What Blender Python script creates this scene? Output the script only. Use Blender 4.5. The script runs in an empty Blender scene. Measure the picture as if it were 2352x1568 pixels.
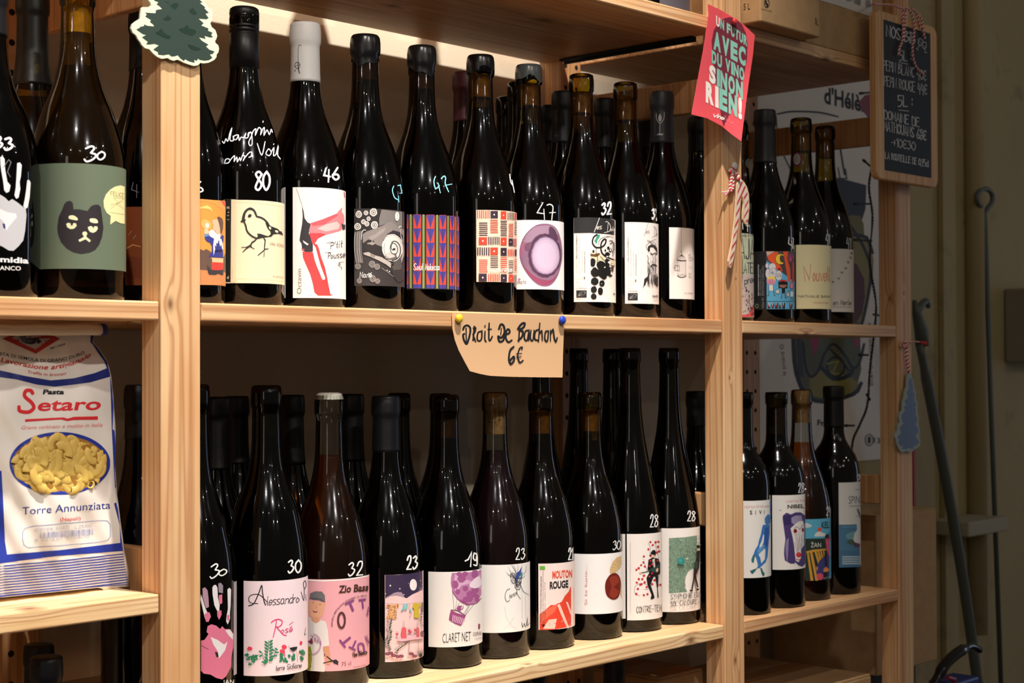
import bpy, bmesh, math, random
from mathutils import Vector, Matrix
random.seed(7)
# ---------------------------------------------------------------- camera, world, lights
S = bpy.context.scene
COL = S.collection
F_PX, YAW, PIT, ROL = 3666.19, 0.8191, 0.0163, -0.0036
CAM = Vector((-.8974, -1.2403, -.0621))
_fw = Vector((math.sin(YAW)*math.cos(PIT), math.cos(YAW)*math.cos(PIT), math.sin(PIT)))
_r = Vector((math.cos(YAW), -math.sin(YAW), 0)); _u = _r.cross(_fw)
CR = _r*math.cos(ROL)+_u*math.sin(ROL); CU = -_r*math.sin(ROL)+_u*math.cos(ROL)
cd = bpy.data.cameras.new('camera'); cam = bpy.data.objects.new('camera', cd); COL.objects.link(cam)
cd.sensor_width = 36; cd.lens = F_PX/2352*36; cd.clip_start = .05; cd.clip_end = 40
cd.dof.use_dof = True; cd.dof.focus_distance = 1.75; cd.dof.aperture_fstop = 12
cam.matrix_world = Matrix(((CR.x, CU.x, -_fw.x, CAM.x), (CR.y, CU.y, -_fw.y, CAM.y), (CR.z, CU.z, -_fw.z, CAM.z), (0, 0, 0, 1)))
S.camera = cam
S.view_settings.view_transform = 'Standard'; S.view_settings.look = 'None'
S.view_settings.gamma = 1; S.view_settings.use_curve_mapping = False; S.view_settings.exposure = 0
S.cycles.transparent_max_bounces = 24; S.cycles.max_bounces = 8
W = bpy.data.worlds.new('room_air'); S.world = W; W.use_nodes = True
W.node_tree.nodes['Background'].inputs[0].default_value = (.9, .78, .62, 1)
W.node_tree.nodes['Background'].inputs[1].default_value = .10

def lamp(name, kind, loc, energy, color, target=None, **kw):
    l = bpy.data.lights.new(name, kind); l.energy = energy; l.color = color
    for k, v in kw.items(): setattr(l, k, v)
    o = bpy.data.objects.new(name, l); COL.objects.link(o); o.location = loc
    if target is not None:
        o.rotation_euler = (Vector(target)-Vector(loc)).to_track_quat('-Z', 'Y').to_euler()
    return o
WARM = (1, .92, .83)
lamp('spot_left', 'SPOT', (-1.5, -1.9, 1.95), 130, WARM, (-.15, .1, .0), spot_size=math.radians(44), spot_blend=.9, shadow_soft_size=.03)
lamp('spot_near', 'SPOT', (.15, -.78, 2.12), 430, WARM, (.12, .2, .25), spot_size=math.radians(56), spot_blend=.75, shadow_soft_size=.036)
lamp('spot_far', 'SPOT', (-.4, -2.6, 1.6), 125, WARM, (.16, .1, -.35), spot_size=math.radians(34), spot_blend=1, shadow_soft_size=.026)
for i, (p, e) in enumerate([((-2.6, -2.2, 1.5), 5), ((-1.9, -3.6, 1.75), 6), ((.9, -3.4, 1.7), 5), ((1.9, -2.6, 1.6), 4),
                            ((.1, -4.4, 1.3), 5), ((-3.4, -1.1, 1.2), 3), ((2.9, -3.9, 1.8), 5), ((-.6, -3.0, .9), 1.5)]):
    lamp('ceiling_bulb', 'POINT', p, e*1.6, (1, .9, .78), shadow_soft_size=.03)
lamp('shop_window', 'AREA', (4.6, -1.35, .1), 4.5, (.5, .66, 1), (1.5, 0, 0), shape='RECTANGLE', size=.22, size_y=1.5)
lamp('added_left_fill', 'AREA', (-4.2, -2.6, .6), 6, (1, .9, .78), (0, 0, 0), shape='RECTANGLE', size=.5, size_y=1.6)  # weak warm fill added at the left, no known opening there

# ---------------------------------------------------------------- helpers
def pray(x, y): return _fw + CR*((x-1176)/F_PX) - CU*((y-784)/F_PX)
def onY(x, y, Y):
    d = pray(x, y); return CAM + d*((Y-CAM.y)/d.y)
def onX(x, y, X):
    d = pray(x, y); return CAM + d*((X-CAM.x)/d.x)
def lin(c): return tuple((v/12.92 if v <= .04045 else ((v+.055)/1.055)**2.4) for v in c)
def hx(h):
    h = h.lstrip('#'); return lin([int(h[i:i+2], 16)/255 for i in (0, 2, 4)])
def tag(o, label=None, cat=None, group=None, kind=None):
    if label: o['label'] = label
    if cat: o['category'] = cat
    if group: o['group'] = group
    if kind: o['kind'] = kind
    return o
def empty(name, loc, label=None, cat=None, group=None):
    o = bpy.data.objects.new(name, None); o.empty_display_size = .02
    COL.objects.link(o); o.location = loc; return tag(o, label, cat, group)
def mobj(name, me, mat=None, parent=None, loc=(0, 0, 0)):
    o = bpy.data.objects.new(name, me); COL.objects.link(o); o.location = loc
    if mat is not None and not me.materials:
        for m in (mat if isinstance(mat, (list, tuple)) else [mat]): me.materials.append(m)
    if parent: o.parent = parent
    return o
def bobj(name, bm, mat=None, parent=None, loc=(0, 0, 0), smooth=False):
    me = bpy.data.meshes.new(name); bm.normal_update(); bm.to_mesh(me); bm.free()
    if smooth: me.shade_smooth()
    return mobj(name, me, mat, parent, loc)
def box_bm(bm, a, b, bev=0):
    n0 = len(bm.verts)
    r = bmesh.ops.create_cube(bm, size=1)
    vs = r['verts']
    for v in vs:
        v.co = Vector([(a[i]+b[i])/2 + v.co[i]*(b[i]-a[i]) for i in range(3)])
    if bev:
        es = {e for v in vs for e in v.link_edges}
        bmesh.ops.bevel(bm, geom=list(es), offset=bev, segments=2, affect='EDGES', profile=.5)
    return bm
def box(name, a, b, mat, parent=None, bev=.001, loc=(0, 0, 0)):
    bm = bmesh.new(); box_bm(bm, a, b, bev); return bobj(name, bm, mat, parent, loc)
def smoothstep_pts(pts, n=6, closed=False):
    """Catmull-Rom through 2D/3D points"""
    P = [Vector(p) for p in pts]
    if len(P) < 3: return P
    out = []; N = len(P); rng = range(N if closed else N-1)
    for i in rng:
        p1 = P[i]; p2 = P[(i+1) % N]
        p0 = P[i-1] if (i > 0 or closed) else p1*2-p2
        p3 = P[(i+2) % N] if (i+2 < N or closed) else p2*2-p1
        for k in range(n):
            t = k/n
            out.append(.5*((2*p1)+(p2-p0)*t+(2*p0-5*p1+4*p2-p3)*t*t+(3*p1-p0-3*p2+p3)*t**3))
    if not closed: out.append(P[-1])
    return out
def tube_bm(bm, pts, rad, seg=8, caps=True):
    pts = [Vector(p) for p in pts]; rings = []; up = Vector((0, 0, 1)); N = len(pts)
    t0 = (pts[1]-pts[0]).normalized(); a = up if abs(t0.dot(up)) < .9 else Vector((1, 0, 0))
    n = t0.cross(a).normalized()
    for i, p in enumerate(pts):
        t = (pts[min(i+1, N-1)]-pts[max(i-1, 0)]).normalized()
        n = (n - t*n.dot(t)).normalized(); b = t.cross(n)
        r = rad[i] if isinstance(rad, (list, tuple)) else rad
        rings.append([bm.verts.new(p + (n*math.cos(k*2*math.pi/seg)+b*math.sin(k*2*math.pi/seg))*r) for k in range(seg)])
    for A, B in zip(rings, rings[1:]):
        for k in range(seg): bm.faces.new((A[k], A[(k+1) % seg], B[(k+1) % seg], B[k]))
    if caps:
        bm.faces.new(rings[0][::-1]); bm.faces.new(rings[-1])
    return bm
def lathe_bm(bm, prof, seg=40):
    rings = []
    for r, z in prof:
        if r < 1e-6: rings.append([bm.verts.new((0, 0, z))])
        else: rings.append([bm.verts.new((r*math.cos(2*math.pi*k/seg), r*math.sin(2*math.pi*k/seg), z)) for k in range(seg)])
    for A, B in zip(rings, rings[1:]):
        for k in range(seg):
            k2 = (k+1) % seg
            if len(A) == 1: bm.faces.new((A[0], B[k2], B[k]))
            elif len(B) == 1: bm.faces.new((A[k], A[k2], B[0]))
            else: bm.faces.new((A[k], A[k2], B[k2], B[k]))
    return bm

# ---------------------------------------------------------------- materials
MATS = {}
def nt(name):
    m = bpy.data.materials.new(name); m.use_nodes = True; t = m.node_tree
    return m, t, t.nodes['Principled BSDF']
def simple(name, col, rough=.6, metal=0, spec=.5, bump=0, bscale=400, vary=0):
    if name in MATS: return MATS[name]
    m, t, p = nt(name); c = hx(col) if isinstance(col, str) else col
    p.inputs['Base Color'].default_value = (*c, 1); p.inputs['Roughness'].default_value = rough
    p.inputs['Metallic'].default_value = metal; p.inputs['Specular IOR Level'].default_value = spec
    tc = t.nodes.new('ShaderNodeTexCoord')
    if vary:
        n = t.nodes.new('ShaderNodeTexNoise'); n.inputs['Scale'].default_value = bscale/6; n.inputs['Detail'].default_value = 5
        t.links.new(tc.outputs['Object'], n.inputs['Vector'])
        cr = t.nodes.new('ShaderNodeValToRGB'); cr.color_ramp.elements[0].position = .3; cr.color_ramp.elements[1].position = .75
        cr.color_ramp.elements[0].color = (*[v*(1-vary) for v in c], 1); cr.color_ramp.elements[1].color = (*[min(1, v*(1+vary)) for v in c], 1)
        t.links.new(n.outputs['Fac'], cr.inputs[0]); t.links.new(cr.outputs[0], p.inputs['Base Color'])
    if bump:
        n = t.nodes.new('ShaderNodeTexNoise'); n.inputs['Scale'].default_value = bscale; n.inputs['Detail'].default_value = 3
        b = t.nodes.new('ShaderNodeBump'); b.inputs['Strength'].default_value = bump; b.inputs['Distance'].default_value = .001
        t.links.new(tc.outputs['Object'], n.inputs['Vector']); t.links.new(n.outputs['Fac'], b.inputs['Height']); t.links.new(b.outputs[0], p.inputs['Normal'])
    MATS[name] = m; return m
def pine(name, axis, light, mid, dark, seed=0, knots=(), freq=1.0, contrast=1.0):
    """procedural pine: long growth lines along `axis`, bands of board colour, knots at object-space points (x,y,z,r)"""
    m, t, p = nt(name); N = t.nodes; L = t.links
    p.inputs['Roughness'].default_value = .48; p.inputs['Specular IOR Level'].default_value = .35
    tc = N.new('ShaderNodeTexCoord')
    def math_(op, a, b=None, c=None):
        n = N.new('ShaderNodeMath'); n.operation = op
        for i, v in enumerate((a, b, c)):
            if v is None: continue
            if isinstance(v, (int, float)): n.inputs[i].default_value = v
            else: L.new(v, n.inputs[i])
        return n.outputs[0]
    sep = N.new('ShaderNodeSeparateXYZ'); L.new(tc.outputs['Object'], sep.inputs[0])
    ax = {'X': 0, 'Y': 1, 'Z': 2}[axis]
    oth = [sep.outputs[i] for i in range(3) if i != ax]; al = sep.outputs[ax]
    warp = None; km = None
    for (kx, ky, kz, kr) in knots:
        kp = (kx, ky, kz)
        d = []
        for i in range(3):
            q = math_('SUBTRACT', sep.outputs[i], kp[i])
            if i == ax: q = math_('MULTIPLY', q, .55)
            d.append(math_('MULTIPLY', q, q))
        d2 = math_('ADD', math_('ADD', d[0], d[1]), d[2])
        g = math_('EXPONENT', math_('MULTIPLY', d2, -1/(2*(kr*1.6)**2)))
        k = math_('EXPONENT', math_('MULTIPLY', d2, -1/(2*(kr*.62)**2)))
        warp = g if warp is None else math_('ADD', warp, g)
        km = k if km is None else math_('ADD', km, k)
    mp = N.new('ShaderNodeMapping'); L.new(tc.outputs['Object'], mp.inputs[0])
    sc = [1, 1, 1]; sc[ax] = .011; mp.inputs['Scale'].default_value = sc; mp.inputs['Location'].default_value = (seed*.37, seed*.71, seed*.13)
    n1 = N.new('ShaderNodeTexNoise'); n1.inputs['Scale'].default_value = 28*freq; n1.inputs['Detail'].default_value = 1.5; n1.inputs['Roughness'].default_value = .5
    L.new(mp.outputs[0], n1.inputs['Vector'])
    v = n1.outputs['Fac']
    if warp is not None: v = math_('ADD', v, math_('MULTIPLY', warp, .10))
    rings = math_('SINE', math_('MULTIPLY', v, 60))
    rings = math_('MULTIPLY_ADD', rings, .5, .5)
    rings = math_('POWER', rings, 4.0)
    mp2 = N.new('ShaderNodeMapping'); L.new(tc.outputs['Object'], mp2.inputs[0])
    sc = [1, 1, 1]; sc[ax] = .012; mp2.inputs['Scale'].default_value = sc
    n2 = N.new('ShaderNodeTexNoise'); n2.inputs['Scale'].default_value = 900; n2.inputs['Detail'].default_value = 2
    L.new(mp2.outputs[0], n2.inputs['Vector'])
    mp3 = N.new('ShaderNodeMapping'); L.new(tc.outputs['Object'], mp3.inputs[0])
    sc = [1, 1, 1]; sc[ax] = .22; mp3.inputs['Scale'].default_value = sc; mp3.inputs['Location'].default_value = (seed*1.3, seed*.4, seed*.9)
    n3 = N.new('ShaderNodeTexNoise'); n3.inputs['Scale'].default_value = 22; n3.inputs['Detail'].default_value = 3
    L.new(mp3.outputs[0], n3.inputs['Vector'])
    def mix(f, a, b, fac=1.0):
        x = N.new('ShaderNodeMix'); x.data_type = 'RGBA'
        if fac != 1.0: f = math_('MULTIPLY', f, fac)
        L.new(f, x.inputs[0])
        for i, q in ((6, a), (7, b)):
            if isinstance(q, tuple): x.inputs[i].default_value = (*q, 1)
            else: L.new(q, x.inputs[i])
        return x.outputs[2]
    mr = N.new('ShaderNodeMapRange'); mr.inputs[1].default_value = .35; mr.inputs[2].default_value = .68; L.new(n3.outputs['Fac'], mr.inputs[0])
    base = mix(mr.outputs[0], hx(light), hx(mid))
    c = mix(rings, base, hx(dark), .58*contrast)
    fine = math_('SUBTRACT', n2.outputs['Fac'], .4)
    c = mix(fine, c, hx(dark), .5*contrast)
    if km is not None:
        c = mix(math_('MINIMUM', km, 1.0), c, hx('6b3a1c'), .85)
    L.new(c, p.inputs['Base Color'])
    b = N.new('ShaderNodeBump'); b.inputs['Strength'].default_value = .25; b.inputs['Distance'].default_value = .0006
    L.new(n2.outputs['Fac'], b.inputs['Height']); L.new(b.outputs[0], p.inputs['Normal'])
    MATS[name] = m; return m
LT, MD, DK = 'e9c395', 'd9a472', 'a9693e'

def glass_mat(name, tint, haze=.012, rough=.006, fres=1.5):
    """bottle wall: tinted see-through shell with a sharp coat and a faint dusty sheen"""
    m = bpy.data.materials.new(name); m.use_nodes = True; t = m.node_tree; N = t.nodes; L = t.links
    N.remove(N['Principled BSDF']); out = N['Material Output']
    tr = N.new('ShaderNodeBsdfTransparent'); tr.inputs[0].default_value = (*tint, 1)
    g = N.new('ShaderNodeBsdfGlossy'); g.inputs['Roughness'].default_value = rough
    g2 = N.new('ShaderNodeBsdfGlossy'); g2.inputs['Roughness'].default_value = .16; g2.inputs['Color'].default_value = (.75, .78, .85, 1)
    fr = N.new('ShaderNodeFresnel'); fr.inputs['IOR'].default_value = fres
    tc = N.new('ShaderNodeTexCoord'); no = N.new('ShaderNodeTexNoise'); no.inputs['Scale'].default_value = 22; no.inputs['Detail'].default_value = 6
    L.new(tc.outputs['Object'], no.inputs['Vector'])
    mr = N.new('ShaderNodeMapRange'); mr.inputs[1].default_value = .42; mr.inputs[2].default_value = .72; mr.inputs[3].default_value = haze*.3; mr.inputs[4].default_value = haze*1.6
    L.new(no.outputs['Fac'], mr.inputs[0])
    m1 = N.new('ShaderNodeMixShader'); L.new(mr.outputs[0], m1.inputs[0]); L.new(tr.outputs[0], m1.inputs[1]); L.new(g2.outputs[0], m1.inputs[2])
    m2 = N.new('ShaderNodeMixShader'); L.new(fr.outputs[0], m2.inputs[0]); L.new(m1.outputs[0], m2.inputs[1]); L.new(g.outputs[0], m2.inputs[2])
    L.new(m2.outputs[0], out.inputs[0]); MATS[name] = m; return m
G_DARK = glass_mat('dark_green_glass', (.20, .16, .05))
G_OLIVE = glass_mat('olive_glass', (.50, .40, .055))
G_YELLOW = glass_mat('yellow_olive_glass', (.66, .54, .10))
G_CLEAR = glass_mat('clear_glass', (.82, .84, .80), haze=.02)
G_BLACK = glass_mat('black_green_glass', (.07, .075, .04))
def liquid(name, col, tcol=None):
    if tcol is None: return simple(name, col, .25, spec=.2)
    m = bpy.data.materials.new(name); m.use_nodes = True; t = m.node_tree; N = t.nodes; L = t.links
    p = N['Principled BSDF']; p.inputs['Base Color'].default_value = (*hx(col), 1); p.inputs['Roughness'].default_value = .2
    tr = N.new('ShaderNodeBsdfTransparent'); tr.inputs[0].default_value = (*tcol, 1)
    mx = N.new('ShaderNodeMixShader'); mx.inputs[0].default_value = .92
    L.new(p.outputs[0], mx.inputs[1]); L.new(tr.outputs[0], mx.inputs[2]); L.new(mx.outputs[0], N['Material Output'].inputs[0])
    MATS[name] = m; return m
L_RED = simple('red_wine', (.006, .003, .003), .8, spec=0)
L_WHITE = simple('white_wine_in_dark_glass', (.030, .017, .005), .8, spec=0)
L_AMBER = liquid('amber_wine', '7a4412', (.85, .42, .08))
L_GARNET = simple('garnet_wine', (.022, .006, .009), .8, spec=0)
CORK = simple('cork', 'bd9058', .8, vary=.3, bscale=900, bump=.4)
INK = None
def ink_mat(name='printed_paper', rough=.55, spec=.35):
    m, t, p = nt(name); a = t.nodes.new('ShaderNodeVertexColor'); a.layer_name = 'ink'
    t.links.new(a.outputs[0], p.inputs['Base Color']); p.inputs['Roughness'].default_value = rough
    p.inputs['Specular IOR Level'].default_value = spec
    MATS[name] = m; return m
INK = ink_mat()
GLOSSINK = ink_mat('glossy_print', .3, .5)
# ---------------------------------------------------------------- stroke lettering
GLY = {
'A': '02 29 42|14 34', 'B': '02 09|~09 38 27 06|~06 45 33 02', 'C': '~48 29 06 05 22 43', 'D': '02 09|~09 38 46 44 32 02',
'E': '49 09 02 42|06 36', 'F': '49 09 02|06 36', 'G': '~48 29 06 05 22 43 45|45 25', 'H': '02 09|42 49|06 46', 'I': '02 09',
'J': '~39 33 12 03', 'K': '02 09|49 05 42', 'L': '09 02 42', 'M': '02 09 24 49 42', 'N': '02 09 42 49', 'O': '~29 07 04 22 44 47 29',
'P': '02 09|~09 38 36 05', 'Q': '~29 07 04 22 44 47 29|34 51', 'R': '02 09|~09 38 36 05|15 42', 'S': '~48 29 07 16 34 43 22 03',
'T': '09 49|29 22', 'U': '~09 04 22 44 49', 'V': '09 22 49', 'W': '09 12 26 32 49', 'X': '09 42|49 02', 'Y': '09 26 49|26 22', 'Z': '09 49 02 42',
'a': '~36 16 04 12 33 36|36 33 42', 'b': '09 02|~05 26 34 22 03', 'c': '~36 16 04 12 32', 'd': '39 32|~36 16 04 12 33',
'e': '~04 34 26 05 03 12 33', 'f': '~38 29 18 12|06 26', 'g': '~36 16 04 12 34|~36 31 10 01', 'h': '09 02|~05 26 35 32', 'i': '06 02|09 08',
'j': '16 11 00|19 18', 'k': '09 02|36 04 32', 'l': '09 03 12', 'm': '06 02|~05 16 25 22|~25 36 45 42', 'n': '06 02|~05 26 35 32',
'o': '~16 04 12 34 16', 'p': '06 00|~05 26 34 22 03', 'q': '36 30|~36 16 04 12 33', 'r': '06 02|~04 16 26', 's': '~36 16 05 33 22 02',
't': '19 13 22|06 26', 'u': '~06 03 12 33|36 32', 'v': '06 22 46', 'w': '06 12 25 32 46', 'x': '06 32|36 02', 'y': '06 23|46 10', 'z': '06 36 02 32',
'0': '~29 07 04 22 44 47 29', '1': '07 29 22', '2': '~07 19 39 36 02|02 42', '3': '~08 29 38 26|~26 45 33 12 03', '4': '19 05 44|38 31',
'5': '49 09 06|~06 36 44 22 02', '6': '~39 16 04 22 43 35 05', '7': '08 49 21|16 46', '8': '~48 29 08 26 44 22 03 26 48', '9': '~46 16 08 29 48 43 12',
'€': '~48 29 07 04 22 43|06 36|05 35', '!': '09 05|03 02', '.': '03 02', ',': '03 01', "'": '09 07', ':': '04 03|07 06', '-': '05 35',
'>': '05 45|37 45 33', '/': '02 49', '(': '~19 06 04 11', ')': '~09 16 14 01', '?': '~08 29 37 24|23 22', '*': '04 26|06 24', ' ': ''}
ACC = {'è': ('e', '08 27'), 'é': ('e', '07 28'), 'É': ('E', None), 'Š': ('S', None), 'Ž': ('Z', None), 'ô': ('o', '07 18 27'), 'Ô': ('O', None), 'ň': ('n', '08 17 28')}
def glyph(ch):
    ex = None
    if ch in ACC: ch, ex = ACC[ch]
    out = []
    for s in (GLY.get(ch, '').split('|') + ([ex] if ex else [])):
        if not s: continue
        sm = s[0] == '~'; s = s.lstrip('~')
        pts = [(int(q[0]), int(q[1])-2) for q in s.split()]
        out.append((sm, pts))
    w = max([p[0] for _, st in out for p in st] or [2])
    return out, w

# ---------------------------------------------------------------- flat artwork, drawn in photo measurements, then laid on a surface
_FC = {}
def font_tris(s, bold=0.0):
    key = (s, bold)
    if key in _FC: return _FC[key]
    c = bpy.data.curves.new('t', 'FONT'); c.body = s; c.resolution_u = 3; c.offset = bold; c.size = 1
    o = bpy.data.objects.new('t', c)
    me = bpy.data.meshes.new_from_object(o)
    vs = [(v.co.x, v.co.y) for v in me.vertices]; fs = [tuple(p.vertices) for p in me.polygons]
    bpy.data.objects.remove(o); bpy.data.curves.remove(c); bpy.data.meshes.remove(me)
    _FC[key] = (vs, fs); return _FC[key]
class Art:
    def __init__(s, xf=(0, 0, 1), clip=None):
        s.xf = xf
        s.bm = bmesh.new(); s.cl = s.bm.loops.layers.float_color.new('ink'); s.ly = s.bm.verts.layers.float.new('lay')
        s.n = 0; s.clip = clip
    def _face(s, vs, c):
        try: f = s.bm.faces.new(vs)
        except ValueError: return
        for l in f.loops: l[s.cl] = (*c, 1)
    def _vert(s, x, y):
        if s.clip: x = min(max(x, s.clip[0]), s.clip[2]); y = min(max(y, s.clip[1]), s.clip[3])
        v = s.bm.verts.new((s.xf[0]+x/s.xf[2], -(s.xf[1]+y/s.xf[2]), 0)); v[s.ly] = s.n; return v
    def poly(s, pts, col, sm=0):
        if isinstance(pts, str): q = [float(v) for v in pts.replace(',', ' ').split()]; pts = list(zip(q[::2], q[1::2]))
        if sm: pts = [(p.x, p.y) for p in smoothstep_pts([(x, y) for x, y in pts], sm, True)]
        s.n += 1; c = hx(col) if isinstance(col, str) else col
        from mathutils.geometry import tessellate_polygon
        vs = [s._vert(x, y) for x, y in pts]
        for t in tessellate_polygon([[Vector((x, y, 0)) for x, y in pts]]):
            if len(set(t)) == 3: s._face([vs[i] for i in t], c)
    def rect(s, x0, y0, x1, y1, col): s.poly([(x0, y0), (x1, y0), (x1, y1), (x0, y1)], col)
    def ell(s, cx, cy, rx, ry, col, n=24, rot=0, wob=0, seed=1):
        rnd = random.Random(seed); pts = []
        for k in range(n):
            a = 2*math.pi*k/n; q = 1+wob*(rnd.random()-.5)
            x, y = rx*q*math.cos(a), ry*q*math.sin(a)
            pts.append((cx+x*math.cos(rot)-y*math.sin(rot), cy+x*math.sin(rot)+y*math.cos(rot)))
        s.poly(pts, col)
    def ring(s, cx, cy, rx, ry, w, col, n=28, a0=0, a1=360):
        s.line([(cx+rx*math.cos(math.radians(a0+(a1-a0)*k/n)), cy+ry*math.sin(math.radians(a0+(a1-a0)*k/n))) for k in range(n+1)], w, col, taper=0)
    def line(s, pts, w, col, sm=0, taper=.0, new=True):
        if isinstance(pts, str): q = [float(v) for v in pts.replace(',', ' ').split()]; pts = list(zip(q[::2], q[1::2]))
        P = smoothstep_pts([(x, y) for x, y in pts], sm) if sm else [Vector(p) for p in pts]
        P = [p for i, p in enumerate(P) if i == 0 or (p-P[i-1]).length > 1e-4]
        if len(P) < 2: return
        if new: s.n += 1
        c = hx(col) if isinstance(col, str) else col
        N = len(P); prev = None
        for i, p in enumerate(P):
            a = (P[i]-P[i-1]).normalized() if i else (P[1]-P[0]).normalized()
            b = (P[i+1]-P[i]).normalized() if i < N-1 else a
            t = a+b; t = t.normalized() if t.length > 1e-3 else a
            nn = Vector((-t.y, t.x)); k = 1/max(.45, abs(nn.dot(Vector((-a.y, a.x)))))
            hw = w/2*k
            if taper: hw *= 1-taper*abs(2*i/(N-1)-1)
            q = p
            if not taper and i == 0: q = p-a*w*.4; hw *= .8
            if not taper and i == N-1: q = p+a*w*.4; hw *= .8
            cur = (s._vert(q.x+nn.x*hw, q.y+nn.y*hw), s._vert(q.x-nn.x*hw, q.y-nn.y*hw))
            if prev: s._face((prev[0], cur[0], cur[1], prev[1]), c)
            prev = cur
    def hand(s, txt, x0, y0, x1, y1, h, w, col, shear=0, gap=1.6, wspread=1):
        """hand lettering with baseline (x0,y0)->(x1,y1), capital height h"""
        gl = []; X = 0
        for ch in txt:
            g, gw = glyph(ch); gl.append((g, X)); X += gw+gap
        X -= gap; dx, dy = (x1-x0)/max(X, .1), (y1-y0)/max(X, .1); u = h/7
        s.n += 1
        for g, ox in gl:
            for sm, st in g:
                pts = [(x0+(ox+px+shear*py)*dx, y0+(ox+px+shear*py)*dy-py*u) for px, py in st]
                s.line(pts, w, col, 4 if sm else 0, new=False)
    def text(s, txt, x0, y0, x1, y1, h, col, bold=0.0, shear=0):
        """printed lettering, baseline (x0,y0)->(x1,y1), capital height h"""
        vs, fs = font_tris(txt, bold)
        if not vs: return
        mn = min(v[0] for v in vs); mx = max(v[0] for v in vs); L = mx-mn or 1
        s.n += 1; c = hx(col) if isinstance(col, str) else col; k = h/.73
        nx, ny = (y1-y0), -(x1-x0); ll = math.hypot(nx, ny); nx /= ll; ny /= ll
        V = []
        for vx, vy in vs:
            t = (vx-mn+shear*vy)/L
            V.append(s._vert(x0+(x1-x0)*t+nx*vy*k*0+0, y0+(y1-y0)*t-vy*k) if abs(x1-x0) > abs(y1-y0) else
                     s._vert(x0+nx*vy*k+(x1-x0)*t, y0+(y1-y0)*t+ny*vy*k))
        for f in fs: s._face([V[i] for i in f], c)
    def scribble(s, x0, y0, x1, y1, n, w, col, seed=0):
        r = random.Random(seed); s.n += 1
        for i in range(n):
            p = [(r.uniform(x0, x1), r.uniform(y0, y1)) for _ in range(4)]
            s.line(p, w, col, 5, new=False, taper=.6)
    def lines_of_text(s, x0, y0, x1, y1, rows, col, seed=3, vertical=False, th=.45):
        """tiny unreadable lettering: broken rows of short strokes"""
        r = random.Random(seed); s.n += 1
        for i in range(rows):
            if not vertical:
                y = y0+(y1-y0)*(i+.5)/rows; h = (y1-y0)/rows*th; x = x0
                while x < x1-1:
                    l = r.uniform(.6, 2.2); s.line([(x, y-h*r.uniform(.3, .6)), (x+l*.6, y+h*.5)], h*.55, col, new=False); x += l+.9
            else:
                x = x0+(x1-x0)*(i+.5)/rows; h = (x1-x0)/rows*th; y = y1; e = y0+(y1-y0)*r.uniform(0, .25)
                while y > e+1:
                    l = r.uniform(.6, 2.0); s.line([(x-h*r.uniform(.3, .6), y), (x+h*.5, y-l*.6)], h*.55, col, new=False); y -= l+.8
    def cut(s, xs=(), ys=()):
        for x in xs:
            bmesh.ops.bisect_plane(s.bm, geom=s.bm.verts[:]+s.bm.edges[:]+s.bm.faces[:], plane_co=(x, 0, 0), plane_no=(1, 0, 0), dist=1e-5)
        for y in ys:
            bmesh.ops.bisect_plane(s.bm, geom=s.bm.verts[:]+s.bm.edges[:]+s.bm.faces[:], plane_co=(0, -y, 0), plane_no=(0, 1, 0), dist=1e-5)
    def finish(s, name, fn, parent, mat=None, label=None):
        """fn(x, y, lift_index) -> local position"""
        for v in s.bm.verts: v.co = fn(v.co.x, -v.co.y, v[s.ly])
        o = bobj(name, s.bm, mat or INK, parent)
        if label: o['label'] = label
        return o

# ---------------------------------------------------------------- bottles
BURG = [(.88, 0), (.97, .006), (1, .016), (1, .43), (.985, .455), (.945, .49), (.885, .525), (.82, .56), (.74, .595), (.63, .633), (.53, .67), (.455, .71),
        (.405, .745), (.376, .78), (.358, .82), (.345, .90), (.343, .925), (.372, .93), (.38, .945), (.378, .975), (.36, .995), (.30, 1)]
BURG2 = [(r, z if z < .4 else z+.03*max(0, 1-abs(z-.60)/.22)) for r, z in BURG]
HOCK = [(.88, 0), (.97, .006), (1, .014), (1, .345), (.97, .385), (.90, .44), (.80, .495), (.68, .56), (.55, .63), (.44, .70), (.375, .77), (.345, .84), (.33, .90),
        (.322, .945), (.35, .95), (.355, .965), (.35, .985), (.33, 1)]
BORD = [(.90, 0), (.98, .006), (1, .014), (1, .56), (.985, .595), (.94, .63), (.84, .665), (.70, .695), (.55, .72), (.45, .745), (.405, .77), (.385, .80),
        (.372, .92), (.37, .94), (.405, .945), (.41, .985), (.395, 1)]
def rprof(prof, R, H, z):
    q = z/H
    for (r0, z0), (r1, z1) in zip(prof, prof[1:]):
        if z0 <= q <= z1: return R*(r0+(r1-r0)*(q-z0)/max(z1-z0, 1e-9))
    return R*prof[-1][0] if q > 1 else R
def dense(prof):
    out = []
    for i in range(len(prof)-1):
        (r0, z0), (r1, z1) = prof[i], prof[i+1]
        out.append((r0, z0))
    out.append(prof[-1]); return out
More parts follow.
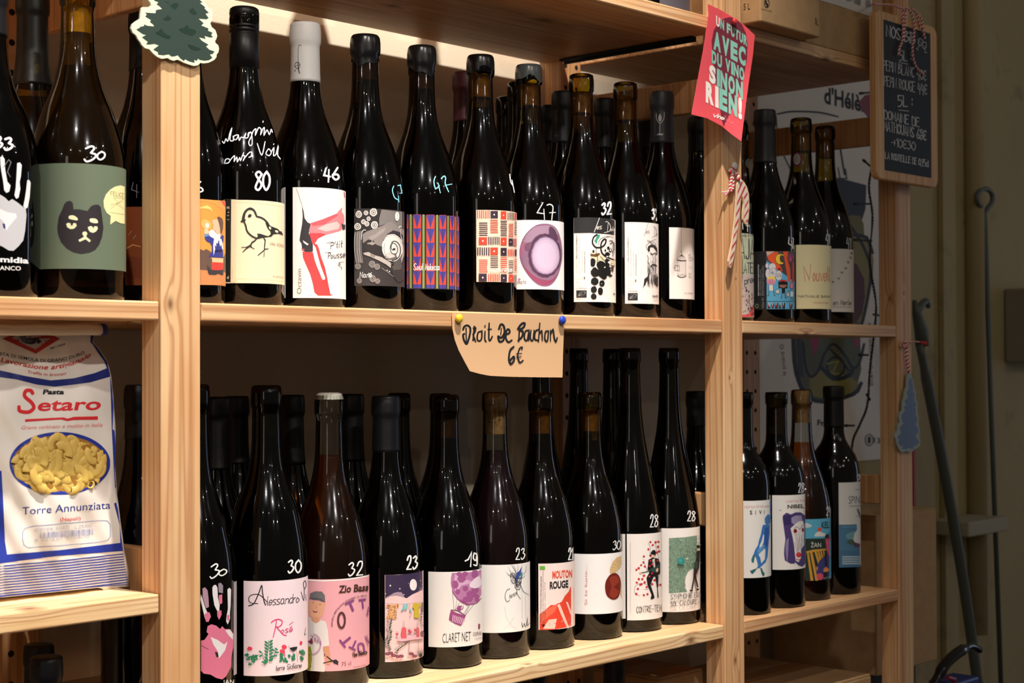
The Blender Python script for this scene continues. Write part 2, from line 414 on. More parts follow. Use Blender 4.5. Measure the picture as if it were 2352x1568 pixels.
class Bottle:
    def __init__(s, X, Y, zb, R, H, prof=BURG, glass=None, wine=None, fill=.80, top='capsule', cap='15151a', caplen=.17, label=None, group=None, cork=CORK, neck=None, seg=44):
        s.X, s.Y, s.zb, s.R, s.H = X, Y, zb, R, H
        if neck:   # scale neck to real radius
            f = neck/(.35*R)
            prof = [(r*(f if r < .5 else 1+(f-1)*max(0, (1-r)/.5)) if z > .5 else r, z) for r, z in prof]
        s.prof = prof; s.capo = None
        s.root = empty('wine_bottle', (X, Y, zb), label, 'bottle', group)
        glass = glass or G_DARK; wine = wine or L_RED
        P = [(R*r, H*z) for r, z in dense(prof)]
        # glass: outer wall, rounded foot, punt
        bm = bmesh.new()
        foot = [(0, .022), (R*.45, .016), (R*.75, .004), (R*.82, .0)]
        lathe_bm(bm, foot+P+[(P[-1][0]*.6, H), (P[-1][0]*.6, H-.004)], seg)
        s.glass = bobj('glass', bm, glass, s.root, smooth=True)
        # wine inside
        zt = H*fill; wi = [(0, .026), (R*.55, .022), (R*.86, .012)]
        z = .02
        while z < zt:
            wi.append((rprof(prof, R, H, z)-.0022, z)); z += .008
        wi += [(rprof(prof, R, H, zt)-.0022, zt), (0, zt-.0005)]
        bm = bmesh.new(); lathe_bm(bm, wi, 32); bobj('wine', bm, wine, s.root, smooth=True)
        nr = rprof(prof, R, H, H*.88)
        if top in ('cork', 'wax', 'wax_low'):
            ct = H-.0015 if glass is G_CLEAR else H*.925; bm = bmesh.new(); lathe_bm(bm, [(0, H*.84), (nr-.0022, H*.84), (nr-.0020, ct), (nr*.5, ct+.001), (0, ct+.001)], 24); bobj('cork', bm, cork, s.root, smooth=False)
        cm = simple('capsule_'+cap, cap, .42, spec=.4, bump=.15, bscale=300)
        if top == 'capsule':
            zs = H*(1-caplen); pts = []
            zz = zs
            while zz < H-.001:
                pts.append((rprof(prof, R, H, zz)+.0007, zz)); zz += .003
            e = pts[-1][0]
            pts += [(e, H-.001), (e-.0012, H+.0007), (e*.5, H+.001), (0, H+.001)]
            pts = [(pts[0][0]-.0006, zs)]+pts
            bm = bmesh.new(); lathe_bm(bm, pts, 36); s.capo = bobj('capsule', bm, cm, s.root, smooth=True)
        elif top == 'screw':
            zs = H*(1-caplen); r = nr+.0012; pts = [(r-.001, zs), (r, zs+.0005), (r, H-.027), (r-.0009, H-.0262), (r-.0009, H-.0252), (r, H-.0245)]
            z = H-.022
            while z < H-.006:
                pts += [(r, z), (r-.0006, z+.001), (r, z+.002)]; z += .004
            pts += [(r, H-.004), (r-.0006, H-.001), (r-.0025, H+.0005), (0, H+.0006)]
            bm = bmesh.new(); lathe_bm(bm, pts, 40); s.capo = bobj('screw_cap', bm, cm, s.root, smooth=True)
        elif top in ('wax', 'wax_low'):
            zs = H-(.030 if top == 'wax' else .018); bm = bmesh.new(); seg2 = 40; rnd = random.Random(int(X*1000))
            prof2 = []
            zz = zs
            while zz < H-.002: prof2.append((rprof(prof, R, H, zz)+.0009, zz)); zz += .0025
            prof2 += [(prof2[-1][0]-.0004, H-.001), (prof2[-1][0]-.002, H+.0012), (prof2[-1][0]*.4, H+.0018), (0, H+.0018)]
            lathe_bm(bm, prof2, seg2)
            ph = rnd.random()*6
            for v in bm.verts:
                if v.co.z < H-.012:
                    a = math.atan2(v.co.y, v.co.x); k = (H-.012-v.co.z)/(H-.012-zs)
                    v.co.z += k*(.004*math.sin(2*a+ph)+.002*math.sin(5*a))
            s.capo = bobj('wax_seal', bm, simple('wax_'+cap, cap, .25, spec=.5, bump=.2, bscale=120), s.root, smooth=True)
        elif top == 'crown':
            bm = bmesh.new(); rings = []
            for r, zz, fl in [(.0150, H-.0050, 1), (.0148, H-.0035, .7), (.0140, H-.001, .3), (.0132, H+.0012, 0), (.010, H+.0022, 0), (0.0004, H+.0024, 0)]:
                rings.append([bm.verts.new(((r+fl*.0009*math.cos(21*a))*math.cos(a), (r+fl*.0009*math.cos(21*a))*math.sin(a), zz)) for a in [2*math.pi*k/126 for k in range(126)]])
            for A, B in zip(rings, rings[1:]):
                for k in range(126): bm.faces.new((A[k], A[(k+1) % 126], B[(k+1) % 126], B[k]))
            s.capo = bobj('crown_cap', bm, simple('white_cap', 'efece4', .35), s.root, smooth=True)
        # frame towards the camera
        s.hw = None; s.lab = None
        n = Vector((CAM.x-X, CAM.y-Y, 0)).normalized(); s.n = n; s.t = Vector((-n.y, n.x, 0))
        if s.t.dot(CR) < 0: s.t = -s.t
    def hit(s, x, y, grow=0):
        """photo point -> (angle, z) on the bottle's side"""
        if s.hw:
            c0 = s.px(0); ha = s.px(1.53)-c0
            if s.hw > ha*.99: x = c0+(x-c0)*ha*.99/s.hw
        d = pray(x, y); o = Vector((CAM.x-s.X, CAM.y-s.Y)); d2 = Vector((d.x, d.y)); r = s.R+grow
        for _ in range(6):
            a = d2.dot(d2); b = o.dot(d2); c = o.dot(o)-r*r; disc = b*b-a*c
            if disc < 0:
                tt = -b/a; p = o+d2*tt; p = p.normalized()*r
            else:
                tt = (-b-math.sqrt(disc))/a; p = o+d2*tt
            z = CAM.z+d.z*tt-s.zb
            r = rprof(s.prof, s.R, s.H, z)+grow
        ph = math.atan2(p.x*s.t.x+p.y*s.t.y, p.x*s.n.x+p.y*s.n.y)
        return ph, z
    def at(s, ph, z, lift):
        r = rprof(s.prof, s.R, s.H, z)+lift
        v = s.n*math.cos(ph)*r + s.t*math.sin(ph)*r; return Vector((v.x, v.y, z))
    def px(s, ph):
        """photo column of an angle at mid label height"""
        p = s.at(ph, s.H*.25, 0)+Vector((s.X, s.Y, s.zb))-CAM
        return 1176+F_PX*p.dot(CR)/p.dot(_fw)
    def paper(s, x0, y0, x1, y1, col, over=0, left=0, name='label', label=None, mat=None):
        """paper label: left edge x0, right edge x1 (photo columns at its top), rows y0..y1 at column xc"""
        a0, _ = s.hit(x0, (y0+y1)/2); a1, _ = s.hit(x1, (y0+y1)/2)
        a1 += math.radians(over); a0 -= math.radians(left)
        xc = min(max(s.px(0), x0+2), x1-2)
        _, zt = s.hit(xc, y0); _, zb = s.hit(xc, y1)
        n = max(4, int((a1-a0)/math.radians(2.5))); rows = 6
        bm = bmesh.new(); cl = bm.loops.layers.float_color.new('ink'); g = []
        for j in range(rows+1):
            g.append([bm.verts.new(s.at(a0+(a1-a0)*i/n, zb+(zt-zb)*j/rows, .00028)) for i in range(n+1)])
        c = hx(col)
        for j in range(rows):
            for i in range(n):
                f = bm.faces.new((g[j][i], g[j][i+1], g[j+1][i+1], g[j+1][i]))
                for l in f.loops: l[cl] = (*c, 1)
        bmesh.ops.recalc_face_normals(bm, faces=bm.faces[:])
        o = bobj(name, bm, mat or INK, s.root, smooth=True)
        if label: o['label'] = label
        if name == 'label': s.lab = o
        return o
    def print(s, art, name='print', label=None, base=.00036, mat=None, ny=1):
        xs = []
        a = math.radians(-88)
        while a < math.radians(88): xs.append(s.px(a)); a += math.radians(3)
        x0 = min(v.co.x for v in art.bm.verts); x1 = max(v.co.x for v in art.bm.verts)
        y0 = min(-v.co.y for v in art.bm.verts); y1 = max(-v.co.y for v in art.bm.verts)
        art.cut([x for x in xs if x0 < x < x1], [y0+(y1-y0)*k/ny for k in range(1, ny)])
        def fn(x, y, l):
            ph, z = s.hit(x, y, .0003); return s.at(ph, z, base+min(l, 14)*.000016+max(0, l-14)*.000004)
        par = s.root
        if name == 'print' and s.lab: par = s.lab
        if name.startswith('capsule_') and s.capo: par = s.capo
        return art.finish(name, fn, par, mat, label)
    def price(s, txt, x0, y0, x1, y1, h, w=3.2, col='eeeef2', shear=.05, gap=1.6, xf=(0, 0, 1)):
        A = Art(xf); A.hand(txt, x0, y0, x1, y1, h, w, col, shear, gap)
        s.print(A, 'price_mark', ny=8, base=.0001)
# ---------------------------------------------------------------- the room
ZF = -1.22
def wallmat(name, c1, c2, stain):
    m, t, p = nt(name); N = t.nodes; L = t.links; p.inputs['Roughness'].default_value = .75
    tc = N.new('ShaderNodeTexCoord'); n = N.new('ShaderNodeTexNoise'); n.inputs['Scale'].default_value = 3; n.inputs['Detail'].default_value = 8
    mp = N.new('ShaderNodeMapping'); mp.inputs['Scale'].default_value = (1, 1, .5); L.new(tc.outputs['Object'], mp.inputs[0]); L.new(mp.outputs[0], n.inputs['Vector'])
    cr = N.new('ShaderNodeValToRGB'); e = cr.color_ramp.elements; e[0].position = .35; e[0].color = (*hx(c1), 1); e[1].position = .7; e[1].color = (*hx(c2), 1)
    L.new(n.outputs['Fac'], cr.inputs[0])
    n2 = N.new('ShaderNodeTexNoise'); n2.inputs['Scale'].default_value = 7; n2.inputs['Detail'].default_value = 9; n2.inputs['Roughness'].default_value = .7; L.new(tc.outputs['Object'], n2.inputs['Vector'])
    mr = N.new('ShaderNodeMapRange'); mr.inputs[1].default_value = .58; mr.inputs[2].default_value = .78; mr.inputs[4].default_value = stain; L.new(n2.outputs['Fac'], mr.inputs[0])
    x = N.new('ShaderNodeMix'); x.data_type = 'RGBA'; L.new(mr.outputs[0], x.inputs[0]); L.new(cr.outputs[0], x.inputs[6]); x.inputs[7].default_value = (*hx('3a3224'), 1)
    L.new(x.outputs[2], p.inputs['Base Color'])
    n3 = N.new('ShaderNodeTexNoise'); n3.inputs['Scale'].default_value = 350; L.new(tc.outputs['Object'], n3.inputs['Vector'])
    b = N.new('ShaderNodeBump'); b.inputs['Strength'].default_value = .25; b.inputs['Distance'].default_value = .001; L.new(n3.outputs['Fac'], b.inputs['Height']); L.new(b.outputs[0], p.inputs['Normal'])
    return m
WALL = wallmat('painted_plaster', 'e6d8c2', 'dccbb0', .1)
WALL2 = wallmat('stained_plaster', 'b0a076', 'a09068', .7)
WY = .341
tag(box('wall_back', (-2.6, WY, ZF), (1.50, WY+.12, 2.2), WALL, bev=0), kind='structure')
tag(box('wall_right', (1.50, WY+.001, ZF), (3.6, WY+.12, 2.2), WALL2, bev=0), kind='structure')
tag(box('floor', (-2.6, -5, ZF-.05), (3.6, WY, ZF), simple('floor_tiles', '4a3a2c', .6, vary=.3, bscale=30), bev=0), kind='structure')
def wx(x, y): return onY(x, y, WY)
# moulding and pipe on the right part of the wall
bm = bmesh.new(); x0 = wx(2214, 700).x; x1 = wx(2240, 700).x
tube_bm(bm, [((x0+x1)/2, WY-.012, -.62), ((x0+x1)/2, WY-.012, 2.0)], .021, 20)
tag(bobj('trim_1', bm, WALL2, smooth=True), kind='structure')
tag(box('trim_2', (wx(2150, 0).x, WY-.012, ZF), (wx(2178, 0).x, WY, 2.1), WALL2), kind='structure')

# ---------------------------------------------------------------- pine shelving
PW, PD, DEP, TT = .0442, .0311, .2844, .0175
BX = [(-.884, -PW), (0, .84), (.884, 1.2947)]
ladx = {'far_left': -.9282, 'left': -PW, 'mid': .84, 'right': 1.2947}
def kn(x, y, r): p = onY(x, y, 0); return (p.x, 0, p.z, r)
KN = {'left': [kn(391, 698, .0042), (-.03, 0, -.62, .005)], 'mid': [kn(1689, 1516, .0036), kn(1676, 867, .002), kn(1690, 640, .0015)], 'right': [kn(2076, 673, .002), (1.294, .012, .042, .003)], 'far_left': []}
HOLE = simple('peg_hole_shadow', '160d06', .9)
LABL = {'left': 'pine ladder upright with the green tree cut-out hanging on it, left of the wide bay',
        'mid': 'pine ladder upright carrying the red card and the candy cane, between the two bays',
        'right': 'pine ladder upright at the right end carrying the chalkboard and blue tree',
        'far_left': 'pine ladder upright at the far left end of the shelving'}
for k, (nm, x) in enumerate(ladx.items()):
    root = empty('shelf_upright', (0, 0, 0), LABL[nm], 'shelf frame')
    m = pine('pine_post_'+nm, 'Z', LT, MD, DK, seed=k*3+1, knots=KN[nm], freq=1.5)
    mb = pine('pine_back_post_'+nm, 'Z', 'd9a876', 'c99462', 'a0683a', seed=k*5+2, freq=1.3)
    for y0, n2, mm in ((0, 'front_post', m), (DEP, 'back_post', mb)):
        box(n2, (x, y0, ZF), (x+PW, y0+PD, 1.1), mm, root, bev=.0012)
    for zt in (.329, -.232, -.80, .92):
        box('rung', (x+.0165, PD, zt-.045), (x+PW-.0165, DEP, zt), mb, root, bev=.002)
    bm = bmesh.new()
    for c in (x+.010, x+.034):
        z = ZF+.05+.011
        while z < .8:
            r = bmesh.ops.create_circle(bm, cap_ends=True, radius=.0036, segments=12)
            bmesh.ops.rotate(bm, verts=r['verts'], cent=(0, 0, 0), matrix=Matrix.Rotation(math.pi/2, 3, 'X'))
            bmesh.ops.translate(bm, verts=r['verts'], vec=(c, DEP-.00015, z)); z += .032
    tag(bobj('peg_holes', bm, HOLE, root), kind='stuff')

def shelf(bay, ztop, label, seed=0, knots=(), yb=DEP+PD, light=LT, mid=MD, dark=DK):
    x0, x1 = BX[bay]; g = .0015
    m = pine('pine_shelf_%d' % seed, 'X', light, mid, dark, seed=seed, knots=knots, freq=1.6)
    o = box('shelf_board', (x0+g, 0.0006, ztop-TT), (x1-g, yb, ztop), m, None, bev=.0016)
    return tag(o, label, 'shelf')
ZM, ZL, ZT, ZA = 0.0, -.4032, .3997, -.269
shelf(0, ZM, 'pine shelf board above the pasta bag, under the cat-label bottle', 11, yb=.338)
shelf(0, ZA, 'pine shelf board the bag of pasta stands on', 12, [(-.172, .01, ZA, .006)], light='f8dcb2', mid='eec58f')
shelf(1, ZM, 'wide pine shelf board with the kraft paper notice pinned to its edge', 13, yb=.338)
shelf(1, ZL, 'wide pine shelf board under the row with the pink and balloon labels', 14, [kn(1588, 1470, .0058), (.46, .005, ZL, .004)], light='f8dcb2', mid='eec58f')
shelf(1, ZT, 'wide pine shelf board at the top with only one bottle base showing on it', 15, [(.62, .12, ZT-TT, .010), (.43, .2, ZT-TT, .007)])
shelf(2, ZM, 'short pine shelf board right of the middle upright, under three labelled bottles', 16, [kn(1853, 768, .005)], yb=.338)
shelf(2, ZL, 'short pine shelf board right of the middle upright, under the clown and seabird labels', 17)
shelf(2, ZT, 'short pine shelf board carrying the two cartons', 18, [(1.1, 0, ZT-TT, .006)])
shelf(0, ZT, 'pine shelf board at the top left, above the left bay', 19)
shelf(0, -.70, 'lowest left pine shelf board, in the dark under the pasta bag', 20)
shelf(1, -.80, 'lowest wide pine shelf board, in the dark', 21)
shelf(2, -.74, 'lowest right pine shelf board, under the carton in the dark', 22)
# steel brackets under the top boards
STEEL = simple('dark_steel', '20262a', .35, metal=.8)
for nm, x in (('wide', .838), ('left', -.0455)):
    bm = bmesh.new(); box_bm(bm, (x-.012, .04, ZT-TT-.0035), (x-.0005, .275, ZT-TT-.0005)); box_bm(bm, (x-.0025, .04, ZT-TT-.007), (x-.0005, .275, ZT-TT-.003))
    tag(bobj('shelf_bracket', bm, STEEL), 'dark steel bracket strip under the right end of the top '+nm+' board', 'bracket')

# ---------------------------------------------------------------- bottles
def BT(cx, ty, Y, zb, R=.0425, **kw):
    y0 = 600 if zb > -.2 else 1250
    X = onY(cx, y0, Y).x; H = onY(cx, ty, Y).z-zb
    return Bottle(X, Y, zb, R, H, **kw)
B = {}
GM, GL_, GC, GB = 'bottles in front on the middle shelf', 'bottles in front on the lower shelf', 'bottles in front on the short middle shelf', 'bottles in front on the short lower shelf'
# left bay
B['A0'] = BT(-28, -38, .06, 0, .0435, label='black bottle with a white hand print label at the left edge', glass=G_BLACK, top='capsule')
B['A1'] = BT(178, -38, .055, 0, .0432, label='bottle with a grey-green label showing a black cat face', glass=G_YELLOW, wine=L_WHITE, top='cork', fill=.735, cork=simple('pale_cork', 'f0c468', .8, vary=.2, bscale=900))
# behind
B['A2'] = BT(74, -16, .175, 0, .0415, label='dark bottle behind, between the hand print and the cat bottles', glass=G_OLIVE, wine=L_WHITE, top='capsule', caplen=.30, fill=.66, cap='171410')
B['A3'] = BT(330, 28, .165, 0, .040, label='dark bottle seen left of the left upright, a strip of orange label on it', glass=G_BLACK, top='capsule', caplen=.2)
# wide bay, middle shelf
B['Mx'] = Bottle(.030, .062, 0, .036, .30, label='bottle with an orange label of a drinking gnome, half behind the left upright', glass=G_BLACK, group=GM)
M = [('M0', 561.5, 20, .070, .0402), ('M1', 702, 57, .085, .0425), ('M2', 840, 85, .09, .0428), ('M3', 970, 110, .09, .0425), ('M4', 1105, 131, .09, .0425),
     ('M5', 1216, 153, .09, .0425), ('M6', 1337, 172, .085, .0425), ('M7', 1438, 191, .085, .0425), ('M8', 1522, 213, .09, .0425)]
MK = {'M0': dict(top='screw', caplen=.205, glass=G_DARK, wine=L_WHITE, label='screw-capped bottle with a cream bird label and 80 written on it', cap='0c0c0e'),
      'M1': dict(top='capsule', caplen=.205, glass=G_DARK, wine=L_WHITE, cap='e9e6e4', label='bottle with a white capsule and a tall white label with a red painted leg shape'),
      'M2': dict(top='wax', glass=G_DARK, cap='15151a', fill=.735, label='bottle with a black and white photo label of a hand holding a shell'),
      'M3': dict(top='wax', glass=G_DARK, cap='17171b', fill=.735, label='bottle with a blue and red triangle textile pattern label'),
      'M4': dict(top='wax_low', glass=G_OLIVE, cap='0e0e12', fill=.80, label='bottle with a cream label of red and plum woven dashes'),
      'M5': dict(top='wax_low', glass=G_OLIVE, cap='555a5c', fill=.765, label='bottle with a white label showing a round purple watercolour stain'),
      'M6': dict(top='cork', glass=G_OLIVE, fill=.755, label='bottle with a label of black ink blots and a green drop'),
      'M7': dict(top='cork', glass=G_OLIVE, fill=.745, label='bottle with a white label of a sketched bearded old man'),
      'M8': dict(top='capsule', caplen=.225, glass=G_DARK, cap='34363a', label='bottle with a white label of an open birdcage and a glass drawn on the capsule')}
for k, cx, ty, Y, R in M: B[k] = BT(cx, ty, Y, 0, R, group=GM, **MK[k])
bk = [('mar', 1068, 169, .159, dict(cap='5a2a33', caplen=.2, label='bottle with a maroon capsule in the second row, behind the woven dash label')),
      ('b', 1192, 190, .155, dict(top='cork', glass=G_BLACK, label='bare-topped dark bottle in the second row, left behind the grey wax seal')),
      ('a', 1164, 224, .243, dict(top='cork', glass=G_BLACK, label='lower dark bottle at the back, left of the grey wax seal')),
      ('d', 1294, 213, .163, dict(cap='1c1c20', caplen=.225, label='dark capsuled bottle with a glass drawn on it, second row behind the ink blot label')),
      ('e', 1390, 229, .166, dict(cap='1a1a1e', caplen=.225, label='dark capsuled bottle with a glass drawn on it, second row behind the bearded man label')),
      ('c', 1262, 245, .249, dict(cap='111114', label='dark bottle at the back, right of the grey wax seal')),
      ('g', 1490, 262, .20, dict(glass=G_BLACK, label='dark bottle behind, just left of the birdcage bottle')),
      ('f', 1604, 272, .164, dict(glass=G_BLACK, cap='0c0c0f', label='dark bottle seen through the middle upright, right of the birdcage bottle'))]
for k, cx, ty, Y, kw in bk: B['s'+k] = BT(cx, ty, Y, 0, .0385, group='bottles behind on the middle shelves', **kw)
# wide bay, lower shelf
Lr = [('L0', 445, 882, .085, .0425), ('L1', 612, 884, .085, .0425), ('L2', 757, 906, .085, .0425), ('L3', 887, 910, .09, .0415), ('L4', 1025, 906, .08, .0413),
      ('L5', 1137.5, 900, .08, .0412), ('L6', 1242.6, 902, .08, .0412), ('L7', 1355.5, 900, .08, .0412), ('L8', 1449, 799, .078, .0405), ('L9', 1539, 799, .076, .0402)]
LK = {'L0': dict(top='cork', glass=G_BLACK, fill=.80, label='bottle with a pink and white hand print label, beside the left upright'),
      'L1': dict(top='cork', glass=G_BLACK, prof=BURG2, label='bottle with a pale pink label of red flowers and green plants'),
      'L2': dict(top='crown', glass=G_CLEAR, wine=L_AMBER, fill=.79, label='clear bottle of amber wine, white crown cap, pink label of a man in a cap'),
      'L3': dict(top='capsule', caplen=.20, glass=G_BLACK, cap='16171d', label='bottle with a pink and night-blue label of a clothes line and a table'),
      'L4': dict(top='cork', glass=G_DARK, label='bottle with a white label of a purple hot-air balloon'),
      'L5': dict(top='cork', glass=G_CLEAR, wine=L_GARNET, fill=.775, label='clear bottle of dark red wine with a cork, white label of an ink-sketched woman'),
      'L6': dict(top='cork', glass=G_OLIVE, fill=.80, label='bottle with a white and red painted label with black lettering under red lettering'),
      'L7': dict(top='cork', glass=G_OLIVE, fill=.80, label='bottle with a white label of a dark red disc over a gold one'),
      'L8': dict(prof=HOCK, top='cork', glass=G_BLACK, label='tall bottle with a white label of a seated guitar player among red flowers'),
      'L9': dict(prof=HOCK, top='cork', glass=G_BLACK, label='tall bottle with a green meadow label and a walking figure')}
for k, cx, ty, Y, R in Lr: B[k] = BT(cx, ty, Y, ZL, R, group=GL_, **LK[k])
bl = [('0', 497, 913, .172, 'behind the left hand print bottle'), ('1', 543, 911, .255, 'at the back, left of the pale pink label'), ('2', 670, 908, .173, 'behind, right of the pale pink label'),
      ('3', 808, 906, .175, 'behind the crown-capped amber bottle'), ('4', 917, 902, .192, 'behind the clothes line label'), ('5', 1012, 903, .25, 'behind the balloon label')]
for k, cx, ty, Y, lb in bl: B['r'+k] = BT(cx, ty, Y, ZL, .038, glass=G_DARK if k in '45' else G_BLACK, cap='0b0b0e', top='capsule' if k in '0123' else 'cork', caplen=.25, fill=.78, group='dark bottles behind on the lower shelf', label='dark bottle in the second row '+lb)
for k, cx, ty, Y, lb in [('6', 1245, 800, .17, 'tall dark bottle whose neck shows under the kraft notice'), ('7', 1331, 800, .17, 'tall dark bottle in the second row, right of the kraft notice'),
                         ('8', 1407, 801, .17, 'tall dark bottle in the second row, left behind the guitar player bottle')]:
    B['r'+k] = BT(cx, ty, Y, ZL, .0365, prof=HOCK, glass=G_BLACK, top='cork', group='tall dark bottles behind on the lower shelf', label=lb)
B['r9'] = BT(1600, 899, .172, ZL, .038, glass=G_BLACK, label='dark bottle seen left of the middle upright behind the meadow label', group='dark bottles behind on the lower shelf')
# short bay
B['C0'] = BT(1663, 250, .06, 0, .0405, group=GC, label='bottle with a pale green graffiti label, half behind the middle upright', glass=G_BLACK)
B['C1'] = BT(1758.6, 255, .06, 0, .0412, group=GC, label='bottle with a blue and orange comic figures label', glass=G_BLACK, cap='26262b', caplen=.25)
B['C2'] = BT(1842, 272.5, .06, 0, .0425, group=GC, label='bottle with a pale yellow label and thin red lettering', glass=G_OLIVE, top='cork', fill=.735, cork=simple('yellow_cork', 'c9a845', .8, vary=.2, bscale=900))
B['C3'] = BT(1897, 290, .078, 0, .0415, group=GC, label='bottle with a white label crossed by bird tracks', glass=G_OLIVE, top='cork', fill=.72, cork=simple('yellow_cork', 'c9a845'))
B['C4'] = BT(1700, 283, .165, 0, .038, glass=G_OLIVE, group='bottles behind on the middle shelves', label='second-row bottle just right of the middle upright, round badge on its neck', top='cork', fill=.7)
B['D0'] = Bottle(.952, .049, ZL, .0385, onY(1708, 900, .049).z-ZL, prof=BORD, glass=G_BLACK, top='cork', group=GB, label='square-shouldered bottle with a white label of a blue painted figure')
B['D1'] = Bottle(1.039, .05, ZL, .0395, onY(1787, 900, .05).z-ZL, prof=BORD, glass=G_DARK, top='cork', group=GB, label='square-shouldered bottle with a white label of a purple clown face')
B['D2'] = Bottle(1.123, .062, ZL, .0412, onY(1848, 894, .062).z-ZL, glass=G_CLEAR, wine=L_AMBER, top='cork', fill=.745, group=GB, label='clear bottle of amber wine with a long cork and a striped vineyard label')
B['D3'] = Bottle(1.209, .060, ZL, .0385, onY(1923.4, 887, .06).z-ZL, prof=BORD, glass=G_DARK, top='capsule', caplen=.2, cap='0d0b0a', group=GB, label='square-shouldered bottle with a blue sea and seabird label')
B['A4'] = BT(318, 885, .175, ZL, .038, glass=G_BLACK, label='dark bottle in the shadow right of the pasta bag')
# upper shelf bottle and ones in the dark below
for i, (x, y) in enumerate(((.385, .20), (.56, .18))): Bottle(x, y, ZT, .038, .30, glass=G_BLACK, label='bottle on the top wide board, above the picture, '+['left one', 'right one'][i], group='bottles above the picture', seg=24)
B['T0'] = Bottle(.782, .062, ZT, .0425, .30, glass=G_BLACK, label='bottle on the top shelf, only its base and grey label in view')
for i, x in enumerate((-.31, -.22, -.12, -.075)): Bottle(x, [.05, .05, .07, .16][i], -.70, .040, [.38, .37, .375, .37][i], prof=HOCK, glass=G_BLACK, label='dark tall bottle on the lowest left shelf, '+['farthest left', 'second from the left', 'nearest the upright in front', 'behind by the upright'][i], group='bottles in the dark, lowest left shelf', seg=24)
for i, x in enumerate((.36, .45, .54, .63, .72, .79)): Bottle(x, .09+.06*(i % 2), -.80, .039, .355, prof=HOCK, glass=G_BLACK, label='dark tall bottle under the wide lower shelf, '+['first', 'second', 'third', 'fourth', 'fifth', 'last'][i]+' from the left', group='bottles in the dark, lowest wide shelf', seg=24)

for k, h in dict(M0=94.5, M1=93, M2=93.5, M3=86, M4=82, M5=85.7, M6=80, M7=81, M8=85.5, L1=93, L2=93.5, L3=87.5, L4=85.5, L5=89, L6=85.7, L7=79.5, L8=79, L9=77, C1=69, C2=69.5, C3=66, D0=65, D1=65.5, D2=68.7, D3=61).items(): B[k].hw = h
# ---------------------------------------------------------------- labels and writing
INKB = '1c1a1a'
def L(key, x0, y0, x1, y1, col, over=0, left=0, **kw): return B[key].paper(x0, y0, x1, y1, col, over, left, **kw)
# A0 hand print
b = B['A0']; A = Art((0, 260, 3.563)); w = 'e4e2e6'; g = 'c2c1c8'
A.poly('2,358 22,352 38,375 42,460 60,560 86,590 76,640 52,652 34,630 26,560 10,470 4,420', w)
A.poly('140,408 162,402 178,425 170,520 160,560 166,620 152,690 132,700 118,672 128,610 134,520', w)
A.poly('222,548 238,545 250,570 242,690 226,770 206,784 190,760 204,690 214,620', w)
A.poly('-60,700 0,665 40,690 70,720 100,702 150,735 210,785 216,830 205,960 190,1040 150,1090 110,1125 70,1122 20,1090 -60,1060', g)
A.poly('0,780 60,810 130,820 138,850 70,930 52,960 30,890 -20,840', w)
A.poly('20,900 40,905 45,945 28,940', '1d2a66')
A.text('midia', 2, 1215, 232, 1228, 46, 'f0f0f0', .03); A.text('IANCO', -12, 1282, 170, 1286, 36, 'e6e6e6', .01)
A.line('30,440 70,380 90,400 60,480 84,520', 6, '77757c'); b.print(A)
A = Art((0, 260, 3.563)); A.hand('33', -52, 286, 98, 305, 100, 17, 'f2f2f2', .1, 1.2); b.print(A, 'price_mark', ny=4)
# A1 cat
b = B['A1']; L('A1', 71, 375, 286, 617, '66735f', 25, 25)
A = Art((0, 260, 3.563))
A.poly('545,722 575,716 596,735 602,786 650,786 715,800 745,760 775,748 805,748 825,768 836,850 846,940 836,1010 812,1075 780,1118 735,1140 665,1152 600,1138 545,1105 500,1055 475,990 469,930 480,850 510,785 525,745', '2b2429')
for p in ('565,840 600,835 632,855 634,876 600,872 565,862', '738,862 780,862 800,880 798,898 765,898 736,886'): A.poly(p, 'f0ecc0', 3)
A.poly('541,905 560,895 578,902 582,920 592,920 600,898 622,900 628,922 605,945 575,948 550,932', 'f0ecc0'); A.poly('718,932 740,922 760,930 762,948 772,924 795,925 800,945 785,968 760,979 735,970 722,950', 'f0ecc0')
A.line('696,985 696,1020 655,1040', 24, 'f0ecc0'); A.line('696,1015 730,1042', 24, 'f0ecc0'); A.ell(694, 985, 20, 18, 'f0ecc0')
A.poly('1019,600 985,590 940,600 900,625 865,665 846,715 850,770 872,815 905,840 900,912 945,880 985,900 1019,906', 'ece3ac')
A.hand('FELICE', 905, 672, 1015, 690, 34, 4, '8a7a50'); A.line('905,780 1010,700 930,690 1015,790 950,740 1015,720 905,750', 3, '8a7a50'); A.line('900,812 1015,828', 3, '8a7a50')
b.print(A); A = Art((0, 260, 3.563)); A.hand('3', 688, 395, 780, 395, 125, 15, 'f2f2f2', .1); A.hand('0', 795, 382, 850, 378, 66, 13, 'f2f2f2', .1); b.print(A, 'price_mark', ny=6)
# A3 strip of orange label
B['A3'].paper(288, 475, 400, 655, '9c4c1e', 20, 10); A = Art(); A.hand('4', 302, 448, 318, 450, 30, 2, '8a8a90'); A.poly('286,600 300,588 330,592 330,640 286,640', '8a3f1c'); A.line('288,572 305,562 322,566', 3, 'e8a060'); A.line('296,540 302,530', 2, 'b0a090'); A.line('306,548 312,540', 2, 'b0a090'); B['A3'].print(A)
